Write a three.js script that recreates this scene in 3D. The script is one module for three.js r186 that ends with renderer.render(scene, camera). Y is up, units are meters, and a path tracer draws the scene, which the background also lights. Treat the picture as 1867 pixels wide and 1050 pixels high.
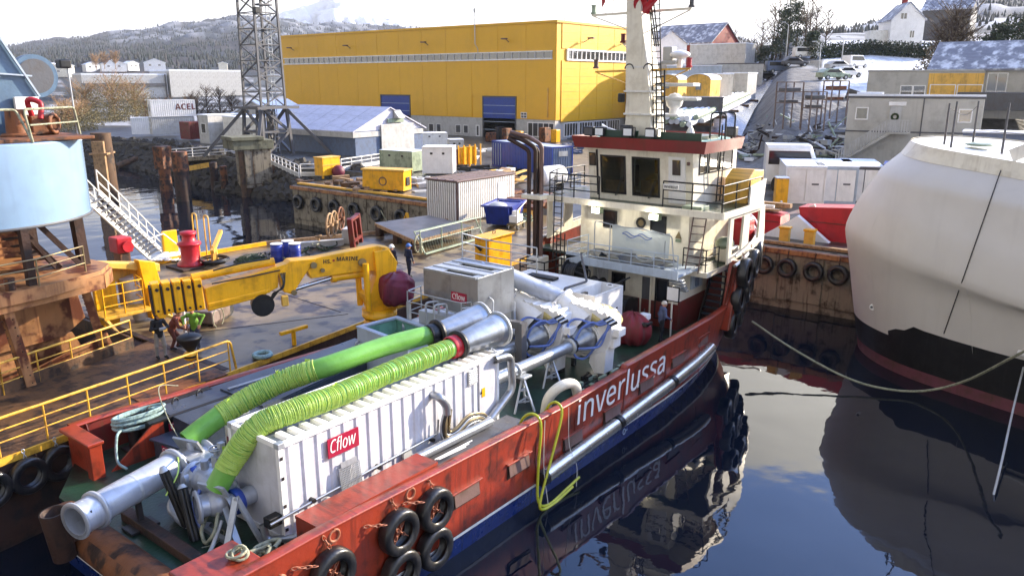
import * as THREE from 'three';
import { mergeGeometries } from 'three/addons/utils/BufferGeometryUtils.js';
import { RoundedBoxGeometry } from 'three/addons/geometries/RoundedBoxGeometry.js';
import { MarchingCubes } from 'three/addons/objects/MarchingCubes.js';
import { TextGeometry } from 'three/addons/geometries/TextGeometry.js';
import { FontLoader } from 'three/addons/loaders/FontLoader.js';

// ---------------------------------------------------------------- camera, sky, sun, exposure
// x runs along the workboat towards its bow, z to its starboard side, y up; metres; the water lies at y = -1
const V = (x, y, z) => new THREE.Vector3(x, y, z);
const scene = new THREE.Scene();
const camera = new THREE.PerspectiveCamera(40.5, 1024 / 575, 0.5, 20000);
const CAM = V(-9.3, 11.4, 17.24), PITCH = 14.8 * Math.PI / 180;
camera.position.copy(CAM);
camera.lookAt(CAM.x + 0.788 * Math.cos(PITCH), CAM.y - Math.sin(PITCH), CAM.z - 0.616 * Math.cos(PITCH));
const FW = [0.788, -0.616], RT = [0.616, 0.788];      // the camera's forward and right on the map
const world = (d, s, y = 0) => V(CAM.x + FW[0] * d + RT[0] * s, y, CAM.z + FW[1] * d + RT[1] * s);
const SUN_EL = 21 * Math.PI / 180, SUN_AZ = Math.atan2(0.4, 0.92);
const SUN = V(Math.cos(SUN_EL) * Math.cos(SUN_AZ), Math.sin(SUN_EL), Math.cos(SUN_EL) * Math.sin(SUN_AZ));
const renderer = new THREE.WebGLRenderer({ antialias: true });
renderer.setSize(1024, 575);
renderer.toneMapping = THREE.LinearToneMapping;
renderer.toneMappingExposure = 2.9;
renderer.shadowMap.enabled = true;
const sun = new THREE.DirectionalLight(new THREE.Color(1, 0.87, 0.68), 5);
sun.position.copy(SUN).multiplyScalar(400).add(V(40, 0, -20)); sun.target.position.set(40, 0, -20);
sun.castShadow = true; sun.shadow.mapSize.set(4096, 4096);
Object.assign(sun.shadow.camera, { left: -160, right: 160, top: 160, bottom: -160, near: 10, far: 900 });
sun.shadow.radius = 2;
scene.add(sun, sun.target);

let seed = 7;
const rnd = () => { seed = (seed * 1664525 + 1013904223) >>> 0; return seed / 4294967296; };
const rr = (a, b) => a + (b - a) * rnd();
const sstep = (a, b, x) => { const t = Math.min(1, Math.max(0, (x - a) / (b - a))); return t * t * (3 - 2 * t); };
const mix = (a, b, t) => a + (b - a) * t;
function lerpTab(tab, x) {
  if (x <= tab[0][0]) return tab[0][1];
  for (let i = 1; i < tab.length; i++) if (x <= tab[i][0]) return mix(tab[i - 1][1], tab[i][1], (x - tab[i - 1][0]) / (tab[i][0] - tab[i - 1][0]));
  return tab[tab.length - 1][1];
}
// tileable value noise
function hash(ix, iy, s) { let h = (ix * 374761393 + iy * 668265263 + s * 2147483647 + s * 97531) | 0; h = Math.imul(h ^ (h >>> 13), 1274126177); h ^= h >>> 16; return (h >>> 0) / 4294967296; }
function vn(x, y, px, py, s) {
  const ix = Math.floor(x), iy = Math.floor(y), fx = x - ix, fy = y - iy, u = fx * fx * (3 - 2 * fx), v = fy * fy * (3 - 2 * fy);
  const m = (a, n) => ((a % n) + n) % n, x0 = m(ix, px), x1 = m(ix + 1, px), y0 = m(iy, py), y1 = m(iy + 1, py);
  return mix(mix(hash(x0, y0, s), hash(x1, y0, s), u), mix(hash(x0, y1, s), hash(x1, y1, s), u), v);
}
function fbm(x, y, px, py, s, oct = 5) { let a = 0, w = 0.5, n = 0; for (let i = 0; i < oct; i++) { a += w * vn(x, y, px, py, s + i * 13); n += w; w *= 0.55; x *= 2; y *= 2; px *= 2; py *= 2; } return a / n; }
function field(n, fx, fy, s, oct) { const a = new Float32Array(n * n); for (let j = 0; j < n; j++) for (let i = 0; i < n; i++) a[j * n + i] = fbm(i / n * fx, j / n * fy, fx, fy, s, oct); return a; }
const NF = 256;
const F_SOFT = field(NF, 5, 5, 3, 5), F_FINE = field(NF, 24, 24, 9, 4), F_STREAK = field(NF, 40, 3, 21, 4), F_BLOB = field(NF, 9, 9, 33, 5);

// sky: white glare low down, blue above, broken cloud, bright near the sun
{
  const W = 1024, Hh = 512, data = new Float32Array(W * Hh * 4);
  for (let j = 0; j < Hh; j++) {
    const el = ((j + 0.5) / Hh - 0.5) * Math.PI, se = Math.sin(el), deg = el * 180 / Math.PI;
    for (let i = 0; i < W; i++) {
      const ph = ((i + 0.5) / W - 0.5) * Math.PI * 2, dx = Math.cos(el) * Math.cos(ph), dz = Math.cos(el) * Math.sin(ph);
      const cs = dx * SUN.x + se * SUN.y + dz * SUN.z, glow = Math.pow(Math.max(0, cs), 6);
      let r, g, b;
      if (deg < 0) { r = 0.3; g = 0.33; b = 0.4; }
      else {
        const t = sstep(3, 40, deg), t2 = sstep(0, 13, deg);
        r = mix(0.7, 0.2, t2) + 0.06 * (1 - t); g = mix(0.8, 0.38, t2) + 0.08 * (1 - t); b = mix(1.0, 0.9, t2) + 0.1 * (1 - t); const bk = sstep(0.35, -0.4, cs); r = mix(r, 0.47, bk); g = mix(g, 0.46, bk); b = mix(b, 0.5, bk); const zen = (1 - 0.45 * sstep(35, 80, deg)) * (0.8 + 3.0 * Math.pow(Math.max(0, cs), 1.5)); r *= zen; g *= zen; b *= zen;
        r += glow * 0.9; g += glow * 0.85; b += glow * 0.7;
        // cloud sheets on a flat layer
        const k = 1 / (se + 0.12), cxx = dx * k * 1.7 + 40, czz = dz * k * 1.7 + 40;
        const n = fbm(cxx, czz, 512, 512, 77, 6), n2 = fbm(cxx * 3 + 7, czz * 3, 512, 512, 91, 4);
        // denser towards the sun side low down and behind the camera
        const rel = Math.atan2(dx * RT[0] + dz * RT[1], dx * FW[0] + dz * FW[1]) * 180 / Math.PI;
        const bank = Math.exp(-Math.pow((rel - 22) / 13, 2) - Math.pow((deg - 18.5) / 6.5, 2)) * 0.38;
        const back = sstep(60, 130, Math.abs(rel)) * 0.1;
        let c = sstep(0.52, 0.64, n + bank + back - 0.05 * sstep(20, 50, deg) - 0.12 * sstep(-10, -40, rel) * (1 - sstep(9, 4, deg)) + (n2 - 0.5) * 0.2);
        const front = 1 - sstep(50, 100, Math.abs(rel));
        c *= 1 - front * sstep(25, 31, deg) * 0.85;
        c = Math.max(c, sstep(9, 6, deg));
        const near = Math.pow(Math.max(0, cs), 3), br = 0.85 + 4.2 * near + 0.5 * (n2 - 0.5) + 0.5 * sstep(9, 5, deg);
        const K = 0.46; r = mix(r, br * 1.0, c) * K; g = mix(g, br * 0.955, c) * K; b = mix(b, br * 0.86, c) * K;
      }
      const q = (j * W + i) * 4; data[q] = r; data[q + 1] = g; data[q + 2] = b; data[q + 3] = 1;
    }
  }
  const t = new THREE.DataTexture(data, W, Hh, THREE.RGBAFormat, THREE.FloatType);
  t.mapping = THREE.EquirectangularReflectionMapping; t.magFilter = THREE.LinearFilter; t.minFilter = THREE.LinearFilter; t.wrapS = THREE.RepeatWrapping; t.needsUpdate = true;
  scene.background = t; scene.environment = t;
}
scene.fog = new THREE.FogExp2(new THREE.Color(0.72, 0.78, 0.9), 0.00011);

// ---------------------------------------------------------------- materials
function dtex(n, fn, srgb, rep) {
  const d = new Uint8Array(n * n * 4);
  for (let j = 0; j < n; j++) for (let i = 0; i < n; i++) { const c = fn(i, j), q = (j * n + i) * 4; for (let k = 0; k < 3; k++) d[q + k] = Math.max(0, Math.min(255, c[k] * 255)); d[q + 3] = 255; }
  const t = new THREE.DataTexture(d, n, n); t.wrapS = t.wrapT = THREE.RepeatWrapping; t.magFilter = THREE.LinearFilter; t.minFilter = THREE.LinearMipmapLinearFilter; t.generateMipmaps = true;
  if (srgb) t.colorSpace = THREE.SRGBColorSpace; if (rep) t.repeat.set(rep, rep); t.needsUpdate = true; return t;
}
const toS = (v) => v <= 0.0031308 ? v * 12.92 : 1.055 * Math.pow(v, 1 / 2.4) - 0.055;
const BUMP_FINE = dtex(NF, (i, j) => { const v = F_FINE[j * NF + i]; return [v, v, v]; }, false, 1 / 1.5);
const BUMP_SOFT = dtex(NF, (i, j) => { const v = F_SOFT[j * NF + i]; return [v, v, v]; }, false, 1 / 3);
const sh = (a, i, j, di, dj) => a[((j + dj) % NF) * NF + ((i + di) % NF)];
let mseed = 0;
// a weathered surface: base colour, stain colour and how much of it (blotches + vertical runs), tile size in metres
function mat(base, o = {}) {
  const { dirt = '#4a3a28', amt = 0.3, streak = 0.3, rough = 0.55, metal = 0, size = 4, bump = 0.004, vary = 0.12, bt = BUMP_FINE, coat = 0, plain = false, rj = 0.15 } = o;
  const b = new THREE.Color(base), d = new THREE.Color(dirt); const off = (mseed++ * 37) % NF;
  const m = new THREE.MeshPhysicalMaterial({ roughness: rough, metalness: metal });
  if (coat) { m.clearcoat = coat; m.clearcoatRoughness = 0.15; }
  if (plain) { m.color.copy(b); return m; }
  m.map = dtex(NF, (i, j) => {
    const so = sh(F_SOFT, i, j, off, off * 3), fi = sh(F_FINE, i, j, off * 5, off), st = sh(F_STREAK, i, j, off * 7, off * 2), bl = sh(F_BLOB, i, j, off * 3, off * 11);
    const v = 1 + vary * ((so - 0.5) * 1.6 + (fi - 0.5) * 0.8);
    const t = Math.min(1, amt * (sstep(0.48, 0.78, bl) * 1.5 + 0.25 * so) * (0.6 + 0.8 * fi) + streak * sstep(0.5, 0.8, st) * (0.4 + so));
    return [toS(mix(b.r * v, d.r, t)), toS(mix(b.g * v, d.g, t)), toS(mix(b.b * v, d.b, t))];
  }, true, 1 / size);
  if (rj) m.roughnessMap = (mat.rm ||= [0, 1].map((k) => dtex(NF, (i, j) => { const v = 0.72 + 0.28 * Math.min(1, sh(k ? F_BLOB : F_SOFT, i, j, 50, 90) * 1.3); return [v, v, v]; }, false, 1 / 3)))[mseed % 2];
  if (bump) { m.bumpMap = bt; m.bumpScale = bump; }
  return m;
}
const MT = {
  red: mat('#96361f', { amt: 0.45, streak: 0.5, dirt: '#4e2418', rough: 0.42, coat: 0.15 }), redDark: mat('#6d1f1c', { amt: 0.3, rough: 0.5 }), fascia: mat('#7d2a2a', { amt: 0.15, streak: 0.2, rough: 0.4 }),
  blueHull: mat('#132a66', { amt: 0.3, streak: 0.35, dirt: '#0a1226', rough: 0.3, coat: 0.3 }), white: mat('#e6e4dd', { amt: 0.14, streak: 0.16, dirt: '#8a7a60', rough: 0.42 }), cream: mat('#e9e2cf', { amt: 0.15, streak: 0.2, dirt: '#94805a', rough: 0.4 }),
  whiteClean: mat('#eceae6', { amt: 0.06, streak: 0.1, dirt: '#9a948a', rough: 0.4 }), contWhite: mat('#cfced3', { amt: 0.12, streak: 0.25, dirt: '#8b8378', rough: 0.38, size: 3 }),
  green: mat('#1b3a2a', { amt: 0.6, streak: 0.1, dirt: '#101a14', rough: 0.38, size: 5, vary: 0.3, bump: 0.006 }), dark: mat('#161719', { amt: 0.3, dirt: '#3a3230', rough: 0.55 }), black: mat('#0c0c0d', { amt: 0.2, dirt: '#2c2a28', rough: 0.5 }),
  rubber: mat('#121214', { amt: 0.3, dirt: '#3b3732', rough: 0.42, bump: 0.006, coat: 0.25 }), steel: mat('#a9adb1', { amt: 0.25, streak: 0.2, dirt: '#6b6a68', rough: 0.36, metal: 0.75, bump: 0.002 }), galv: mat('#b4b8bb', { amt: 0.2, dirt: '#77787a', rough: 0.5, metal: 0.45, bump: 0.002 }),
  pipeGrey: mat('#aeb2ba', { amt: 0.16, dirt: '#7c7c80', rough: 0.4, metal: 0.35, bump: 0.002 }), oldTimber: mat('#6f6d58', { amt: 0.5, streak: 0.4, dirt: '#3a3a2c', rough: 0.85 }), chrome2: mat('#c9c4ba', { amt: 0.2, streak: 0.1, dirt: '#7a7468', rough: 0.28, metal: 0.85, bump: 0.004 }), chrome: mat('#d6d8da', { plain: true, rough: 0.12, metal: 1 }), yellow: mat('#f0ae06', { amt: 0.2, streak: 0.25, dirt: '#7a4a10', rough: 0.42 }),
  yellowRail: mat('#d9a636', { amt: 0.35, dirt: '#70481c', rough: 0.5, size: 2 }), yellowHall: mat('#e2ad20', { amt: 0.05, streak: 0.06, dirt: '#9a6a10', rough: 0.5, size: 16, vary: 0.06, bump: 0.002 }), yellowPale: mat('#e2b04a', { amt: 0.15, rough: 0.5 }),
  rust: mat('#7d4a26', { amt: 0.7, streak: 0.4, dirt: '#2e1a10', rough: 0.75, vary: 0.4, bump: 0.01 }), rustPanel: mat('#a8774a', { amt: 0.85, streak: 0.55, dirt: '#5a2a10', rough: 0.6, vary: 0.35, size: 5 }), rustDark: mat('#3d2418', { amt: 0.6, streak: 0.4, dirt: '#150d0a', rough: 0.75, vary: 0.4, bump: 0.01 }),
  bargeDeck: mat('#7d6a4a', { amt: 0.75, streak: 0, dirt: '#33241a', rough: 0.42, size: 7, vary: 0.4, bump: 0.006, bt: BUMP_SOFT }), walkway: mat('#5d4026', { amt: 0.6, streak: 0.2, dirt: '#24160d', rough: 0.6, vary: 0.4, size: 3, bump: 0.01 }),
  quayDeck: mat('#4a4742', { amt: 0.7, streak: 0, dirt: '#1e1c1a', rough: 0.4, size: 11, vary: 0.4, bump: 0.01, bt: BUMP_SOFT }), concrete: mat('#8d8371', { amt: 0.5, streak: 0.6, dirt: '#3a3022', rough: 0.85, vary: 0.25, bump: 0.01 }), asphalt: mat('#4b4a50', { amt: 0.5, dirt: '#26262a', rough: 0.42, size: 9, vary: 0.25 }),
  blueBox: mat('#1e3f96', { amt: 0.15, streak: 0.2, dirt: '#20263a', rough: 0.4 }), blueSkip: mat('#17308c', { amt: 0.2, dirt: '#151b38', rough: 0.4 }), blueGrey: mat('#5f6f8a', { amt: 0.15, streak: 0.1, rough: 0.5 }), skyBlue: mat('#86a0ba', { amt: 0.08, streak: 0.12, dirt: '#6a7484', rough: 0.26, size: 6, vary: 0.05, bump: 0.0015, coat: 0.5 }), craneBlue: mat('#5a7288', { amt: 0.2, streak: 0.2, dirt: '#37465a', rough: 0.4 }),
  greyWall: mat('#b4b1a8', { amt: 0.12, streak: 0.1, rough: 0.75, size: 6, bump: 0.002 }), greyDark2: mat('#8d8f94', { amt: 0.2, rough: 0.5 }), greyDark: mat('#55565a', { amt: 0.2, rough: 0.6 }), greyLight: mat('#b9b8b4', { amt: 0.12, streak: 0.15, rough: 0.6 }), tentRoof: mat('#c9c7d4', { amt: 0.1, rough: 0.55, vary: 0.06 }),
  hose: mat('#6da644', { amt: 0.12, streak: 0, dirt: '#4a7a1c', rough: 0.38, vary: 0.2, size: 2 }), hosePale: mat('#b5cf62', { amt: 0.15, dirt: '#7ab020', rough: 0.3, vary: 0.2, size: 1 }), sign: mat('#a3183a', { amt: 0.08, rough: 0.4 }), road: mat('#77757e', { amt: 0.45, dirt: '#3c3c42', rough: 0.3, size: 8, vary: 0.2 }), burg: mat('#6a1430', { amt: 0.25, dirt: '#2c0814', rough: 0.62, vary: 0.2 }), hoseBlue: mat('#5e76b8', { amt: 0.1, rough: 0.4 }),
  wood: mat('#a3815a', { amt: 0.4, dirt: '#5a4530', rough: 0.8, vary: 0.3, size: 1.5 }), woodDark: mat('#5a4028', { amt: 0.5, streak: 0.3, dirt: '#22160c', rough: 0.85, vary: 0.35 }), rope: mat('#9c9a80', { amt: 0.4, dirt: '#4c503c', rough: 0.9, size: 0.6, vary: 0.4 }), ropeTeal: mat('#8fa9a6', { amt: 0.35, dirt: '#4a5c58', rough: 0.85, size: 0.5, vary: 0.4 }),
  snow: mat('#e9edf4', { amt: 0.15, dirt: '#aeb6c4', rough: 0.8, size: 12, vary: 0.08, bump: 0.03, bt: BUMP_SOFT }), slate: mat('#6d6f7c', { amt: 0.6, streak: 0.1, dirt: '#d6dae2', rough: 0.7, size: 6 }), redBarn: mat('#8c2a24', { amt: 0.2, streak: 0.3, rough: 0.7 }), leafDark: mat('#2c3a1c', { amt: 0.3, rough: 0.9, plain: true }), bark: mat('#4b3c30', { amt: 0.4, rough: 0.9 }),
  mint: mat('#7fb3a0', { amt: 0.25, dirt: '#3c5f55', rough: 0.5 }), paleBlue: mat('#aebccb', { amt: 0.1, streak: 0.15, rough: 0.45 }), tank: mat('#3c4552', { amt: 0.3, streak: 0.1, dirt: '#1d2229', rough: 0.35, size: 4 }), redBright: mat('#b01a26', { amt: 0.2, streak: 0.15, dirt: '#4a0c10', rough: 0.45 }), hivis: mat('#9bd42a', { amt: 0.1, plain: true, rough: 0.7 }),
  glass: new THREE.MeshPhysicalMaterial({ color: new THREE.Color(0.07, 0.065, 0.055), roughness: 0.03, metalness: 0, ior: 2.1 }), glassDark: new THREE.MeshPhysicalMaterial({ color: new THREE.Color(0.012, 0.014, 0.018), roughness: 0.08, ior: 1.5 }),
  pane: new THREE.MeshPhysicalMaterial({ color: new THREE.Color(0.62, 0.66, 0.64), roughness: 0.02, transmission: 1, thickness: 0, ior: 1.5 }), lampGlass: mat('#e9ecec', { plain: true, rough: 0.25 }), greenRail: mat('#9aa890', { amt: 0.35, dirt: '#4d5a48', rough: 0.5 }), brass: mat('#8a7a5a', { plain: true, rough: 0.4, metal: 0.6 }), chain: mat('#a8674a', { amt: 0.4, dirt: '#4a2a1c', rough: 0.6, size: 0.5 }),
  amberDisc: mat('#c8b878', { amt: 0.2, rough: 0.4 }), stripeBrown: mat('#6f5650', { amt: 0.3, rough: 0.6 }), hullWhite: mat('#d2ccc2', { amt: 0.03, streak: 0.05, dirt: '#8a8278', rough: 0.5, size: 7, vary: 0.03, bump: 0.001 }), stone: mat('#3b362f', { amt: 0.5, dirt: '#2a2822', rough: 0.9, vary: 0.3, bump: 0.03 }), crateGrey: mat('#7c6a60', { amt: 0.4, rough: 0.6 }),
};

// ---------------------------------------------------------------- builders
const ABS = new WeakMap(), names = {};
function numbered(n) { const k = names[n] = (names[n] ?? -1) + 1; return k ? n + '_' + String(k).padStart(3, '0') : n; }
function tag(o, label, category, group) { o.userData = { ...o.userData, label, category }; if (group) o.userData.group = group; return o; }
// a thing whose parts are given in world coordinates (pos: its base) ...
function thing(name, label, category, pos = [0, 0, 0], group) { const g = new THREE.Group(); g.name = numbered(name); g.position.set(...pos); scene.add(g); ABS.set(g, g.position.clone()); return tag(g, label, category, group); }
// ... or in its own coordinates, turned about y
function local(name, label, category, pos, ry = 0, group) { const g = thing(name, label, category, pos, group); g.rotation.y = ry; ABS.set(g, V(0, 0, 0)); return g; }
function fix(g) {
  let h = g.index ? g.toNonIndexed() : g; if (!h.attributes.normal) h.computeVertexNormals();
  const p = h.attributes.position, n = p.count, uv = new Float32Array(n * 2), a = V(0, 0, 0), b = V(0, 0, 0), c = V(0, 0, 0);
  for (let i = 0; i < n; i += 3) {
    a.fromBufferAttribute(p, i); b.fromBufferAttribute(p, i + 1).sub(a); c.fromBufferAttribute(p, i + 2).sub(a); b.cross(c);
    const ax = Math.abs(b.x), ay = Math.abs(b.y), az = Math.abs(b.z), k = ay >= ax && ay >= az ? 1 : ax >= az ? 0 : 2;
    for (let q = i; q < i + 3; q++) { const x = p.getX(q), y = p.getY(q), z = p.getZ(q); uv[q * 2] = k === 0 ? z : x; uv[q * 2 + 1] = k === 1 ? z : y; }
  }
  h.setAttribute('uv', new THREE.BufferAttribute(uv, 2));
  for (const k of Object.keys(h.attributes)) if (!['position', 'normal', 'uv', 'color'].includes(k)) h.deleteAttribute(k);
  return h;
}
function join(gs) { gs = (Array.isArray(gs) ? gs.flat(9) : [gs]).map(fix); return gs.length > 1 ? mergeGeometries(gs) : gs[0]; }
function part(parent, name, gs, m, label) {
  const g = join(gs), o = new THREE.Mesh(g, m); o.name = name; o.castShadow = o.receiveShadow = true;
  let r = parent; const off = V(0, 0, 0); while (r && r !== scene) { if (ABS.has(r)) { off.copy(ABS.get(r)); break; } r = r.parent; }
  g.translate(-off.x, -off.y, -off.z); if (label) o.userData.label = label; parent.add(o); return o;
}
function single(name, label, category, gs, m, group) { const g = join(gs); g.computeBoundingBox(); const bb = g.boundingBox, c = bb.getCenter(V(0, 0, 0)); c.y = bb.min.y; g.translate(-c.x, -c.y, -c.z); const o = new THREE.Mesh(g, m); o.name = numbered(name); o.position.copy(c); o.castShadow = o.receiveShadow = true; scene.add(o); return tag(o, label, category, group); }
function struct(name, gs, m) { const o = new THREE.Mesh(join(gs), m); o.name = name; o.userData.kind = 'structure'; o.castShadow = o.receiveShadow = true; scene.add(o); return o; }
function copyOf(o, pos, label, ry, extra) { const c = o.clone(); const base = o.name.replace(/_\d{3}$/, ''); c.name = numbered(base); c.userData = { ...o.userData }; if (label) c.userData.label = label; if (pos) c.position.set(...pos); if (ry !== undefined) c.rotation.y = ry; scene.add(c); return c; }

const bx = (x0, x1, y0, y1, z0, z1) => new THREE.BoxGeometry(Math.abs(x1 - x0), Math.abs(y1 - y0), Math.abs(z1 - z0)).translate((x0 + x1) / 2, (y0 + y1) / 2, (z0 + z1) / 2);
const rb = (x0, x1, y0, y1, z0, z1, r = 0.02) => new RoundedBoxGeometry(Math.abs(x1 - x0), Math.abs(y1 - y0), Math.abs(z1 - z0), 1, r).translate((x0 + x1) / 2, (y0 + y1) / 2, (z0 + z1) / 2);
const bc = (w, h, d, x = 0, y = 0, z = 0, ry = 0, rz = 0, rx = 0) => new THREE.BoxGeometry(w, h, d).rotateX(rx).rotateZ(rz).rotateY(ry).translate(x, y, z);
const vv = (p) => p.isVector3 ? p : V(...p);
function cy(a, b, r0, r1 = r0, seg = 10, open = false) { a = vv(a); b = vv(b); const d = b.clone().sub(a), L = d.length(); const g = new THREE.CylinderGeometry(r1, r0, L, seg, 1, open).translate(0, L / 2, 0); g.applyQuaternion(new THREE.Quaternion().setFromUnitVectors(V(0, 1, 0), d.normalize())); return g.translate(a.x, a.y, a.z); }
function beam(a, b, w, h = w) { a = vv(a); b = vv(b); const d = b.clone().sub(a), L = d.length(); const o = new THREE.Object3D(); o.position.copy(a).add(b).multiplyScalar(0.5); o.up.set(0, 1, 0); if (Math.abs(d.y) > 0.99 * L) o.up.set(1, 0, 0); o.lookAt(b); o.updateMatrix(); return new THREE.BoxGeometry(w, h, L).applyMatrix4(o.matrix); }
function tb(pts, r, seg = 8, n = 0, closed = false, ten = 0.5) { const c = new THREE.CatmullRomCurve3(pts.map(vv), closed, 'catmullrom', ten); return new THREE.TubeGeometry(c, n || Math.max(6, pts.length * 6), r, seg, closed); }
// a pipe with rounded bends
function bend(pts, r, rad = 0.1, seg = 8) { pts = pts.map(vv); const cp = new THREE.CurvePath(); let cur = pts[0]; for (let i = 1; i < pts.length - 1; i++) { const p = pts[i], a = pts[i - 1].clone().sub(p), b = pts[i + 1].clone().sub(p), q = Math.min(rad, a.length() * 0.49, b.length() * 0.49), s = p.clone().addScaledVector(a.normalize(), q), e = p.clone().addScaledVector(b.normalize(), q); cp.add(new THREE.LineCurve3(cur, s)); cp.add(new THREE.QuadraticBezierCurve3(s, p, e)); cur = e; } cp.add(new THREE.LineCurve3(cur, pts[pts.length - 1]));
  const P = []; for (const c of cp.curves) { const k = c.isLineCurve3 ? 1 : 5; for (let i = 0; i < k; i++) P.push(c.getPoint(i / k)); } P.push(pts[pts.length - 1]); return sweep(P, r, seg); }
function sweep(P, r, seg = 8, rf) { // circle swept along a polyline
  const pos = [], nor = [], idx = []; let N = null;
  for (let i = 0; i < P.length; i++) { const t = P[Math.min(i + 1, P.length - 1)].clone().sub(P[Math.max(0, i - 1)]).normalize(); if (!N) { N = Math.abs(t.y) < 0.9 ? V(0, 1, 0) : V(1, 0, 0); } N.addScaledVector(t, -N.dot(t)).normalize(); const B = t.clone().cross(N), R = rf ? rf(i / (P.length - 1)) : r; for (let k = 0; k <= seg; k++) { const a = k / seg * Math.PI * 2, n = N.clone().multiplyScalar(Math.cos(a)).addScaledVector(B, Math.sin(a)); nor.push(n.x, n.y, n.z); pos.push(P[i].x + n.x * R, P[i].y + n.y * R, P[i].z + n.z * R); } }
  for (let i = 0; i < P.length - 1; i++) for (let k = 0; k < seg; k++) { const a = i * (seg + 1) + k, b = a + seg + 1; idx.push(a, a + 1, b, a + 1, b + 1, b); }
  const g = new THREE.BufferGeometry(); g.setAttribute('position', new THREE.Float32BufferAttribute(pos, 3)); g.setAttribute('normal', new THREE.Float32BufferAttribute(nor, 3)); g.setIndex(idx); return g;
}
const lat = (prof, seg = 20) => new THREE.LatheGeometry(prof.map((p) => new THREE.Vector2(...p)), seg);
// lathe about the line a -> b; prof: [radius, distance from a]
function latAB(a, b, prof, seg = 18) { a = vv(a); const d = vv(b).clone().sub(a).normalize(); return lat(prof, seg).applyQuaternion(new THREE.Quaternion().setFromUnitVectors(V(0, 1, 0), d)).translate(a.x, a.y, a.z); }
// polygon [[x, y], ...] extruded along z from z0 to z1
function pr(pts, z0, z1, holes = [], bev = 0) { const s = new THREE.Shape(pts.map((p) => new THREE.Vector2(...p))); for (const h of holes) s.holes.push(new THREE.Path(h.map((p) => new THREE.Vector2(...p)))); return new THREE.ExtrudeGeometry(s, { depth: z1 - z0 - 2 * bev, bevelEnabled: bev > 0, bevelSize: bev, bevelThickness: bev, bevelOffset: -bev, bevelSegments: 1, curveSegments: 8 }).translate(0, 0, z0 + bev); }
// polygon in plan [[x, z], ...] from y0 to y1
function slab(pts, y0, y1, holes = []) { return pr(pts.map((p) => [p[0], -p[1]]), y0, y1, holes.map((h) => h.map((p) => [p[0], -p[1]]))).rotateX(-Math.PI / 2); }
// polygon [[z, y], ...] extruded along x
function prx(pts, x0, x1, holes = []) { return pr(pts.map((p) => [-p[0], p[1]]), x0, x1, holes.map((h) => h.map((p) => [-p[0], p[1]]))).rotateY(Math.PI / 2); }
const rrect = (x0, x1, y0, y1, r, n = 3) => { const o = []; for (const [cx, cy2, a0] of [[x1 - r, y1 - r, 0], [x0 + r, y1 - r, 1], [x0 + r, y0 + r, 2], [x1 - r, y0 + r, 3]]) for (let i = 0; i <= n; i++) { const a = (a0 + i / n) * Math.PI / 2; o.push([cx + r * Math.cos(a), cy2 + r * Math.sin(a)]); } return o; };
const tor = (R, r, a = 8, b = 18, arc = Math.PI * 2) => new THREE.TorusGeometry(R, r, a, b, arc);
const sph = (r, x, y, z, sx = 1, sy = 1, sz = 1, n = 12) => new THREE.SphereGeometry(r, n, Math.max(6, n >> 1)).scale(sx, sy, sz).translate(x, y, z);
// guard rail along a path of base points: posts, top rail and lower rails
function railing(path, h = 1.05, { r = 0.025, bars = 2, step = 1.5, top = r, round = false, posts = true } = {}) {
  const out = []; path = path.map(vv); const up = (p, y) => p.clone().add(V(0, y, 0));
  for (let k = 0; k <= bars; k++) { const y = h * (bars + 1 - k) / (bars + 1); out.push(bend(path.map((p) => up(p, y)), k ? r * 0.8 : top, round ? 0.15 : 0.03, 6)); }
  if (posts) for (let i = 0; i < path.length - 1; i++) { const L = path[i].distanceTo(path[i + 1]), n = Math.max(1, Math.round(L / step)); for (let k = i ? 1 : 0; k <= n; k++) { const p = path[i].clone().lerp(path[i + 1], k / n); out.push(cy(p, up(p, h), r, r, 6)); } }
  return out;
}
function ladder(a, b, w, along, n, r = 0.03) { a = vv(a); b = vv(b); const s = vv(along).clone().normalize().multiplyScalar(w / 2); const L = [], R = []; const o = { stiles: [cy(a.clone().sub(s), b.clone().sub(s), r, r, 6), cy(a.clone().add(s), b.clone().add(s), r, r, 6)], rungs: [] }; for (let i = 1; i <= n; i++) { const p = a.clone().lerp(b, i / (n + 1)); o.rungs.push(cy(p.clone().sub(s), p.clone().add(s), r * 0.7, r * 0.7, 5)); } return o; }
// box-section lattice between two square ends (arrays of 4 points each)
function lattice(A, B, n, w, wd = w * 0.6) { const out = [], P = (k, t) => vv(A[k]).clone().lerp(vv(B[k]), t); for (let k = 0; k < 4; k++) out.push(beam(P(k, 0), P(k, 1), w)); for (let i = 0; i < n; i++) for (let k = 0; k < 4; k++) { const q = (k + 1) % 4, t0 = i / n, t1 = (i + 1) / n; out.push(beam(P(k, t0), P(q, t0), wd * 0.8)); out.push(i % 2 ? beam(P(k, t0), P(q, t1), wd) : beam(P(q, t0), P(k, t1), wd)); } for (let k = 0; k < 4; k++) out.push(beam(P(k, 1), P((k + 1) % 4, 1), wd)); return out; }
const font = await new FontLoader().loadAsync('fonts/droid/droid_sans_bold.typeface.json'), fontR = await new FontLoader().loadAsync('fonts/droid/droid_sans_regular.typeface.json');
function text(s, size, f = font, depth = 0.006) { const g = new TextGeometry(s, { font: f, size, depth, curveSegments: 5, bevelEnabled: false }); g.computeBoundingBox(); g.translate(-g.boundingBox.min.x, 0, 0); return g; }
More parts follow.
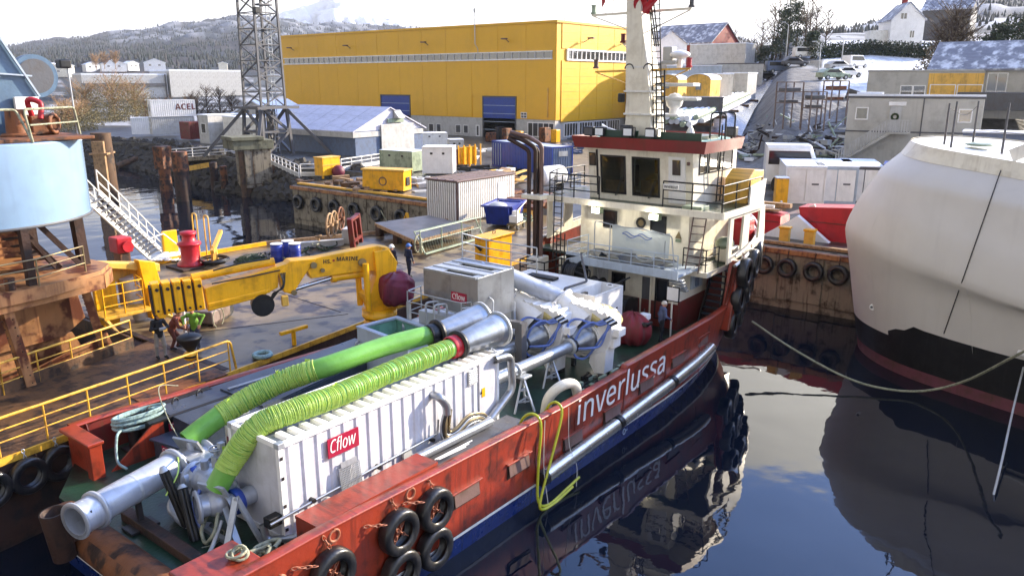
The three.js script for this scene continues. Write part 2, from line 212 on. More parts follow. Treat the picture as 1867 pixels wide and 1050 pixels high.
// corrugated sheet in the plane z = 0 between x0..x1, y0..y1 (vertical ribs, depth d towards +z)
function corrug(x0, x1, y0, y1, pitch, d, flat = 0.55) { const pts = [], n = Math.round((x1 - x0) / pitch), p = (x1 - x0) / n; const prof = []; for (let i = 0; i < n; i++) { const a = x0 + i * p; prof.push([a, 0], [a + p * (flat / 2 - 0.05), 0], [a + p * (flat / 2 + 0.08), d], [a + p * (1 - flat / 2 - 0.0), d], [a + p * 0.93, 0]); } prof.push([x1, 0]); const pos = []; for (let i = 0; i < prof.length - 1; i++) { const [ax, az] = prof[i], [bx2, bz] = prof[i + 1]; pos.push(ax, y0, az, bx2, y0, bz, bx2, y1, bz, ax, y0, az, bx2, y1, bz, ax, y1, az); } const g = new THREE.BufferGeometry(); g.setAttribute('position', new THREE.Float32BufferAttribute(pos, 3)); g.computeVertexNormals(); return g; }
function tyreGeo(R = 0.55, w = 0.34) { const r = w / 2; return lat([[R * 0.56, -r * 0.8], [R * 0.72, -r], [R * 0.9, -r * 0.92], [R * 0.985, -r * 0.6], [R, 0], [R * 0.985, r * 0.6], [R * 0.9, r * 0.92], [R * 0.72, r], [R * 0.56, r * 0.8], [R * 0.54, r * 0.55], [R * 0.7, r * 0.5], [R * 0.78, 0], [R * 0.7, -r * 0.5], [R * 0.54, -r * 0.55], [R * 0.56, -r * 0.8]], 28).rotateX(Math.PI / 2); } // axis z
function chainGeo(a, b, n, s = 0.05) { a = vv(a); b = vv(b); const out = []; const d = b.clone().sub(a), q = new THREE.Quaternion().setFromUnitVectors(V(1, 0, 0), d.clone().normalize()); for (let i = 0; i < n; i++) { const p = a.clone().lerp(b, (i + 0.5) / n); out.push(tor(s, s * 0.28, 5, 10).scale(d.length() / n / s / 1.5, 0.75, 1).rotateX(i % 2 ? Math.PI / 2 : 0).applyQuaternion(q).translate(p.x, p.y, p.z)); } return out; }
// ---------------------------------------------------------------- the setting
const SP = Math.sin(PITCH), CP = Math.cos(PITCH);
// a point at forward distance d on the sight line of a bearing/elevation pair, used to lay out the far landscape
function far(x, y, d) { const v = (y - 525) / 1423, k = CP - v * SP; const p = world(d, d * ((x - 933.5) / 1423) / k); p.y = CAM.y + d * (-SP - v * CP) / k; return p; }
const hAt = (y, d) => far(933, y, d).y;
const wat = new THREE.MeshPhysicalMaterial({ color: new THREE.Color(0.003, 0.006, 0.013), roughness: 0.02, ior: 1.42 });
{
  const n = 512, A = new Float32Array(n * n); for (let j = 0; j < n; j++) for (let i = 0; i < n; i++) A[j * n + i] = 0.82 * fbm(i / n * 5, j / n * 7, 5, 7, 61, 2) + 0.16 * fbm(i / n * 18, j / n * 22, 18, 22, 68, 2) + 0.02 * fbm(i / n * 70, j / n * 80, 70, 80, 64, 2);
  wat.bumpMap = dtex(n, (i, j) => { const v = A[j * n + i]; return [v, v, v]; }, false, 1 / 16); wat.bumpScale = 0.035;
}
{ const g = new THREE.PlaneGeometry(900, 900, 60, 60).rotateX(-Math.PI / 2).translate(-50, -1, -100); struct('water', g, wat); }
const yardShape = [[34, 120], [34, -8], [43, -8], [43, -24.5], [34, -24.5], [34, -41.5], [44, -41.5], [44, -62], [47, -80], [51, -98], [48, -108], [42, -118], [26, -150], [0, -190], [-160, -330], [-200, -700], [700, -700], [700, 120]];
struct('ground', slab(yardShape, -4, 2.5), MT.quayDeck);
// terrain behind: heights over forward distance, by bearing
const SILL = [[-900, 120], [-300, 105], [20, 86], [100, 73], [200, 62], [300, 46], [400, 31], [430, 27], [500, 29], [540, 38], [560, 46], [600, 43], [700, 48], [770, 50], [830, 60], [1000, 80], [1150, 95], [1290, 84], [1320, 70], [1350, 74], [1395, 92], [1440, 90], [1480, 78], [1550, 58], [1600, 47], [1700, 16], [1740, 2], [1800, -18], [1900, -30], [2400, -60], [2900, -40]];
function ground(px, d) {
  const wR = sstep(1160, 1205, px), terr = [[60, 2.3], [86, 2.5], [99, 8.0], [110, 8.8], [140, 9.8], [165, 11.2], [210, 14.6], [300, 17], [500, 22], [1400, hAt(lerpTab(SILL, px), 1400)], [1800, hAt(lerpTab(SILL, px), 1400) * 0.7], [9000, -20]], wRR = sstep(1375, 1450, px), ys = lerpTab(SILL, px);
  const left = [[60, -4], [125, -4], [140, 2.35], [260, 3], [330, 4], [430, 8], [600, 20], [900, 34], [2000, hAt(ys, 2000)], [2400, hAt(ys, 2000) * 0.7], [9000, -20]];
  const leftN = [...(px > 1000 ? [[60, 2.3]] : [[60, -4], [90, -4]]), [120, 2.3], [260, 3], [330, 4], [430, 8], [600, 20], [900, 30], [2000, hAt(ys, 2000)], [2400, hAt(ys, 2000) * 0.7], [9000, -20]];
  const midr = [[60, 2.3], [84, 3.2], [104, 7.4], [125, 9], [165, 11], [210, 14.6], [300, 17], [500, 22], [1400, hAt(ys, 1400)], [1800, hAt(ys, 1400) * 0.7], [9000, -20]];
  const rr2 = [[60, 2.2], [72, 3.3], [80, 5], [90, 9.2], [104, 11.3], [140, 14], [170, 18.6], [220, 22], [400, 34], [1500, hAt(ys, 1500)], [2000, hAt(ys, 1500) * 0.8], [9000, -20]];
  const l = lerpTab(px < 560 ? left : leftN, d);
  return mix(l, mix(mix(lerpTab(terr, d), lerpTab(midr, d), sstep(1318, 1352, px)), lerpTab(rr2, d), wRR), wR);
}
{
  const ds = []; for (let d = 62; d < 9000; d *= 1.035) ds.push(d); const xs = []; for (let x = -900; x <= 2900; x += 6) xs.push(x);
  const pos = [], col = [], idx = [];
  const forest = new THREE.Color(0.022, 0.03, 0.036), brown = new THREE.Color(0.05, 0.042, 0.04), snow = new THREE.Color(0.75, 0.78, 0.84), yard = new THREE.Color(0.2, 0.19, 0.18), c = new THREE.Color();
  for (const d of ds) for (const x of xs) {
    const p = world(d, d * ((x - 933.5) / 1423) / 1.044); let y = ground(x, d); const n = fbm(p.x / 60 + 300, p.z / 60 + 300, 4096, 4096, 5, 4), n2 = fbm(p.x / 14 + 300, p.z / 14 + 300, 4096, 4096, 8, 3);
    y += (n - 0.5) * (d > 600 ? 26 : d > 220 ? 4 : 0.4) * sstep(120, 260, d);
    pos.push(p.x, y, p.z);
    c.copy(forest).lerp(brown, sstep(0.4, 0.6, n2));
    if (x > 1200) { c.lerp(snow, d < 230 ? (x > 1500 ? sstep(0.3, 0.36, n2 + sstep(95, 110, d) * 0.3) : d > 120 ? 0.7 * sstep(0.52, 0.6, n2) : 0.25 * sstep(0.55, 0.6, n2)) : sstep(0.4, 0.65, n) * 0.6); if (d < 95 || (x < 1500 && d < 135)) c.lerp(yard, 0.85); }
    else if (d < 560) c.lerp(snow, sstep(0.5, 0.6, n2) * 0.5); else if (x > 200 && x < 700 && d > 1300) c.lerp(snow, sstep(0.48, 0.62, n2 * 0.5 + n * 0.5) * 0.38);
    col.push(c.r, c.g, c.b);
  }
  const w = xs.length; for (let j = 0; j < ds.length - 1; j++) for (let i = 0; i < w - 1; i++) { const a = j * w + i; idx.push(a, a + 1, a + w, a + 1, a + w + 1, a + w); }
  const g = new THREE.BufferGeometry(); g.setAttribute('position', new THREE.Float32BufferAttribute(pos, 3)); g.setAttribute('color', new THREE.Float32BufferAttribute(col, 3)); g.setIndex(idx); g.computeVertexNormals();
  { const uv = new Float32Array(pos.length / 3 * 2); for (let i = 0; i < pos.length / 3; i++) { uv[i * 2] = pos[i * 3]; uv[i * 2 + 1] = pos[i * 3 + 2]; } g.setAttribute('uv', new THREE.BufferAttribute(uv, 2)); }
  const m = new THREE.MeshStandardMaterial({ vertexColors: true, roughness: 0.85, bumpMap: BUMP_SOFT, bumpScale: 0.25, map: dtex(NF, (i, j) => { const v = 0.45 + 0.6 * F_BLOB[j * NF + i] + 0.5 * (F_FINE[j * NF + i] - 0.5); return [v, v, v]; }, false, 1 / 14) }); const o = new THREE.Mesh(g, m); o.name = 'hillside_terrain'; o.userData.kind = 'structure'; o.receiveShadow = true; scene.add(o);
}
// snowy mountain
{
  const sil = [[330, 60], [420, 42], [500, 28], [530, 19], [560, 12], [585, 5], [605, -4], [625, -8], [640, 2], [655, 20], [690, 26], [715, 34], [745, 46], [800, 60], [900, 90]];
  const pos = [], col = [], idx = [], R = 26, xs = []; for (let x = 300; x <= 930; x += 4) xs.push(x);
  for (let j = 0; j < R; j++) for (const x of xs) { const t = j / (R - 1), d = 5200 + t * 1800; const top = hAt(lerpTab(sil, x), 7000), n = fbm(x / 18, j / 2.2, 999, 999, 71, 5); const y = mix(60, top, Math.pow(t, 0.8)) + (n - 0.5) * 150 * (t < 1 ? 1 : 0.3); const p = world(d, d * ((x - 933.5) / 1423) / 1.044); pos.push(p.x, y, p.z); const s = sstep(0.38, 0.58, n + t * 0.12); col.push(mix(0.05, 0.6, s), mix(0.07, 0.63, s), mix(0.12, 0.7, s)); }
  const w = xs.length; for (let j = 0; j < R - 1; j++) for (let i = 0; i < w - 1; i++) { const a = j * w + i; idx.push(a, a + 1, a + w, a + 1, a + w + 1, a + w); }
  const g = new THREE.BufferGeometry(); g.setAttribute('position', new THREE.Float32BufferAttribute(pos, 3)); g.setAttribute('color', new THREE.Float32BufferAttribute(col, 3)); g.setIndex(idx); g.computeVertexNormals();
  const o = new THREE.Mesh(g, new THREE.MeshStandardMaterial({ vertexColors: true, roughness: 0.9 })); o.name = 'snowy_mountain'; o.userData.kind = 'structure'; scene.add(o);
}
const gy = (p) => { const dx = p.x - CAM.x, dz = p.z - CAM.z, d = dx * FW[0] + dz * FW[1], s = dx * RT[0] + dz * RT[1]; return Math.max(2.5, ground(933.5 + s / d * 1.044 * 1423, d)); };
// distant forest on the hills: one mass of small trees
{
  const tree = mergeGeometries([new THREE.ConeGeometry(2.2, 7, 6).translate(0, 6.5, 0), new THREE.ConeGeometry(3, 6, 6).translate(0, 3, 0)].map(fix)); const N = 24000;
  const im = new THREE.InstancedMesh(tree, new THREE.MeshStandardMaterial({ color: 0xffffff, roughness: 0.95 }), N); const M4 = new THREE.Matrix4(), q = new THREE.Quaternion(), c = new THREE.Color(); let k = 0, guard = 0;
  while (k < N && guard++ < 400000) {
    const x = rr(-200, 2100); let d = 620 * Math.pow(2100 / 620, rnd()); if (x > 1180) d = 420 * Math.pow(1550 / 420, rnd());
    const p = world(d, d * ((x - 933.5) / 1423) / 1.044); const n = fbm(p.x / 60 + 300, p.z / 60 + 300, 4096, 4096, 5, 4); if (x > 200 && x < 700 && d > 1200 && n > 0.5 && rnd() < 0.8) continue; if (d < 800 && rnd() < 0.5) continue; if (x > 1430 && rnd() < 0.75) continue;
    const s = rr(0.28, 0.62); p.y = ground(x, d) + (n - 0.5) * (d > 600 ? 26 : 4) - 1; M4.compose(p, q.setFromAxisAngle(V(0, 1, 0), rnd() * 6), V(s, s * rr(0.8, 1.3), s)); im.setMatrixAt(k, M4);
    const b = rnd(); c.setRGB(mix(0.02, 0.05, b * b), mix(0.025, 0.045, b), mix(0.026, 0.04, b)); im.setColorAt(k, c); k++;
  }
  im.count = k; im.name = 'distant_forest'; im.userData = { kind: 'stuff', label: 'dark wooded hillsides far behind the shipyard', category: 'forest' }; scene.add(im);
}
// quay walls of concrete panels with a rusty fender beam
{
  const q = struct('quay_wall', [bx(33.7, 34.0, -4, 2.44, -41.45, -24.5), bx(33.7, 34, -4, 2.44, -8, 120)], MT.concrete);
  for (let z = -41.3; z < 14; z += 2.45) { if (z > -22 && z < -2) continue; part(q, 'wall_panel', rb(33.6, 33.72, -0.55 + rr(-0.1, 0.1), 2.1, z, z + 2.38, 0.03), MT.concrete); }
  part(q, 'edge_beam', [rb(33.45, 33.98, 2.12, 2.42, -41.5, -22.5, 0.04), rb(33.45, 33.98, 2.12, 2.42, -2, 40, 0.04)], MT.rustPanel); part(q, 'edge_beam', rb(34.05, 34.4, 2.5, 2.68, -41.2, -22.5, 0.04), MT.yellowRail);
  part(q, 'edge_beam', rb(34.05, 34.4, 2.5, 2.68, -2, 40, 0.04), MT.wood); struct('quay_end_wall', bx(34, 44, -4, 2.44, -41.7, -41.5), MT.concrete);
}
// road up the slope, snow banks beside it
{
  const A = [[1290, 262], [1322, 228], [1352, 196], [1378, 170], [1392, 150], [1398, 138]], B = [[1352, 262], [1378, 228], [1402, 196], [1424, 170], [1438, 150], [1452, 138]], D = [88, 104, 126, 152, 185, 215];
  const pos = [], idx = []; const at = (p, d) => { const v = world(d, d * ((p - 933.5) / 1423) / 1.03); return [v.x, ground(p, d) + 0.5, v.z]; };
  for (let i = 0; i < 5; i++) for (let s = 0; s < 6; s++) { const t = s / 6, d = mix(D[i], D[i + 1], t); pos.push(...at(mix(A[i][0], A[i + 1][0], t), d), ...at(mix(B[i][0], B[i + 1][0], t), d)); }
  for (let i = 0; i < pos.length / 6 - 1; i++) idx.push(2 * i, 2 * i + 1, 2 * i + 2, 2 * i + 1, 2 * i + 3, 2 * i + 2);
  const g = new THREE.BufferGeometry(); g.setAttribute('position', new THREE.Float32BufferAttribute(pos, 3)); g.setIndex(idx); g.computeVertexNormals(); struct('road', g, MT.road);
}
{ // riprap along the far shore
  const g = new THREE.DodecahedronGeometry(0.6, 0), N = 1700, im = new THREE.InstancedMesh(g, MT.stone, N), M4 = new THREE.Matrix4(), q = new THREE.Quaternion(), L = [[44.4, -43], [44, -62], [47, -80], [51, -98], [48, -108], [42, -118], [26, -150]];
  for (let k = 0; k < N; k++) { const t = rnd() * 6 - 1e-6, i = Math.floor(t), f = t - i, w = rr(-3, 1.2), a = L[i], b = L[i + 1], nx = -(b[1] - a[1]), nz = b[0] - a[0], l = Math.hypot(nx, nz); M4.compose(V(mix(a[0], b[0], f) + nx / l * w, mix(-1.1, 2.7, (w + 3) / 4.2) * 1, mix(a[1], b[1], f) + nz / l * w), q.setFromEuler(new THREE.Euler(rnd() * 6, rnd() * 6, rnd() * 6)), V(rr(0.5, 1.5), rr(0.5, 1.2), rr(0.5, 1.5))); im.setMatrixAt(k, M4); }
  im.name = 'shore_rocks'; im.castShadow = im.receiveShadow = true; im.userData = { kind: 'stuff', label: 'grey rocks heaped along the far bank', category: 'rocks' }; scene.add(im);
}

// ---------------------------------------------------------------- buildings
// a framed window in a wall; face: which way it looks ('-x', '+z', ...)
function win(parent, face, a0, a1, y0, y1, at, o = {}) {
  const { f = 0.08, frame = MT.whiteClean, glass = MT.glass, mull = 0, name = 'window', dep = 0.06 } = o; const X = face[1] === 'x', s = face[0] === '-' ? -1 : 1;
  const b = (u0, u1, v0, v1, d0, d1) => X ? bx(at + s * d0, at + s * d1, v0, v1, u0, u1) : bx(u0, u1, v0, v1, at + s * d0, at + s * d1);
  const fr = [b(a0, a1, y0, y0 + f, -0.05, dep), b(a0, a1, y1 - f, y1, -0.05, dep), b(a0, a0 + f, y0 + f, y1 - f, -0.05, dep), b(a1 - f, a1, y0 + f, y1 - f, -0.05, dep)];
  for (let i = 1; i <= mull; i++) { const c = mix(a0, a1, i / (mull + 1)); fr.push(b(c - f * 0.4, c + f * 0.4, y0 + f, y1 - f, -0.04, dep * 0.9)); }
  const w = part(parent, name, fr, frame); part(w, 'pane', b(a0 + f, a1 - f, y0 + f, y1 - f, -0.03, 0.015), glass); return w;
}
{ // the big yellow hall
  const t = thing('workshop_hall', 'large yellow clad workshop hall with a long window strip and blue doors', 'hall', [120, 2.5, -88]);
  part(t, 'wall', [bx(92.62, 119.5, 5.6, 20.1, -122, -53.8)], MT.yellowHall); part(t, 'base_wall', bx(92.55, 119.4, 2.4, 5.6, -121.8, -53.9), MT.greyLight);
  part(t, 'roof', [bx(92.35, 119.7, 20.1, 20.42, -122.2, -53.55), bx(93.2, 119, 20.42, 20.5, -121, -54.5)], MT.yellowHall);
  const zs = []; for (let z = -53.9; z > -121; z -= 5.67) zs.push(z);
  for (let i = 0; i < 12; i++) for (const [y0, y1] of [[5.65, 14.75], [16.05, 20.08]]) { const z1 = zs[i] - 0.02, z0 = Math.max(-121.98, zs[i] - 5.65); const holes = y0 < 10 ? (i === 2 ? [-68.7, -61.4] : i === 1 ? [-61.4, -61.3] : null) : null; part(t, 'wall_panel', i === 2 && y0 < 10 ? [bx(92.5, 92.62, 9.2, y1, z0, z1)] : i === 1 && y0 < 10 ? [bx(92.5, 92.62, y0, y1, -61.3, z1), bx(92.5, 92.62, 9.2, y1, z0, -61.3)] : i === 5 && y0 < 10 ? [bx(92.5, 92.62, y0, y1, -85.4, z1), bx(92.5, 92.62, 9.2, y1, z0, -85.4)] : i === 6 && y0 < 10 ? [bx(92.5, 92.62, 9.2, y1, z0, z1), bx(92.5, 92.62, y0, 9.2, z0, -93.3)] : [bx(92.5, 92.62, y0, y1, z0, z1)], MT.yellowHall); }
  const strip = part(t, 'window_strip', [bx(92.4, 92.62, 14.75, 14.95, -121.5, -54.5), bx(92.4, 92.62, 15.9, 16.05, -121.5, -54.5)], MT.whiteClean);
  for (let i = 0; i < 43; i++) { const z0 = -121.3 + i * 1.55; part(strip, 'pane', bx(92.52, 92.58, 14.95, 15.9, z0 + 0.09, z0 + 1.46), MT.glass); part(strip, 'mullion', bx(92.42, 92.6, 14.95, 15.9, z0 + 1.46, z0 + 1.64), MT.greyLight); }
  // sunlit end wall: vertical seams every 5.6 m, horizontal cladding boards
  for (let i = 0; i < 5; i++) { const x0 = 93.9 - i * 0.4 + i * 5.55; for (const [y0, y1] of [[5.3, 14.6], [16.35, 20.08]]) { const pan = part(t, 'wall_panel', bx(x0 + 0.05, x0 + 5.1, y0, y1, -53.8, -53.7), MT.yellowHall); const n = Math.round((y1 - y0) / 1.15); for (let k = 1; k < n; k++) part(pan, 'cladding_seam', bx(x0 + 0.06, x0 + 5.09, y0 + k * (y1 - y0) / n - 0.03, y0 + k * (y1 - y0) / n + 0.03, -53.7, -53.67), MT.yellowPale); } }
  const st2 = part(t, 'window_strip', [bx(95.2, 119, 14.6, 14.85, -53.8, -53.5), bx(95.2, 119, 16.1, 16.35, -53.8, -53.5), bx(95.2, 95.5, 14.85, 16.1, -53.8, -53.52)], MT.whiteClean);
  for (let i = 0; i < 18; i++) { const x0 = 95.5 + i * 1.3; part(st2, 'pane', bx(x0, x0 + 1.15, 14.85, 16.1, -53.74, -53.7), MT.glass); part(st2, 'mullion', bx(x0 + 1.15, x0 + 1.3, 14.85, 16.1, -53.8, -53.55), MT.whiteClean); }
  for (const [z0, z1] of [[-68.6, -61.5], [-93.2, -85.5]]) { const d = part(t, 'rolling_door', [bx(92.46, 92.6, 2.5, 9.15, z0, z0 + 0.2), bx(92.46, 92.6, 2.5, 9.15, z1 - 0.2, z1), bx(92.46, 92.6, 8.95, 9.15, z0 + 0.2, z1 - 0.2)], MT.greyDark); for (let k = 0; k < 5; k++) part(d, 'door_panel', bx(92.55, 92.68, 2.5 + k * 1.3, 3.76 + k * 1.3, z0 + 0.2, z1 - 0.2), MT.blueBox); for (let k = 1; k < 5; k++) part(d, 'seam', bx(92.5, 92.6, 2.42 + k * 1.3, 2.5 + k * 1.3, z0 + 0.2, z1 - 0.2), MT.paleBlue); }
  for (const [z0, z1] of [[-81.1, -79.9], [-79.2, -78.1], [-74.7, -73.5], [-72.9, -71.8]]) win(t, '-x', z0, z1, 2.9, 4.3, 92.55);
  for (const [z0, z1] of [[-84, -83], [-70.1, -69.3]]) win(t, '-x', z0, z1, 2.5, 4.4, 92.55, { name: 'door', f: 0.16 });
  win(t, '-x', -59.2, -54, 2.9, 5.2, 92.55, { mull: 4, f: 0.14 }); for (let i = 0; i < 4; i++) win(t, '+z', 95 + i * 4.4, 99 + i * 4.4, 2.9, 5.1, -53.85, { mull: 4, f: 0.14 });
  for (const z of [-117.9, -100.9, -80.7, -63]) part(t, 'wall_lamp', [cy([92.5, 17.5, z], [91.5, 18, z], 0.06), rb(91, 91.7, 17.85, 18.05, z - 0.45, z + 0.45, 0.05)], MT.stripeBrown); for (const x of [100, 111.4]) part(t, 'wall_lamp', [cy([x, 17.5, -53.7], [x, 18.1, -52.3], 0.06), rb(x - 0.25, x + 0.25, 17.95, 18.2, -52.9, -51.8, 0.05)], MT.stripeBrown);
  part(t, 'antenna_mast', [cy([92.2, 17.4, -69.8], [92.2, 22.7, -69.8], 0.07), rb(92.1, 92.5, 22.3, 22.9, -70, -69.6, 0.05), bend([[92.2, 17.4, -69.8], [92.2, 16.6, -69.2], [92.2, 15.9, -69.2]], 0.05)], MT.galv); part(t, 'antenna_mast', cy([95.5, 20.4, -54.4], [95.5, 22.5, -54.4], 0.06), MT.galv);
  part(t, 'downpipe', cy([92.4, 6, -55.2], [92.4, 10.5, -55.2], 0.12), MT.yellowPale); part(t, 'notice', rb(92.4, 92.5, 5.75, 6.7, -60.5, -59.3, 0.03), MT.whiteClean);
  for (const [dy, dz] of [[0.12, 0.12], [0.12, 0.68], [0.55, 0.12], [0.55, 0.68]]) part(t, 'notice_field', bx(92.385, 92.398, 5.75 + dy, 6.05 + dy, -60.5 + dz, -60.05 + dz), MT.greyDark);
}
{ const t = thing('annex_building', 'cream building close against the sunlit end of the yellow hall', 'building', [122, 2.5, -47]); part(t, 'wall', bx(113.5, 135, 2.5, 11.5, -53.4, -43), MT.cream); part(t, 'roof', bx(113.2, 135.3, 11.5, 11.8, -53.4, -42.7), MT.snow); for (let i = 0; i < 3; i++) win(t, '-x', -52 + i * 3, -50 + i * 3, 7, 8.6, 113.5); }
{ // white tent hall beside the lattice tower
  const t = thing('tent_hall', 'low blue walled hall with pale ribbed roof in front of yellow hall', 'hall', [62, 2.5, -66]);
  const x0 = 55.5, x1 = 67.3, z0 = -77, z1 = -57.9, yE = 5.5, yR = 8.2, xm = 61.4; part(t, 'wall', [bx(x0, x1, 2.4, yE, z0, z1), prx([[0, 0], [0, 0.01], [0.01, 0]], 0, 0.01).translate(x0 + 1, 3, z0 + 1)], MT.blueGrey);
  part(t, 'gable', pr([[x0, yE], [x1, yE], [xm, yR - 0.1]], z1 - 0.2, z1 + 0.02), MT.tentRoof);
  const n = 6, dz = (z1 - z0 + 0.6) / n; for (let i = 0; i < n; i++) for (const s of [-1, 1]) { const xa = s < 0 ? x0 - 0.5 : x1 + 0.5; const a = z0 - 0.3 + i * dz + 0.05, b = a + dz - 0.1; part(t, 'roof_panel', pr([[xa, yE - 0.15], [xm, yR], [xm, yR + 0.12], [xa, yE]], a, b), MT.tentRoof); }
  part(t, 'eave', [bx(x0 - 0.55, x0 - 0.35, yE - 0.75, yE - 0.1, z0 - 0.3, z1 + 0.3), bx(x0 - 0.35, x1, yE - 0.75, yE - 0.1, z1 + 0.02, z1 + 0.12)], MT.greyLight);
  part(t, 'door', rb(59.6, 65.4, 2.5, 6.2, z1 + 0.12, z1 + 0.3, 0.04), MT.greyLight); part(t, 'door_sign', rb(60.8, 63.6, 6.35, 6.85, z1 + 0.12, z1 + 0.3, 0.03), MT.greenRail); part(t, 'vent_chute', prx([[z1 + 0.1, 7.9], [z1 + 1, 7], [z1 + 1, 6.9], [z1 + 0.1, 6.9]], 62, 63.2), MT.greyLight);
}
// lattice tower on splayed legs
{
  const t = thing('lattice_tower', 'tall dark steel lattice crane tower with splayed legs on the quay', 'lattice tower', [50, 2.5, -68]); const sq = (x, z, r, y) => [[x - r, y, z - r], [x + r, y, z - r], [x + r, y, z + r], [x - r, y, z + r]];
  part(t, 'mast', lattice(sq(50, -68, 1.75, 8.4), sq(50, -68, 1.45, 34), 14, 0.24, 0.14), MT.greyDark); part(t, 'portal', [lattice(sq(50, -68, 2.1, 2.5), sq(50, -68, 1.8, 8.4), 2, 0.34, 0.3), lattice(sq(50, -68, 1, 2.5), sq(50, -68, 0.7, 8.4), 2, 0.24, 0.22)], MT.greyDark);
  for (const [sx, sz] of [[-1, -1], [1, -1], [1, 1], [-1, 1]]) part(t, 'brace_leg', beam([50 + sx * 1.9, 8, -68 + sz * 1.9], [50 + sx * 5.6, 2.4, -68 + sz * 5.6], 0.36), MT.greyDark);
  part(t, 'deck_frame', [bx(47, 53, 8.2, 8.5, -70.8, -70.4), bx(47, 53, 8.2, 8.5, -65.6, -65.2), bx(47, 47.4, 8.2, 8.5, -70.4, -65.6), bx(52.6, 53, 8.2, 8.5, -70.4, -65.6)], MT.greyDark); for (const y of [13, 20.2]) part(t, 'platform', rb(49, 50.9, y, y + 0.15, -67.6, -66.2, 0.02), MT.greyDark); const ld = ladder([50.4, 3, -66.6], [50.4, 30, -66.6], 0.5, [1, 0, 0], 60, 0.05); part(t, 'ladder', [...ld.stiles, ...ld.rungs], MT.galv);
  part(t, 'floodlight', rb(48.2, 48.9, 19.2, 19.9, -66.5, -65.8, 0.06), MT.black);
}
// ---------------------------------------------------------------- background: containers, cabins, houses, trees, cars
function gp0(x, y, h = 2.5) { const v = (y - 525) / 1423, k = CP - v * SP, d = (h - CAM.y) / ((-SP - v * CP) / k), p = world(d, d * ((x - 933.5) / 1423) / k); p.y = h; return p; }
const at = (x, d) => { const p = world(d, d * ((x - 933.5) / 1423) / 1.035); p.y = gy(p); return p; };
// a house with a gabled roof; w along its front, own coordinates: front towards +z
function house(name, label, cat, p, ry, w, dp, h, rh, wall, roof, wins = [], extra, group) {
  const t = local(name, label, cat, [p.x, p.y, p.z], ry, group);
  part(t, 'wall', pr([[-w / 2, -1.5], [w / 2, -1.5], [w / 2, h], [0, h + rh], [-w / 2, h]], -dp / 2, dp / 2), wall);
  const e = 0.35, sl = rh / (w / 2); part(t, 'roof', [-1, 1].map((s) => pr([[0, h + rh + 0.02], [s * (w / 2 + e), h - e * sl + 0.02], [s * (w / 2 + e), h - e * sl + 0.22], [0, h + rh + 0.25]], -dp / 2 - 0.3, dp / 2 + 0.3)), roof);
  for (const [x, y, ww, hh] of wins) win(t, '+z', x - ww / 2, x + ww / 2, y, y + hh, dp / 2, { f: 0.12, mull: 1 });
  if (extra) extra(t); return t;
}
function cabin(name, label, cat, p, ry, w, dp, h, wall, wins, o = {}) {
  const t = local(name, label, cat, [p.x, p.y, p.z], ry, o.group); part(t, 'wall', rb(-w / 2, w / 2, 0, h, -dp / 2, dp / 2, 0.04), wall); part(t, 'roof', rb(-w / 2 - 0.08, w / 2 + 0.08, h, h + 0.16, -dp / 2 - 0.08, dp / 2 + 0.08, 0.03), o.roof || MT.greyDark);
  for (const [x, y, ww, hh, m] of wins) win(t, '+z', x - ww / 2, x + ww / 2, y, y + hh, dp / 2, { mull: m || 0, f: 0.09 }); if (o.extra) o.extra(t); return t;
}
function container(name, label, cat, p, ry, w, dp, h, m, o = {}) { // own coordinates: long side along x, corrugated
  const t = local(name, label, cat, [p.x, p.y, p.z], ry, o.group); const c = 0.12;
  for (const s of [0, 1]) part(t, 'corrugated_side', corrug(-w / 2 + c, w / 2 - c, c, h - c, o.pitch || 0.3, 0.045).rotateY(s * Math.PI).translate(0, 0, (s ? -1 : 1) * (dp / 2 - 0.06)), m);
  for (const s of [-1, 1]) part(t, 'corrugated_end', corrug(-dp / 2 + c, dp / 2 - c, c, h - c, o.pitch || 0.3, 0.045).rotateY(s * Math.PI / 2).translate(s * (w / 2 - 0.06), 0, 0), o.end || m);
  part(t, 'roof', rb(-w / 2 + 0.06, w / 2 - 0.06, h - c, h - 0.03, -dp / 2 + 0.06, dp / 2 - 0.06, 0.02), o.roof || m);
  const f = []; for (const sx of [-1, 1]) for (const sz of [-1, 1]) f.push(bc(c, h, c, sx * (w / 2 - c / 2), h / 2, sz * (dp / 2 - c / 2))); for (const y of [c / 2, h - c / 2]) { for (const s of [-1, 1]) f.push(bc(w - 2 * c, c, c * 0.9, 0, y, s * (dp / 2 - c / 2)), bc(c * 0.9, c, dp - 2 * c, s * (w / 2 - c / 2), y, 0)); } part(t, 'frame', f, m);
  if (o.extra) o.extra(t); return t;
}
const doorBars = (w, dp, h) => (t) => { const g = []; for (const z of [-0.75, -0.3, 0.3, 0.75]) g.push(cy([w / 2 + 0.02, 0.15, z], [w / 2 + 0.02, h - 0.15, z], 0.03, 0.03, 6)); part(t, 'locking_bars', g, MT.galv); };
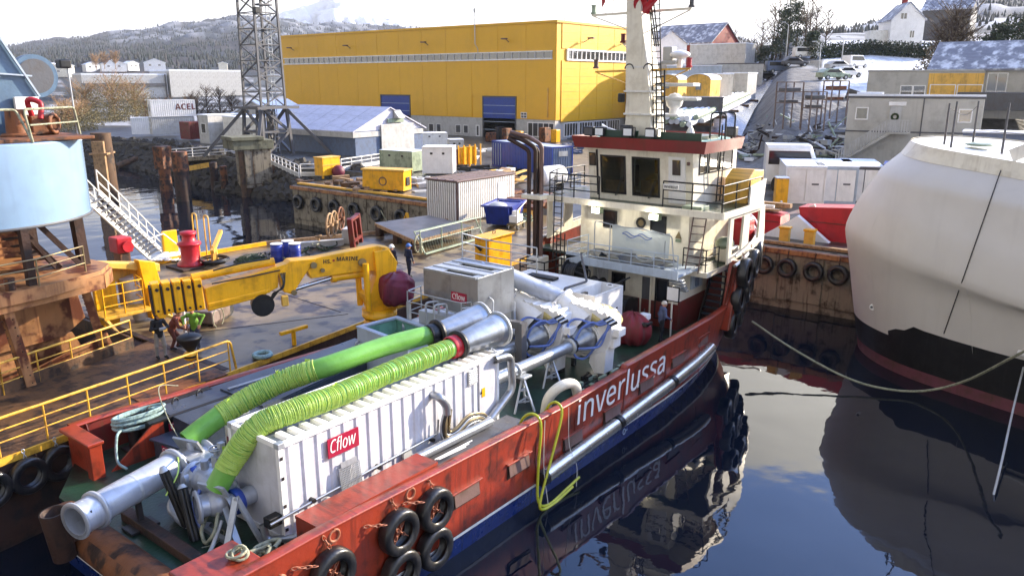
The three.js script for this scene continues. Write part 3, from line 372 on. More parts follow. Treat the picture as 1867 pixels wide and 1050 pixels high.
// left bank: containers and cabins. Here the long sides run along z or x
container('container', 'white site container marked ACEL stacked on top of another', 'container', V(57.5, 6.1, -103.6), -0.32, 6.6, 2.6, 2.55, MT.whiteClean, { group: '', extra: (t) => { part(t, 'lettering', text('ACEL', 0.92).translate(0.25, 1.05, 1.3), MT.redDark); win(t, '-x', -0.6, 0.6, 0.7, 2, -3.3); } });
container('container', 'grey white container under the one marked ACEL', 'container', V(57.3, 3.4, -103.7), -0.32, 6.4, 2.5, 2.6, MT.greyLight, { extra: (t) => win(t, '-x', -0.5, 0.5, 0.9, 1.9, -3.2) });
container('container', 'plain white container farthest left on the rocky bank', 'container', V(59, 3, -112.5), -0.5, 7, 2.6, 2.7, MT.whiteClean);
container('container', 'rust red container between grey cabins on the far bank', 'container', V(58, 2.9, -97.2), 0.1, 5, 2.4, 2.6, MT.redDark);
cabin('site_cabin', 'narrow pale cabin with one window on the far bank', 'cabin', V(58.5, 2.5, -91.2), -Math.PI / 2, 2.6, 6.5, 4.1, MT.greyLight, [[0, 1.5, 1.3, 1.5]], { roof: MT.snow });
cabin('site_cabin', 'long low white cabin behind the lattice tower legs', 'cabin', V(60.5, 2.5, -84.6), -Math.PI / 2, 8.5, 7, 3.9, MT.white, [[2.7, 1.1, 1.2, 1.3]], { roof: MT.snow });
house('garage', 'grey garage with white snowy roof on the far bank', 'garage', V(72, 2.5, -98), -1.1, 8.5, 12, 3.6, 2.2, MT.greyLight, MT.snow, [], (t) => part(t, 'garage_door', rb(-1.9, 2.3, 0, 2.6, 5.9, 6.08, 0.03), MT.whiteClean));
house('warehouse', 'long white warehouse in two sections across the water', 'warehouse', V(268, 7, -372), -0.65, 20, 20, 7, 1.2, MT.greyLight, MT.snow);
{ const A = far(150, 164, 330), t = thing('warehouse', 'long pale low warehouse with dark window band', 'warehouse', [A.x, A.y, A.z]); const B = far(305, 158, 350), C = far(310, 158, 350), D = far(440, 152, 372); const dir = (P, Q, h0, h1, n, m) => { const d = Q.clone().sub(P), L = Math.hypot(d.x, d.z), ry = -Math.atan2(d.z, d.x); return new THREE.BoxGeometry(L, h1 - h0, n).translate(L / 2, (h0 + h1) / 2, -n / 2).rotateY(ry).translate(P.x, 0, P.z); };
  part(t, 'wall', [dir(A, B, 4, 14.2, 22), dir(C, D, 4, 16, 24)], MT.greyLight); part(t, 'roof', [dir(A, B, 14.2, 14.8, 24), dir(C, D, 16, 16.6, 26)], MT.snow); part(t, 'window_band', [dir(A.clone().add(V(-0.6, 0, 0.6)), B.clone().add(V(-0.6, 0, 0.6)), 9.6, 10.8, 0.5)], MT.greyDark); part(t, 'wall_joint', dir(A.clone().lerp(B, 0.985).add(V(-0.8, 0, 0.8)), B.clone().add(V(-0.8, 0, 0.8)), 4, 14.6, 0.5), MT.dark); }
for (const [x, y, d, w, lab] of [[98, 130, 520, 26, 'low white farm building across the water'], [118, 124, 560, 12, 'small white gabled house left of the bare trees'], [165, 122, 600, 14, 'grey house between bare trees across the water'], [205, 121, 560, 22, 'cream house with pale roof across the water'], [237, 120, 580, 12, 'white shed with snowy roof across the water'], [281, 119, 520, 18, 'white house with a broad gable across the water'], [406, 121, 480, 7, 'small white hut on the far warehouse roof line']]) { const p = far(x, y, d); p.y -= 2; house('distant_house', lab, 'house', p, -0.6 + (x % 7) * 0.12, w * 0.7, w * 0.6, 3.6, w * 0.13, x % 2 ? MT.whiteClean : MT.cream, MT.snow, w > 11 ? [[-w * 0.15, 1.4, 1.6, 1.4], [w * 0.15, 1.4, 1.6, 1.4]] : []); }
// right hand side: red barn, white long house, sheds up the road
const rA = Math.atan2(-0.616, 0.788); // turn that faces +z towards the camera: see face()
const face = (p, a = 0) => Math.atan2(CAM.x - p.x, CAM.z - p.z) + a;
{ const p = far(1262, 118, 190); house('barn', 'red barn with snow dusted slate roof', 'barn', p, face(p, 1.0), 12, 17, 4.6, 4.2, MT.redBarn, MT.slate); }
{ const p = far(1316, 118, 165); cabin('long_shed', 'long flat roofed grey white shed beside the red barn', 'shed', p, face(p, -0.35), 11.5, 6, 3.9, MT.greyLight, [], { roof: MT.snow }); }
{ const p = far(1205, 124, 160); house('white_house', 'white wooden house end behind the mast', 'house', p, face(p, 0.4), 6.5, 9, 4.4, 2.2, MT.whiteClean, MT.slate, [[0, 1.6, 1, 1.3]]); }
{ const p = far(1200, 150, 140); cabin('shed', 'small grey shed with snowy roof behind the mast ladder', 'shed', p, face(p), 5, 5, 3.2, MT.greyLight, [], { roof: MT.snow }); }
for (const [x, y, d, w, h, m, lab, r] of [[1282, 182, 104, 3, 3.2, MT.yellowPale, 'yellow arched roof cabin by the road', 0.25], [1224, 178, 112, 3, 3.1, MT.yellowPale, 'yellow arched roof cabin close behind the mast', 0.25]]) { const p = far(x, y, d), t = local('site_cabin', lab, 'cabin', [p.x, p.y, p.z], face(p, -r)); const arch = []; for (let i = 0; i <= 10; i++) { const a = i / 10 * Math.PI; arch.push([Math.cos(a) * w / 2, h - 0.7 + Math.sin(a) * 0.7]); } part(t, 'wall', pr([[-w / 2, -2], [w / 2, -2], ...arch], -2.6, 2.6), m); part(t, 'roof', pr([...arch.map((q) => [q[0] * 1.06, q[1] + 0.08]), ...arch.slice().reverse().map((q) => [q[0] * 1.0, q[1] + 0.005])], -2.8, 2.75), MT.snow); win(t, '+z', -0.45, 0.45, 1.2, 2.2, 2.6, { frame: m }); }
for (const [x, y, d, w, dp, h, m, rf, lab, r] of [[1312, 178, 108, 2.4, 2.4, 3, MT.cream, MT.snow, 'cream cabin right of the yellow arched one', 0.5], [1322, 170, 124, 2, 3, 2.6, MT.greyDark, MT.greyDark, 'dark green skip sized shed by the road', 0.2], [1348, 176, 116, 3.6, 3.4, 3.2, MT.greyLight, MT.snow, 'grey board shed at the roadside', -0.4], [1348, 150, 140, 7.6, 5, 3, MT.greyLight, MT.greyDark, 'flat roofed grey carport up the road', 0], [1262, 152, 138, 9, 5, 2.8, MT.paleBlue, MT.snow, 'long snow roofed shed above the yellow cabins', 0.1], [1262, 205, 96, 6.5, 5, 1.7, MT.greyDark, MT.greyDark, 'dark grey low shed below the yellow cabins', 0.1], [1345, 146, 150, 4, 3, 2, MT.white, MT.snow, 'white roadside fence shed beyond the carport', 0]]) { const p = far(x, y, d); cabin('shed', lab, 'shed', V(p.x, p.y - 0.5, p.z), face(p, r), w, dp, h + 0.5, m, [], { roof: rf }); }
{ const A = far(1236, 226, 84), B2 = far(1352, 174, 116), t = thing('pipe_stack', 'snow covered stack of long pale pipes beside the road', 'pipe stack', A.toArray()); A.y = Math.max(gy(A), A.y - 0.4); B2.y = Math.max(gy(B2), B2.y - 0.4); const dr = B2.clone().sub(A).normalize(), sd = V(-dr.z, 0, dr.x).normalize(); for (let k = 0; k < 13; k++) { const o = sd.clone().multiplyScalar((k % 7) * 0.62 - 2 + (k > 6 ? 0.31 : 0)).add(V(0, 0.35 + (k > 6 ? 0.55 : 0), 0)); const f0 = rr(0, 0.12), f1 = rr(0.86, 1); part(t, 'pipe', cy(A.clone().lerp(B2, f0).add(o), A.clone().lerp(B2, f1).add(o), 0.3, 0.3, 10), k % 4 ? MT.snow : MT.greenRail); } for (let k = 0; k < 5; k++) part(t, 'bearer', beam(A.clone().lerp(B2, 0.1 + k * 0.2).addScaledVector(sd, -3), A.clone().lerp(B2, 0.1 + k * 0.2).addScaledVector(sd, 3), 0.4, 0.3), MT.woodDark); }
// white house on the hill, dark house, slate roofed grey house
{ const p = far(1640, 77, 165); house('white_house', 'white wooden house with steep gable and chimney on the hill', 'house', p, face(p, 0.3), 6.2, 8, 4.2, 3, MT.whiteClean, MT.slate, [[-0.9, 4.1, 1.3, 1.3], [1, 0.6, 1, 1.5]], (t) => { part(t, 'chimney', bc(0.9, 1.7, 0.9, 0.5, 7.6, -1), MT.redBarn); part(t, 'porch', [rb(-6.4, -3.1, -1, 2.2, -1, 2.6, 0.03)], MT.white); part(t, 'dormer', [bc(2.4, 1.3, 2, 2.3, 5.6, -1)], MT.snow); }); }
{ const p = far(1728, 60, 190); house('dark_house', 'dark brown house half hidden by the bare tree', 'house', p, face(p, 1.4), 8, 10, 5, 2.4, MT.greyDark, MT.slate); }
{ const p = far(1830, 187, 84); house('grey_house', 'grey house with snow streaked slate roof at right edge', 'house', V(p.x, p.y, p.z), face(p, 1.45), 8, 13, 3.4, 2.6, MT.greyWall, MT.slate, [], (t) => { for (const z of [0.2]) win(t, '-x', z - 1.4, z + 0.4, 0.8, 3, -4, { mull: 1 }); part(t, 'shed', rb(-7, -4.6, -0.6, 1.1, -3.2, 5.4, 0.05), MT.greyDark); }); }
// grey cabins with outside stair
{ const p = V(93, 2.5, -3.4); const p1 = far(1653, 297, 72); const ry = face(p1, 0.02);
  cabin('cabin_block', 'two storey grey cabin block with outside stair', 'cabin', V(p1.x, p1.y, p1.z), ry, 10.6, 5, 5.8, MT.greyWall, [[-4.1, 3.9, 1.05, 1.1], [4, 3.8, 1.05, 1.15]], { roof: MT.greyDark, extra: (t) => {
    part(t, 'roof_rim', [bc(10.7, 0.16, 0.4, 0, 6.05, 2.3), bc(2.2, 0.3, 0.8, -3.6, 6.15, 1.6)], MT.snow); part(t, 'panel_joint', [bc(0.1, 5.8, 0.04, 0.75, 2.9, 2.53)], MT.greyDark); part(t, 'panel_joint', bc(10.6, 0.12, 0.04, 0, 2.9, 2.53), MT.greyDark);
    part(t, 'door', rb(-1.85, -0.9, 2.95, 5.1, 2.5, 2.56, 0.02), MT.greyLight); part(t, 'sign', rb(-2, -0.6, 5.15, 5.5, 2.5, 2.58, 0.02), MT.whiteClean); part(t, 'wreath', tor(0.25, 0.09, 6, 14).translate(-1.4, 4.2, 2.6), MT.leafDark);
    const st = part(t, 'stair', [pr([[-1.9, 2.9], [-5.6, 0.2], [-5.6, 0], [-1.6, 2.75]], 2.6, 3.6), bc(1.9, 0.14, 1.1, -1.0, 2.85, 3.1)], MT.greyWall); for (let k = 0; k <= 26; k++) { const x = -0.1 - k * 0.22, y = x > -1.9 ? 2.9 : 2.9 + (x + 1.9) * 0.73; part(st, 'baluster', bc(0.13, 1.0, 0.03, x, y + 0.5, 3.62), MT.greyLight); } part(st, 'handrail', [beam([-1.9, 3.95, 3.63], [-5.8, 1.1, 3.63], 0.08), beam([-1.9, 3.95, 3.63], [-0.1, 3.95, 3.63], 0.08)], MT.greyLight); } });
  const p2 = far(1678, 192, 86); cabin('cabin', 'upper grey and ochre cabin with wide windows', 'cabin', V(p2.x, p2.y - 0.6, p2.z), face(p2, 0.06), 10.8, 5, 4.1, MT.greyWall, [[-1.6, 1.5, 1.2, 1.2], [-0.4, 1.5, 1.2, 1.2], [1.75, 1.4, 2.4, 1.4], [4.2, 1.4, 2.3, 1.4]], { roof: MT.greyLight, extra: (t) => part(t, 'ochre_panel', rb(0.35, 5.35, 0.05, 3.9, 2.49, 2.53, 0.01), MT.yellowPale) });
  const p3 = far(1672, 300, 58); cabin('cabin', 'small blue and white cabin in front of grey cabin block', 'cabin', V(p3.x, 2.5, p3.z), face(p3), 4.2, 2.6, 2.9, MT.paleBlue, [], { roof: MT.blueBox }); const p4 = far(1850, 260, 62); cabin('cabin', 'blue grey container cabin with snowy edge at right', 'cabin', V(p4.x, 2.5, p4.z), face(p4), 7, 2.6, 5, MT.blueGrey, [], { roof: MT.snow }); }
// white door containers, van, yellow post box on the quay
for (const [x0, x1, z, w, m, lab] of [[1500, 0, 0, 2.9, MT.whiteClean, 'bright white container with double doors'], [1557, 0, 0, 2.9, MT.paleBlue, 'grey blue container beside the white one'], [1606, 0, 0, 2.6, MT.greyDark, 'dark grey container half behind the ship bow']]) {
  const p = far(x0 - 33, 357, 58.5), t = local('door_container', lab, 'container', [p.x, 2.5, p.z], face(p, 0.12)); part(t, 'body', rb(-w / 2, w / 2, 0, 2.75, -6, 0, 0.05), m); part(t, 'roof', rb(-w / 2 - 0.03, w / 2 + 0.03, 2.75, 2.85, -6, 0.03, 0.03), MT.snow); part(t, 'door', rb(-w / 2 + 0.18, -0.03, 0.2, 2.55, 0, 0.06, 0.02), MT.whiteClean); part(t, 'door', rb(0.03, w / 2 - 0.18, 0.2, 2.55, 0, 0.06, 0.02), MT.whiteClean); part(t, 'frame', [bc(0.1, 2.75, 0.1, -w / 2 + 0.06, 1.37, 0.02), bc(0.1, 2.75, 0.1, w / 2 - 0.06, 1.37, 0.02), bc(w - 0.2, 0.12, 0.1, 0, 2.66, 0.02), bc(w - 0.2, 0.12, 0.1, 0, 0.08, 0.02)], m); part(t, 'plate', bc(0.5, 0.12, 0.02, 0.7, 1.5, 0.07), MT.greyDark); }
{ const p = far(1424, 356, 58), t = local('yellow_cabinet', 'tall yellow cabinet beside white container', 'cabinet', [p.x, 2.5, p.z], face(p, 0.2)); part(t, 'body', rb(-0.45, 0.45, 0, 2, -0.4, 0.4, 0.04), MT.yellow); part(t, 'lid', rb(-0.48, 0.48, 2, 2.1, -0.43, 0.43, 0.03), MT.snow); part(t, 'lamp', sph(0.1, 0, 0.3, 0.42), MT.whiteClean); }
function car(label, p, ry, body, kind = 'car', group) { // own coordinates: nose +x
  const L = kind === 'van' ? 4.8 : 4.3, H = kind === 'van' ? 2 : 1.45, t = local(kind === 'van' ? 'parked_van' : 'parked_car', label, kind, [p.x, p.y, p.z], ry, group);
  const prof = kind === 'van' ? [[-L / 2, 0.35], [L / 2, 0.35], [L / 2, 0.95], [L / 2 - 0.9, 1.15], [L / 2 - 1.6, H], [-L / 2 + 0.1, H], [-L / 2, 1.2]] : [[-L / 2, 0.35], [L / 2, 0.35], [L / 2, 0.75], [L / 2 - 1.0, 0.92], [L / 2 - 1.8, H], [-L / 2 + 0.9, H], [-L / 2 + 0.05, 0.95]];
  part(t, 'body', pr(prof, -0.85, 0.85, [], 0.1), body); part(t, 'side_window', pr(kind === 'van' ? [[L / 2 - 1.2, 1.2], [L / 2 - 1.7, H - 0.15], [-L / 2 + 0.4, H - 0.15], [-L / 2 + 0.4, 1.2]] : [[L / 2 - 1.35, 0.95], [L / 2 - 1.9, H - 0.1], [-L / 2 + 1, H - 0.1], [-L / 2 + 0.5, 0.95]], -0.86, 0.86), MT.glassDark);
  for (const x of [-1.35, 1.4]) for (const s of [-1, 1]) { const w = part(t, 'wheel', cy([x, 0.33, s * 0.62], [x, 0.33, s * 0.86], 0.33, 0.33, 14), MT.rubber); part(w, 'rim', cy([x, 0.33, s * 0.86], [x, 0.33, s * 0.875], 0.19, 0.19, 10), MT.galv); } for (const s of [-1, 1]) part(t, 'headlight', bc(0.06, 0.16, 0.35, L / 2, 0.7, s * 0.6), MT.lampGlass); return t; }
for (const [x, y, d, r, b, k, lab] of [[1422, 119, 140, 0.3, MT.blueGrey, 'van', 'dark blue van parked below the pines'], [1450, 117, 138, 0.3, MT.greyDark, 'car', 'dark estate car parked right of blue van'], [1470, 109, 150, 0.3, MT.white, 'van', 'white pickup at the end of parked row'], [1404, 119, 142, 0.3, MT.dark, 'car', 'dark car at left end of parked row'], [1532, 108, 128, 0.5, MT.greyLight, 'car', 'pale car in the sun glare nearest hedge'], [1562, 103, 134, 0.9, MT.whiteClean, 'van', 'white van in the sun glare at the hedge'], [1545, 124, 112, 0.7, MT.whiteClean, 'car', 'white estate car in the sun glare'], [1520, 134, 108, 0.6, MT.greenRail, 'car', 'pale green car in the sun glare']]) { const p = far(x, y, d); p.y = gy(p) + 0.05; car(lab, p, face(p, Math.PI / 2 - Math.PI + r + 1.6), b, k); }
{ const p = far(1443, 340, 66); p.y = 2.5; const t = local('white_truck', 'tall white truck cab with wide dark window behind the white containers', 'truck', [p.x, 2.5, p.z], face(p, 0.1)); t.scale.set(1, 1.85, 1.6); const L = 4.6; part(t, 'body', pr([[-L / 2, 0.35], [L / 2, 0.35], [L / 2, 1.1], [L / 2 - 0.5, 1.3], [L / 2 - 1.1, 2.1], [-L / 2, 2.1]], -0.95, 0.95, [], 0.14), MT.whiteClean); part(t, 'side_window', pr([[L / 2 - 0.85, 1.25], [L / 2 - 1.25, 1.85], [-L / 2 + 0.2, 1.85], [-L / 2 + 0.2, 1.25]], -0.96, 0.96), MT.glassDark); for (const x of [-1.4, 1.4]) for (const s of [-1, 1]) part(t, 'wheel', cy([x, 0.36, s * 0.7], [x, 0.36, s * 0.96], 0.36, 0.36, 14), MT.rubber); }
// lamp posts
for (const [x, y, yt, d, lab] of [[1434, 98, 45, 150, 'tall street lamp in front of the pines'], [1493, 130, 82, 112, 'street lamp with bent arm left of sunlit cars'], [1536, 104, 72, 135, 'slim lamp post between sunlit cars'], [1756, 140, 104, 95, 'thin pole behind upper grey cabin']]) { const p = far(x, y, d), h = far(x, yt, d).y - p.y; const t = local('street_lamp', lab, 'street lamp', [p.x, p.y, p.z], face(p)); part(t, 'post', cy([0, -0.5, 0], [0, h, 0], 0.1, 0.06, 8), MT.galv); part(t, 'lamp_head', [beam([0, h, 0], [-0.7, h + 0.45, 0], 0.08), rb(-1.2, -0.5, h + 0.4, h + 0.55, -0.15, 0.15, 0.04)], MT.galv); }
{ const p = far(1695, 55, 190), t = local('power_pole', 'wooden power pole beside white house on hill', 'pole', [p.x, p.y - 1, p.z]); part(t, 'post', cy([0, 0, 0], [0, 6, 0], 0.16, 0.1), MT.woodDark); part(t, 'crossarm', bc(1.6, 0.12, 0.12, 0, 5.4, 0, 0.6), MT.woodDark); }
// trees: bare (branching sticks) and needle/leaf clumps
function bareTree(label, p, h, spread, n, m = MT.bark, name = 'bare_tree', group, twig = 0.03) {
  const t = local(name, label, 'tree', [p.x, p.y, p.z], rnd() * 6, group); const tr = [], br = []; const stems = name === 'bare_bush' ? 1 : 1;
  tr.push(cy([0, -0.5, 0], [rr(-0.2, 0.2), h * 0.55, rr(-0.2, 0.2)], h * 0.018 + 0.04, h * 0.009, 6), cy([0, h * 0.55, 0], [0, h * 0.97, 0], h * 0.009, 0.015, 5));
  for (let i = 0; i < n; i++) { const y0 = h * rr(0.18, 0.85), a = rnd() * 6.28, l = spread * rr(0.4, 1) * (1.1 - y0 / h * 0.6), e = [Math.cos(a) * l, y0 + l * rr(0.5, 1.4), Math.sin(a) * l]; br.push(cy([0, y0, 0], e, 0.045 + h * 0.002, twig, 4)); for (let k = 0; k < 6; k++) { const f = rr(0.3, 1), q = e.map((c, j) => mix([0, y0, 0][j], c, f)), b = rnd() * 6.28, l2 = l * rr(0.2, 0.55); br.push(cy(q, [q[0] + Math.cos(b) * l2, q[1] + l2 * rr(0.3, 1.3), q[2] + Math.sin(b) * l2], twig, twig * 0.5, 3)); } }
  part(t, 'trunk', tr, m); const c = part(t, 'crown', br, m); return t;
}
const leafGeo = (() => { const g = new THREE.BufferGeometry(); g.setAttribute('position', new THREE.Float32BufferAttribute([-0.5, 0, 0, 0.5, 0, 0.1, 0, 0.12, 0.9, -0.5, 0, 0, 0, 0.12, 0.9, -0.1, -0.1, 0.5], 3)); g.computeVertexNormals(); return g; })();
function foliage(t, name, pts, size, m, flat = 1) { const pos = [], nor = [], col = []; const P = leafGeo.attributes.position, M4 = new THREE.Matrix4(), q = new THREE.Quaternion(), v = V(0, 0, 0); for (const p of pts) { M4.compose(p, q.setFromEuler(new THREE.Euler(rnd() * 6, rnd() * 6, rnd() * 6)), V(size * rr(0.6, 1.4), size, size * rr(0.7, 1.3))); const b = rr(0.6, 1.3); for (let i = 0; i < 6; i++) { v.fromBufferAttribute(P, i).applyMatrix4(M4); pos.push(v.x, v.y, v.z); col.push(b, b, b); } } const g = new THREE.BufferGeometry(); g.setAttribute('position', new THREE.Float32BufferAttribute(pos, 3)); g.setAttribute('color', new THREE.Float32BufferAttribute(col, 3)); g.computeVertexNormals(); const o = new THREE.Mesh(g, m); o.name = name; o.castShadow = o.receiveShadow = true; t.add(o); return o; }
const mNeedle = new THREE.MeshStandardMaterial({ color: new THREE.Color(0.04, 0.058, 0.03), vertexColors: true, roughness: 0.9, side: THREE.DoubleSide }), mBush = new THREE.MeshStandardMaterial({ color: new THREE.Color(0.2, 0.165, 0.075), vertexColors: true, roughness: 0.95, side: THREE.DoubleSide }), mTwig = new THREE.MeshStandardMaterial({ color: new THREE.Color(0.16, 0.13, 0.09), vertexColors: true, roughness: 0.95, side: THREE.DoubleSide });
function pine(label, p, h, r, n = 1500, m = mNeedle, name = 'pine_tree', group) { const t = local(name, label, 'tree', [p.x, p.y, p.z], 0, group); part(t, 'trunk', cy([0, -0.6, 0], [0, h * 0.95, 0], 0.22, 0.04, 7), MT.bark); const pts = [], cl = []; for (let i = 0; i < 34; i++) { const y = h * Math.pow(rr(0.02, 1), 0.8), a = rnd() * 6.28, rad = r * (1 - 0.72 * y / h) * rr(0.35, 1); cl.push(V(Math.cos(a) * rad, y, Math.sin(a) * rad)); } for (let i = 0; i < n; i++) { const c = cl[i % 34], k = r * 0.34; pts.push(V(c.x + rr(-k, k), c.y + rr(-k, k) * 0.7, c.z + rr(-k, k))); } foliage(t, 'crown', pts, 0.34, m); return t; }
const tp = (x, y, d, f, ...a) => { const p = far(x, y, d); p.y = gy(p); return f(p, ...a); };
for (const [x, d, h, lab] of [[1405, 170, 13.5, 'tall bare tree left of the pines'], [1412, 185, 14.5, 'tall thin bare tree behind the pines'], [1462, 165, 10, 'bare tree right of the pines'], [1480, 160, 9.5, 'bare tree above the white pickup'], [1500, 162, 8.5, 'slender bare tree at the hedge end'], [1470, 180, 12, 'bare tree between pines and hedge'], [1335, 200, 11, 'pale bare tree behind the long shed'], [1365, 190, 9.5, 'small bare tree at the shed end'], [1385, 188, 13, 'bare tree at left of the pine group'], [1330, 222, 9, 'faint bare tree beyond the barn']]) { const p = at(x, d); bareTree(lab, p, h, h * 0.28, 34, MT.bark); }
for (const [x, d, h, r, lab] of [[1432, 158, 10.5, 2.8, 'dark pine nearest the blue van'], [1420, 165, 9.5, 2.6, 'dark pine at left of the group'], [1447, 168, 8.5, 2.4, 'ragged pine at right of the group'], [1476, 150, 4.5, 2.2, 'low dark spruce above parked row'], [1392, 165, 5.5, 2.6, 'low dark pine by the long shed']]) pine(lab, at(x, d), h, r, 1700);
{ const p = at(1730, 108); const t = bareTree('big dense bare tree behind the upper grey cabin', p, 9.5, 4.4, 120, MT.bark, 'bare_tree', undefined, 0.035); const pts = []; for (let i = 0; i < 6000; i++) { const a = rnd() * 6.28, r = 4.6 * Math.sqrt(rnd()), y = rr(0, 8.5); if (r > 5 * (1 - y / 11)) continue; pts.push(V(Math.cos(a) * r, y, Math.sin(a) * r)); } foliage(t, 'twigs', pts, 0.3, mTwig); }
for (const [x, d, h, r, lab] of [[1845, 100, 8.6, 3.6, 'broad dark fir at right edge'], [1815, 104, 6.8, 2.6, 'dark fir left of the broad one'], [1872, 104, 8, 3.2, 'dark fir cut by the frame edge'], [1790, 112, 5, 2.4, 'shrubby fir behind grey house roof']]) pine(lab, at(x, d), h, r, 2400);
{ const t = thing('hedge', 'clipped dark green hedge below the white house', 'hedge', [...Object.values(at(1600, 150))]); const A = far(1498, 96, 150), B = far(1590, 88, 156), C = far(1700, 92, 150); const pts = []; for (const [P, Q, n] of [[A, B, 3200], [B, C, 3600]]) for (let i = 0; i < n; i++) { const f = rnd(), p = P.clone().lerp(Q, f); p.y = gy(p) + rr(-0.2, 2.3 + 0.5 * Math.sin(f * 70)); p.x += rr(-0.7, 0.7); p.z += rr(-0.7, 0.7); pts.push(p.sub(t.position)); } foliage(t, 'foliage', pts, 0.38, mNeedle); }
// bare golden bushes on the far bank
for (const [x, d, h, r, n, lab] of [[200, 185, 11, 8, 4200, 'large golden brown bare bush behind the light pole'], [150, 182, 9, 7, 3000, 'golden brown bush left of the big one'], [240, 190, 10, 6, 3000, 'golden bush beside the white container'], [130, 165, 5, 5, 1500, 'low brown bush on the near bank'], [110, 150, 5, 5, 1600, 'dull brown bush behind the blue machine']]) { const p = at(x, d); const t = bareTree(lab, p, h * 0.9, r * 0.75, 70, MT.wood, 'bare_bush', undefined, 0.025); const pts = []; for (let i = 0; i < n * 1.6; i++) { const a = rnd() * 6.28, rad = r * Math.sqrt(rnd()), y = rnd() * h * Math.sqrt(Math.max(0.02, 1 - Math.pow(rad / r, 2))) * rr(0.75, 1.1); pts.push(V(Math.cos(a) * rad, y, Math.sin(a) * rad)); } foliage(t, 'twigs', pts, 0.24, mBush); t.userData.category = 'bush'; }
for (let i = 0; i < 9; i++) { const x = 258 + i * 9.5, p = at(x, 148); bareTree(['tallest', 'thin', 'pale', 'leaning', 'slender', 'spindly', 'straight', 'bushy', 'short'][i] + ' bare poplar behind the ACEL container, number ' + (i + 1) + ' from the left', p, rr(6, 8), 0.9, 30, MT.wood, 'bare_poplar', undefined, 0.03); }
for (const [x, h, lab] of [[352, 7, 'grey bare tree left of the garage'], [372, 8.5, 'grey bare tree above the garage roof'], [395, 8, 'grey bare tree between garage and tower'], [418, 7, 'grey bare tree beside the lattice tower'], [338, 6, 'low grey bare tree behind stacked containers']]) bareTree(lab, at(x, 165), h, 2.6, 46, MT.bark);
for (const [x, y, d, h, lab] of [[190, 118, 470, 9, 'golden bare tree beside the cream house'], [175, 120, 480, 8, 'pale golden bare tree left of cream house'], [210, 118, 465, 10, 'golden bare tree before the cream house']]) { const p = far(x, y + 6, d); bareTree(lab, p, h, 4, 60, MT.wood, 'bare_tree', undefined, 0.08); }
// ---------------------------------------------------------------- the workboat
const ZC = -0.25;
const boat = thing('workboat', 'red and blue workboat with cream wheelhouse and white inverlussa lettering', 'boat', [10, -1, ZC]);
function gridGeo(rows) { // rows of equally many points -> smooth sheet
  const pos = [], idx = [], w = rows[0].length; for (const r of rows) for (const p of r) pos.push(p.x, p.y, p.z);
  for (let j = 0; j < rows.length - 1; j++) for (let i = 0; i < w - 1; i++) { const a = j * w + i; idx.push(a, a + 1, a + w, a + 1, a + w + 1, a + w); }
  const g = new THREE.BufferGeometry(); g.setAttribute('position', new THREE.Float32BufferAttribute(pos, 3)); g.setIndex(idx); g.computeVertexNormals(); return g;
}
const stemX = (y) => lerpTab([[-2.2, 26], [-1, 27.2], [0.95, 28.2], [3.5, 29.3], [4.7, 29.8]], y), bowX1 = (y) => lerpTab([[-2.2, 12], [-1, 14], [0, 17], [1, 18.5], [3.5, 20.5], [4.7, 21]], y), halfB = (y) => lerpTab([[-2.2, 4.7], [-0.45, 4.9], [1, 4.95], [4.7, 5.2]], y);
// x by station number, half breadth at x and height
const STN = []; for (let i = 0; i <= 14; i++) STN.push([0, i / 14]); for (let i = 1; i <= 22; i++) STN.push([1, i / 22 * Math.PI / 2]);
function hullPt(st, y, s, off = 0) { const x1 = bowX1(y), xs = stemX(y); let x, b; if (st[0] === 0) { x = mix(s < 0 ? -0.95 : -2.2, x1, st[1]); b = halfB(y); } else { x = x1 + (xs - x1) * Math.sin(st[1]); b = halfB(y) * Math.pow(Math.cos(st[1]), 0.78); } return V(x, y, ZC + s * Math.max(0, b + off)); }
function halfAt(x, y) { const x1 = bowX1(y), xs = stemX(y); if (x <= x1) return halfB(y); const sn = Math.min(1, (x - x1) / (xs - x1)); return halfB(y) * Math.pow(Math.sqrt(1 - sn * sn), 0.78); }
const railY = (x) => lerpTab([[-2.3, 1.98], [0, 2], [9.5, 1.72], [13.05, 1.78], [13.1, 1.93], [22, 2.02]], x), bowY = (x) => lerpTab([[21.5, 3.8], [24, 4.0], [29.9, 4.75]], x);
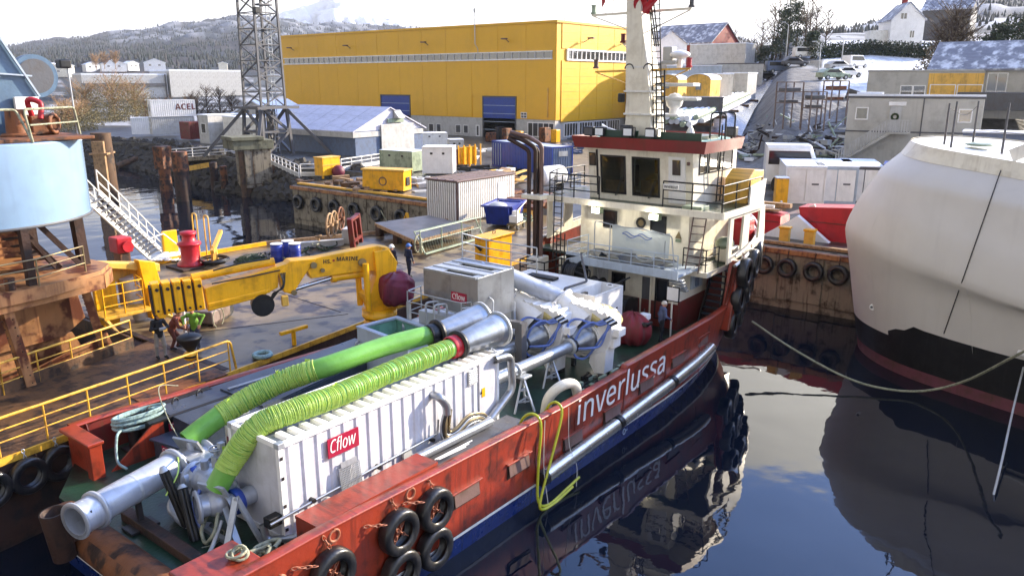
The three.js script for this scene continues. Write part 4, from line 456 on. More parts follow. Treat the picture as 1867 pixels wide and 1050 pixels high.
for (const s of [1, -1]) {
  const R = (ys) => ys.map((y) => STN.map((st) => hullPt(st, y, s)));
  part(boat, 'lower_hull', gridGeo(R([-2.2, -1.6, -1, -0.7, -0.45])), MT.blueHull); part(boat, 'white_stripe', gridGeo([-0.45, -0.36].map((y) => STN.map((st) => hullPt(st, y, s, 0.012)))), MT.white);
  // main bulwark aft of the step
  const xs = []; for (let x = s < 0 ? -1 : -2.2; x <= 22.2; x += 0.61) xs.push(x); xs.push(13.08, 13.11); xs.sort((a, b) => a - b);
  const P = (x, y, o = 0) => V(x, y, ZC + s * (halfAt(x, Math.max(y, -0.4)) + o));
  part(boat, 'bulwark', [gridGeo([-0.36, 0.3, 0.95, 1.4].map((y) => xs.map((x) => P(x, y))).concat([xs.map((x) => P(x, railY(x)))])), ], MT.red); part(boat, 'bulwark_inside', gridGeo([xs.map((x) => P(x, 0.9, -0.14)), xs.map((x) => P(x, railY(x), -0.14))]), MT.redDark);  // inner face in darker red: its shade is painted into the colour
  part(boat, 'rail_cap', [gridGeo([xs.map((x) => P(x, railY(x) - 0.06, 0.035)), xs.map((x) => P(x, railY(x) + 0.02, 0.035)), xs.map((x) => P(x, railY(x) + 0.03, -0.2)), xs.map((x) => P(x, railY(x) - 0.06, -0.2))])], MT.red);
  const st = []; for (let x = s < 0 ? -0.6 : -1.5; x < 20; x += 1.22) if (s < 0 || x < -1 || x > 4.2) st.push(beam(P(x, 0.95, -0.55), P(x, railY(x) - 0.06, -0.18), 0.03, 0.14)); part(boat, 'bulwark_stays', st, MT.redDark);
  // raised forecastle bulwark
  const fs = []; for (let i = 0; i <= 40; i++) fs.push(i / 40); const F = (t, y, o = 0) => { const xe = stemX(y), x = mix(21.9, xe, Math.sin(t * Math.PI / 2)); return V(x, y, ZC + s * Math.max(0, halfAt(x, y) + (t > 0.98 ? 0 : o))); };
  const top = (t) => bowY(mix(21.9, 29.8, Math.sin(t * Math.PI / 2))); const rows = []; for (let k = 0; k <= 6; k++) rows.push(fs.map((t) => F(t, mix(-0.36, top(t), k / 6)))); part(boat, 'bow_plating', [gridGeo(rows), gridGeo([fs.map((t) => F(t, 2, -0.12)), fs.map((t) => F(t, top(t), -0.12))])], s > 0 ? MT.red : MT.red);
  part(boat, 'bow_rail', [sweep(fs.map((t) => F(t, top(t) + 0.02)), 0.07, 8), sweep(fs.map((t) => F(t, top(t) + 0.42, -0.04)), 0.045, 6), ...[0.08, 0.25, 0.42, 0.58, 0.74, 0.9].map((t) => cy(F(t, top(t)), F(t, top(t) + 0.42, -0.04), 0.035, 0.035, 6))], MT.whiteClean);
  part(boat, 'bow_post', [pr([[21.75, 1.0], [22.1, 1.0], [22.75, 3.95], [22.45, 3.95]], ZC + s * 4.72 - 0.1, ZC + s * 4.98 + 0.1, [], 0.03)], MT.red);
}
{ const deckOut = STN.map((st) => hullPt(st, 0.95, 1, -0.05)).concat(STN.slice().reverse().map((st) => hullPt(st, 0.95, -1, -0.05))).concat([V(-2.2, 0, -3.3)]).map((p) => [p.x, p.z]); part(boat, 'deck', slab(deckOut, 0.85, 0.95), MT.green);
  const fd = STN.map((st) => hullPt(st, 3.5, 1, -0.08)).concat(STN.slice().reverse().map((st) => hullPt(st, 3.5, -1, -0.08))).filter((p) => p.x > 21.3).map((p) => [p.x, p.z]); const a = fd.filter((p) => p[1] > ZC), b = fd.filter((p) => p[1] <= ZC); part(boat, 'forecastle_deck', slab([[21.3, -5.2], [21.3, 3.85], [23.4, 3.85], [23.4, 4.55], ...a.filter((p) => p[0] > 23.5), ...b], 3.36, 3.5), MT.green); part(boat, 'deck_edge', [bx(21.2, 21.3, 3.3, 3.52, 2.6, 3.86), bx(21.2, 23.4, 3.3, 3.52, 3.86, 3.93)], MT.cream); part(boat, 'break_bulkhead', bx(23.45, 23.55, 0.95, 3.36, -5, 4.6), MT.redDark); }
// wide red ledge on the starboard bulwark
part(boat, 'rail_ledge', [slab([[0.0, 3.78], [3.85, 3.78], [3.85, 4.55], [0.0, 4.55]], 1.92, 2.0), bx(0, 3.85, 0.95, 1.92, 3.8, 3.86), bx(0, 0.06, 0.95, 1.92, 3.86, 4.5), bx(3.79, 3.85, 0.95, 1.92, 3.86, 4.5)], MT.red);
// stern: corner posts, roller, deck end
part(boat, 'transom', [bx(-2.2, -2.1, -2, 0.85, -3.3, 4.5), beam([-2.12, -0.55, -3.25], [-0.95, -0.55, -5.1], 0.08, 2.8)], MT.blueHull); part(boat, 'transom_band', bx(-2.24, -2.2, -0.5, -0.15, -3.2, 4.5), MT.white);
part(boat, 'stern_roller', [cy([-2.35, 0.62, -2.7], [-2.35, 0.62, 3.1], 0.46, 0.46, 26)], MT.rust); part(boat, 'roller_bar', [rb(-1.75, -1.45, 0.95, 1.2, -0.9, 3.2, 0.03)], MT.rustDark);
part(boat, 'stern_post', [rb(-1.25, -0.9, 0.3, 1.98, -3.75, -3.45, 0.03), pr([[-3.2, 0.5], [-1, 0.5], [-1, 1.9], [-1.25, 1.95]].map((p) => [p[0] + 1.9, p[1]]), -3.62, -3.56), rb(-1.3, -0.85, 1.92, 2.02, -5.15, -3.4, 0.03), bx(-1.1, -1.0, 0.5, 1.92, -5.1, -3.75)], MT.red);
part(boat, 'stern_post', [rb(-2.75, -2.3, 0.4, 1.95, 3.55, 4.75, 0.04), rb(-2.85, -1.4, 1.9, 2.0, 3.5, 4.8, 0.04), bx(-2.3, -1.6, 1.0, 1.9, 3.55, 3.62)], MT.red); part(boat, 'stern_pipe_post', [lat([[0.0, 0], [0.26, 0], [0.3, 1.25], [0.24, 1.25], [0.22, 0.9], [0, 0.9]], 18).rotateZ(0.08).translate(-3.05, 0.55, -1.05), rb(-3.0, -2.2, 0.9, 1.2, -1.4, -0.9, 0.04)], MT.rustDark);
// freeing ports with flaps
for (const [x, y, l] of [[7.05, 0.62, 1.05], [4.75, 0.72, 1.1], [9.9, 0.36, 1.1], [12.3, 0.45, 1.1], [14.7, 0.72, 1.1], [17.2, 0.95, 1.1], [19.5, 1.12, 1.0]]) { const z = ZC + halfAt(x, 0.6); const f = part(boat, 'freeing_port', [bx(x - l / 2, x + l / 2, y - 0.25, y + 0.22, z + 0.004, z + 0.014)], MT.rustDark); part(f, 'flap', bc(l * 0.9, 0.36, 0.02, x, y + 0.01, z + 0.05, 0, 0, -0.12), MT.stripeBrown); part(f, 'drip_edge', rb(x - l / 2 - 0.06, x + l / 2 + 0.06, y + 0.22, y + 0.27, z, z + 0.1, 0.015), MT.red); }
for (const x of [7.9, 10.0, 13.08, 16.2, 19.2]) part(boat, 'hull_seam', bx(x - 0.02, x + 0.02, -0.34, railY(x) - 0.07, ZC + 4.95, ZC + 4.965), MT.redDark);
// name on the side, in letters of plate
{ const g = text('inverlussa', 0.98, fontR, 0.012); g.computeBoundingBox(); const w = g.boundingBox.max.x; g.scale(5.95 / w, 0.93, 1); const p = g.attributes.position; for (let i = 0; i < p.count; i++) { const x = 10.12 + p.getX(i), y = 0.78 + p.getY(i) + 0.04 * p.getX(i) / 6; p.setXYZ(i, x, y, ZC + halfAt(x, y) + 0.006 + p.getZ(i)); } part(boat, 'name_lettering', g, MT.whiteClean); const m = text('o-', 0.3, fontR, 0.01); part(boat, 'hull_mark', m.translate(13.2, -0.75, ZC + halfAt(13.3, -0.6) + 0.012), MT.paleBlue); }
// pipe fenders along the hull
for (const [a, b] of [[8.1, 12.3], [12.55, 16.3], [16.55, 20.3]]) { const P = []; for (let i = 0; i <= 10; i++) { const x = mix(a, b, i / 10); P.push(V(x, lerpTab([[8, -0.14], [12.4, 0.06], [16.5, 0.3], [20.4, 0.62]], x), ZC + halfAt(x, 0.2) + 0.2)); } const e = part(boat, 'pipe_fender', sweep(P, 0.23, 16), MT.chrome2); part(e, 'fender_end', [cy(P[0].clone().add(V(-0.18, -0.01, 0)), P[0].clone().add(V(0.05, 0, 0)), 0.24, 0.24, 14)], MT.black); }

// deckhouse, three storeys
part(boat, 'lower_house', [bx(20.6, 27, 0.95, 3.36, -3.3, 2.95)], MT.cream); part(boat, 'red_dado', [bx(20.55, 20.6, 0.96, 2.1, -3.3, 3.0), bx(20.6, 23.44, 0.96, 2.2, 2.95, 3.0)], MT.redDark);
part(boat, 'corner_post', bx(23.36, 23.44, 1, 3.32, 3.72, 3.82), MT.cream);
part(boat, 'middle_house', [bx(21.6, 26.6, 3.5, 6.0, -2.75, 2.8)], MT.cream);
part(boat, 'bridge_deck', [slab([[20.95, -4.2], [20.95, 4.55], [25.4, 4.55], [27.2, 2.9], [27.2, -3.5], [25, -4.9], [22.3, -4.9], [22.3, -4.2]], 6.0, 6.14)], MT.green); part(boat, 'deck_edge_band', [bx(20.88, 20.95, 5.92, 6.2, -4.25, 4.6), bx(20.95, 25.4, 5.92, 6.2, 4.55, 4.62), bx(20.95, 22.3, 5.92, 6.2, -4.27, -4.2), beam([25.4, 6.06, 4.58], [27.2, 6.06, 2.93], 0.07, 0.28)], MT.cream);
{ // wheelhouse with raked windows; walls as frames
  const x0 = 21.95, zA = -2.5, zB = 2.75, y0 = 6.14, y1 = 8.55; const X0 = (y) => x0 - 0.28 * (y - y0) / (y1 - y0), fr = (za, zb, ya, yb) => pr([[X0(ya), ya], [x0 + 0.12, ya], [x0 + 0.12, yb], [X0(yb), yb]], za, zb);
  part(boat, 'wheelhouse', [bx(x0 + 2.6, 26.4, y0, y1, zA, zB), fr(zA, zB, y0, 6.42), fr(zA, zB, 8.18, y1), fr(zA, -1.85, 6.42, 8.18), fr(-0.52, -0.2, 6.42, 8.18), fr(1.18, zB, 6.42, 8.18), bx(x0 + 0.12, x0 + 2.6, y0, y1, zA, zA + 0.1), bx(x0 + 0.12, x0 + 2.6, y0, y1, zB - 0.1, zB)], MT.cream); part(boat, 'wheelhouse_inside', [bx(x0 + 0.15, x0 + 2.59, y0 + 0.01, y0 + 0.06, zA + 0.1, zB - 0.1), bx(x0 + 0.4, x0 + 0.9, y0 + 0.06, 6.95, -1.9, -0.6), bx(x0 + 0.5, x0 + 1.1, y0 + 0.06, 7.05, -0.1, 1.3)], MT.wood); part(boat, 'helm_seat', [rb(x0 + 1.3, x0 + 1.8, 6.6, 7.6, -1.5, -0.9, 0.06), rb(x0 + 1.3, x0 + 1.8, 6.6, 7.7, 0.3, 0.9, 0.06), rb(x0 + 2.3, x0 + 2.55, 7.2, 7.9, -0.4, 0.8, 0.04)], MT.dark);
  const rake = (z0, z1, ya, yb, d) => { const X = (y) => x0 - 0.28 * (y - y0) / (y1 - y0) - d; return (o) => pr([[X(ya), ya], [X(yb), yb], [X(yb) - o, yb], [X(ya) - o, ya]], z0, z1); };
  for (const [a, b] of [[-1.85, -0.52], [-0.2, 1.18]]) { const f = part(boat, 'window', [rake(a, b, 6.42, 6.5, 0)(0.04), rake(a, b, 8.1, 8.18, 0)(0.04), rake(a, a + 0.08, 6.5, 8.1, 0)(0.04), rake(b - 0.08, b, 6.5, 8.1, 0)(0.04)], MT.black); part(f, 'pane', rake(a + 0.08, b - 0.08, 6.5, 8.1, 0.0)(0.012), MT.pane); part(f, 'wiper', [beam([x0 - 0.1, 6.35, b - 0.55], [x0 - 0.2, 7.2, b - 0.2], 0.03), beam([x0 - 0.1, 6.35, b - 0.48], [x0 - 0.2, 7.2, b - 0.12], 0.02)], MT.black); }
  { const f = part(boat, 'window', [rake(-2.45, -2.1, 7.65, 8.25, 0)(0.03)], MT.black); part(f, 'pane', rake(-2.41, -2.14, 7.7, 8.2, 0.03)(0.012), MT.glass); }
  part(boat, 'window_post', [rake(-2.06, -1.98, 6.3, 8.4, 0)(0.05)], MT.black);
  const d = part(boat, 'door', rake(1.62, 2.42, 6.25, 8.28, 0)(0.05), MT.whiteClean); part(d, 'pane', pr([[x0 - 0.22, 7.5], [x0 - 0.29, 8.15], [x0 - 0.33, 8.15], [x0 - 0.26, 7.5]], 1.83, 2.2), MT.glass); part(d, 'handle', [rb(x0 - 0.28, x0 - 0.2, 7.2, 7.25, 1.68, 1.92, 0.01)], MT.chrome);
  part(boat, 'wall_lamp', rb(x0 - 0.36, x0 - 0.26, 7.95, 8.1, 2.52, 2.64, 0.02), MT.stripeBrown);
  for (const [a, b] of [[22.35, 23.15], [23.3, 24.3], [24.5, 25.9]]) win(boat, '+z', a, b, 7.5, 8.42, zB, { frame: MT.black, f: 0.07, dep: 0.04 }); for (const [a, b] of [[22.6, 23.8], [24.2, 25.6]]) win(boat, '-z', a, b, 7.4, 8.4, zA, { frame: MT.black, f: 0.07 });
}
{ // roof: red fascia leaning outwards, green top
  const o = (e) => [[21.25 - e, -2.95 - e], [21.25 - e, 3.45 + e], [25.2, 3.45 + e], [27 + e, 1.8], [27 + e, -2], [25.2, -2.95 - e]]; const A = o(0), B = o(0.12); const pos = []; for (let i = 0; i < 6; i++) { const j = (i + 1) % 6; const q = [[...A[i], 8.5], [...A[j], 8.5], [...B[j], 9.02], [...B[i], 9.02]]; for (const k of [0, 1, 2, 0, 2, 3]) pos.push(q[k][0], q[k][2], q[k][1]); } const g = new THREE.BufferGeometry(); g.setAttribute('position', new THREE.Float32BufferAttribute(pos, 3)); g.computeVertexNormals(); part(boat, 'roof_fascia', g, MT.fascia); part(boat, 'roof', slab(A, 8.5, 8.86), MT.cream); part(boat, 'roof_top', slab(o(-0.35), 8.86, 8.92), MT.mint); part(boat, 'roof_platform', [slab([[21.9, -1.9], [21.9, 2.4], [25, 2.4], [25, -1.9]], 8.92, 9.08), bx(21.85, 21.9, 8.92, 9.3, -1.9, 0.0), bx(21.85, 21.9, 8.92, 9.3, 1.1, 3)], MT.green); }
// second storey aft wall
for (const [a, b] of [[-1.5, -0.78], [0.95, 1.72]]) { const w = win(boat, '-x', a, b, 4.88, 5.68, 21.6, { frame: MT.black, f: 0.06, glass: MT.glassDark }); }
part(boat, 'life_ring', tor(0.2, 0.05, 8, 20).rotateY(Math.PI / 2).translate(21.54, 5.28, 0.48), MT.black); part(boat, 'ring_centre', cy([21.59, 5.28, 0.48], [21.56, 5.28, 0.48], 0.15, 0.15, 16), MT.brass); part(boat, 'warning_sign', prx([[2.18, 4.78], [2.48, 4.78], [2.33, 5.1]], 21.57, 21.59), MT.brass); part(boat, 'warning_sign', bx(21.575, 21.59, 4.62, 4.75, 2.2, 2.46), MT.greenRail);
for (const z of [-1.57, 1.4]) { const f = part(boat, 'floodlight', [rb(20.98, 21.3, 5.56, 5.86, z - 0.24, z + 0.24, 0.03), cy([21.15, 5.86, z], [21.15, 6.0, z], 0.04)], MT.greenRail); const m = new THREE.MeshStandardMaterial({ color: 0xffffff, emissive: new THREE.Color(1, 1, 0.95), emissiveIntensity: 2.6 }); part(f, 'lamp_glass', bx(20.955, 20.98, 5.6, 5.82, z - 0.2, z + 0.2), m); const pl = new THREE.PointLight(0xfff6e0, 2, 12); pl.position.set(20.8, 5.7, z); pl.castShadow = true; scene.add(pl); }
// balcony on the aft wall with rail, rescue netting and banner
part(boat, 'balcony', [bx(19.45, 21.6, 3.55, 3.66, -2.1, 3.4), bx(19.4, 19.45, 3.5, 3.86, -2.1, 3.45), prx([[-2.1, 3.66], [-1.0, 4.0], [-2.1, 4.0]], 19.4, 19.44)], MT.paleBlue);
part(boat, 'balcony_rail', railing([[21.2, 3.66, -2.05], [19.45, 3.66, -2.05], [19.45, 3.66, 3.4]], 0.85, { r: 0.022, step: 1.2 }), MT.paleBlue); part(boat, 'hoop', tor(0.42, 0.025, 6, 22).scale(1, 0.35, 1).rotateY(Math.PI / 2).translate(19.4, 4.25, 1.9), MT.paleBlue);
part(boat, 'banner_frame', [bend([[20.2, 3.7, -1.1], [20.2, 5.4, -1.1], [20.2, 5.25, 0.4], [20.2, 5.3, 1.2], [20.2, 5.15, 2.7], [20.2, 3.7, 2.9]], 0.025, 0.15, 6), cy([20.2, 5.3, -0.3], [20.2, 3.7, -0.3], 0.02), cy([20.2, 4.9, 2.4], [20.2, 3.7, 2.4], 0.02)], MT.galv);
{ const rows = []; for (let j = 0; j <= 4; j++) { const r = []; for (let i = 0; i <= 24; i++) { const t = i / 24; r.push(V(20.22 + 0.03 * Math.sin(t * 17 + j), mix(4.15, 5.3 - 0.1 * t + 0.06 * Math.sin(t * 20), j / 4), mix(-0.2, 2.6, t))); } rows.push(r); } const cm = new THREE.MeshPhysicalMaterial({ color: new THREE.Color(0.55, 0.62, 0.68), roughness: 0.7, transmission: 0.6, thickness: 0, side: THREE.DoubleSide }); const b = part(boat, 'banner', gridGeo(rows), cm); const wv = []; for (let k = 0; k < 2; k++) { const P = []; for (let i = 0; i <= 24; i++) P.push(V(20.17, 5.0 - k * 0.09 + 0.07 * Math.sin(i * 0.5 + k), 0.35 + i * 0.06)); wv.push(sweep(P, 0.02, 5)); } part(b, 'wave_mark', wv, MT.hoseBlue); part(b, 'lettering', text('Rustique', 0.2, fontR, 0.01).rotateY(-Math.PI / 2).translate(20.16, 4.68, 0.55), MT.paleBlue); }
{ const pos = []; const rows = []; for (let j = 0; j <= 5; j++) { const r = []; for (let i = 0; i <= 30; i++) r.push(V(mix(19.6, 21.1, j / 5), 3.72 + 0.32 * fbm(i * 0.35, j * 0.6, 99, 99, 41, 3) + (Math.abs(i - 12) < 4 ? 0.2 : 0), mix(-1.6, 2.6, i / 30))); rows.push(r); } part(boat, 'netting', gridGeo(rows), MT.tank); }
part(boat, 'balcony_steps', [0, 1, 2, 3, 4].map((k) => rb(19.5 + k * 0.12, 19.75 + k * 0.12, 3.45 - k * 0.14, 3.5 - k * 0.14, 2.95, 3.6, 0.01)), MT.galv);
// lower storey aft wall: doors, windows, reels
win(boat, '-x', 1.12, 1.68, 1.4, 3.2, 20.6, { frame: MT.cream, glass: MT.greyDark, name: 'door' }); win(boat, '-x', 1.85, 2.5, 1.3, 3.15, 20.6, { frame: MT.black, glass: MT.glassDark, name: 'door' }); win(boat, '-x', -0.35, 0.35, 2.3, 3.1, 20.6, { frame: MT.black, glass: MT.glassDark }); part(boat, 'ribbed_panel', corrug(-0.4, 0.4, 2.1, 3.4, 0.16, 0.04).rotateY(-Math.PI / 2).translate(20.58, 0, -0.95), MT.greyLight);
part(boat, 'notice_panel', [rb(19.45, 19.5, 2.55, 3.2, 2.95, 3.55, 0.015)], MT.black); part(boat, 'notice_sheet', bx(19.43, 19.448, 2.6, 3.15, 3.0, 3.5), MT.whiteClean); part(boat, 'notice_bracket', [bx(19.5, 20.6, 2.6, 2.66, 3.0, 3.06), bx(19.5, 20.6, 3.1, 3.16, 3.0, 3.06), cy([19.52, 0.95, 3.2], [19.52, 2.55, 3.2], 0.04)], MT.cream);
part(boat, 'wall_cabinet', [rb(21.7, 22.8, 2.55, 3.25, 2.95, 3.05, 0.02)], MT.paleBlue); part(boat, 'meter', [rb(22, 22.3, 2.65, 3.1, 3.05, 3.12, 0.02)], MT.blueGrey);
const reel = (p, R, w, m, lab) => { const r = part(boat, 'hose_reel', [cy([p[0], p[1], p[2] - w / 2], [p[0], p[1], p[2] - w / 2 + 0.05], R, R, 22), cy([p[0], p[1], p[2] + w / 2 - 0.05], [p[0], p[1], p[2] + w / 2], R, R, 22), cy([p[0], p[1], p[2] - w / 2 + 0.04], [p[0], p[1], p[2] + w / 2 - 0.04], R * 0.5, R * 0.5, 16)], MT.black); part(r, 'hose_coils', Array.from({ length: 6 }, (_, k) => tor(R * (0.72 - 0.03 * (k % 2)), w * 0.09, 6, 22).translate(p[0], p[1], p[2] - w * 0.38 + k * w * 0.15)), m); return r; };
reel([19.4, 3.05, -1.6], 0.62, 0.7, MT.rubber); reel([19.5, 2.6, -0.45], 0.45, 0.5, MT.greyDark); reel([19.6, 2.45, 0.35], 0.42, 0.5, MT.black); reel([19.4, 1.9, 1.0], 0.5, 0.6, MT.black);
part(boat, 'reel_stand', [rb(19, 20.3, 0.95, 2.2, -2, 1.2, 0.05)], MT.dark); part(boat, 'reel_frame', [bend([[19.1, 3.45, -1.4], [19.1, 3.4, -0.6], [19.1, 2.9, -0.6], [19.1, 2.4, -0.55]], 0.03), beam([18.9, 3.3, -1.3], [18.9, 2.75, 0.9], 0.08), beam([18.9, 2.5, 0.4], [19.1, 3.3, 1.1], 0.07), beam([17.8, 2.6, 0.2], [19.2, 3.35, 1.35], 0.06)], MT.black);
// exhaust stack on the port side
for (let k = 0; k < 3; k++) { const z = -5.1 + k * 0.28, x = 20.6 + k * 0.12, h = 8.25 + k * 0.14; part(boat, 'exhaust_pipe', [bend([[x, 1.6, z], [x, h, z], [x - 0.25, h + 0.35, z - 0.55], [x - 0.4, h + 0.55, z - 0.95 - k * 0.3]], 0.1, 0.2, 12)], k === 2 ? MT.stripeBrown : MT.rustDark); } part(boat, 'exhaust_pipe', bend([[20.9, 1.6, -4.8], [20.9, 8.3, -4.8], [20.6, 8.75, -5.4], [20.5, 9, -6.0]], 0.09, 0.2, 12), MT.rustDark);
part(boat, 'exhaust_clamp', [rb(20.3, 21.2, 6.0, 6.22, -5.35, -4.2, 0.04)], MT.cream); part(boat, 'exhaust_casing', rb(20.3, 21.2, 0.95, 3.2, -5.0, -4.3, 0.06), MT.white);
// rails, ladders
part(boat, 'guard_rail', railing([[20.98, 6.2, 1.8], [20.98, 6.2, 4.5], [25.2, 6.2, 4.5]], 1.1, { r: 0.035, step: 1.4 }), MT.black); part(boat, 'guard_rail', railing([[20.98, 6.2, -1.4], [20.98, 6.2, -4.15], [22.5, 6.2, -4.8], [25, 6.2, -4.8]], 1.05, { r: 0.035, step: 1.3 }), MT.black); part(boat, 'name_board', rb(20.9, 20.94, 6.98, 7.2, 1.82, 2.52, 0.01), MT.white); part(boat, 'board_lettering', text('INVERLUS', 0.1, font, 0.008).rotateY(-Math.PI / 2).translate(20.893, 7.04, 1.87), MT.greyDark);
part(boat, 'wing_screen', [pr([[23.7, 6.2], [25.35, 6.2], [25.5, 7.2], [23.75, 7.0]], 4.53, 4.6), pr([[25.4, 6.2], [25.9, 6.2], [26.1, 7.3], [25.5, 7.2]], 3.9, 3.96)], MT.white); part(boat, 'engine_hatch', rb(21.2, 22.0, 6.14, 6.3, 2.6, 3.5, 0.03), MT.greenRail); part(boat, 'yellow_locker', [pr([[24.4, 6.14], [26.2, 6.14], [26.2, 7.5], [25.1, 7.6], [24.4, 7.2]], 3.1, 4.2, [], 0.04)], MT.yellowPale);
// white arch between forecastle rail and bridge deck, starboard (and port)
for (const s of [1, -1]) { const z = s > 0 ? 4.45 : -4.95; part(boat, 'side_arch', pr([[21.95, 3.85], [26.1, 4.2], [25.9, 5.95], [21.95, 5.95]], z - 0.05, z + 0.05, [[[22.35, 4.15], [23.35, 4.25], [23.45, 5.75], [22.35, 5.75]], [[24.15, 4.4], [25.3, 4.5], [25.3, 5.75], [24.15, 5.75]]], 0.012), MT.cream); }
const lad = (n, a, b, w, al, k, m) => { const L = ladder(a, b, w, al, k); const o = part(boat, n, L.stiles, m); for (const g of L.rungs) part(o, 'rung', g, m); return o; };
lad('ladder', [20.9, 3.5, 3.35], [21.6, 6.1, 3.3], 0.55, [0.3, 0, 1], 7, MT.stripeBrown); lad('ladder', [20.75, 3.0, -3.55], [20.85, 7.2, -3.55], 0.42, [0, 0, 1], 13, MT.black); lad('ladder', [20.2, 0.95, -3.0], [20.3, 4.6, -3.0], 0.45, [0, 0, 1], 11, MT.black); lad('ladder', [24.0, 6.2, 3.0], [23.7, 9.6, 3.2], 0.4, [1, 0, 0], 11, MT.black);
part(boat, 'platform_rail', railing([[21.3, 3.52, 2.75], [21.3, 3.52, 3.8], [22.5, 3.52, 3.85]], 0.95, { r: 0.03, step: 0.9, round: true }), MT.black); part(boat, 'port_rail', railing([[20.4, 2.3, -4.4], [19.0, 2.3, -4.4], [19.0, 2.3, -3.0], [20.4, 2.3, -3.0]], 1.1, { r: 0.035, step: 1 }), MT.black); part(boat, 'port_locker', rb(19.0, 20.5, 0.95, 2.28, -4.4, -3.0, 0.04), MT.greyDark); part(boat, 'green_mat', rb(19.2, 20.2, 2.3, 2.42, -4.2, -3.2, 0.04), MT.leafDark);
{ const st = part(boat, 'side_stair', [beam([22.0, 0.95, 3.3], [23.4, 3.4, 3.3], 0.06, 0.22), beam([22.0, 0.95, 4.1], [23.4, 3.4, 4.1], 0.06, 0.22)], MT.black); for (let k = 0; k < 9; k++) part(st, 'tread', rb(22.05 + k * 0.15, 22.3 + k * 0.15, 1.14 + k * 0.26, 1.18 + k * 0.26, 3.33, 4.07, 0.01), MT.tank); }
part(boat, 'forecastle_gear', [rb(23.6, 24.4, 3.5, 4.25, 3.2, 4, 0.12), rb(24.4, 25.4, 3.5, 4.05, 3.1, 3.9, 0.2)], MT.cream); part(boat, 'forecastle_gear', [sph(0.42, 23.9, 4.35, 3.5, 1.2, 0.7, 1)], MT.greenRail); part(boat, 'red_locker', [rb(25.9, 27.4, 3.5, 5.2, 2.4, 3.6, 0.25)], MT.redBright); part(boat, 'windlass', [cy([27, 4.1, -1.4], [27, 4.1, 1], 0.42, 0.42, 18), rb(26.5, 27.5, 3.5, 4, -1.5, 1.1, 0.06)], MT.dark);
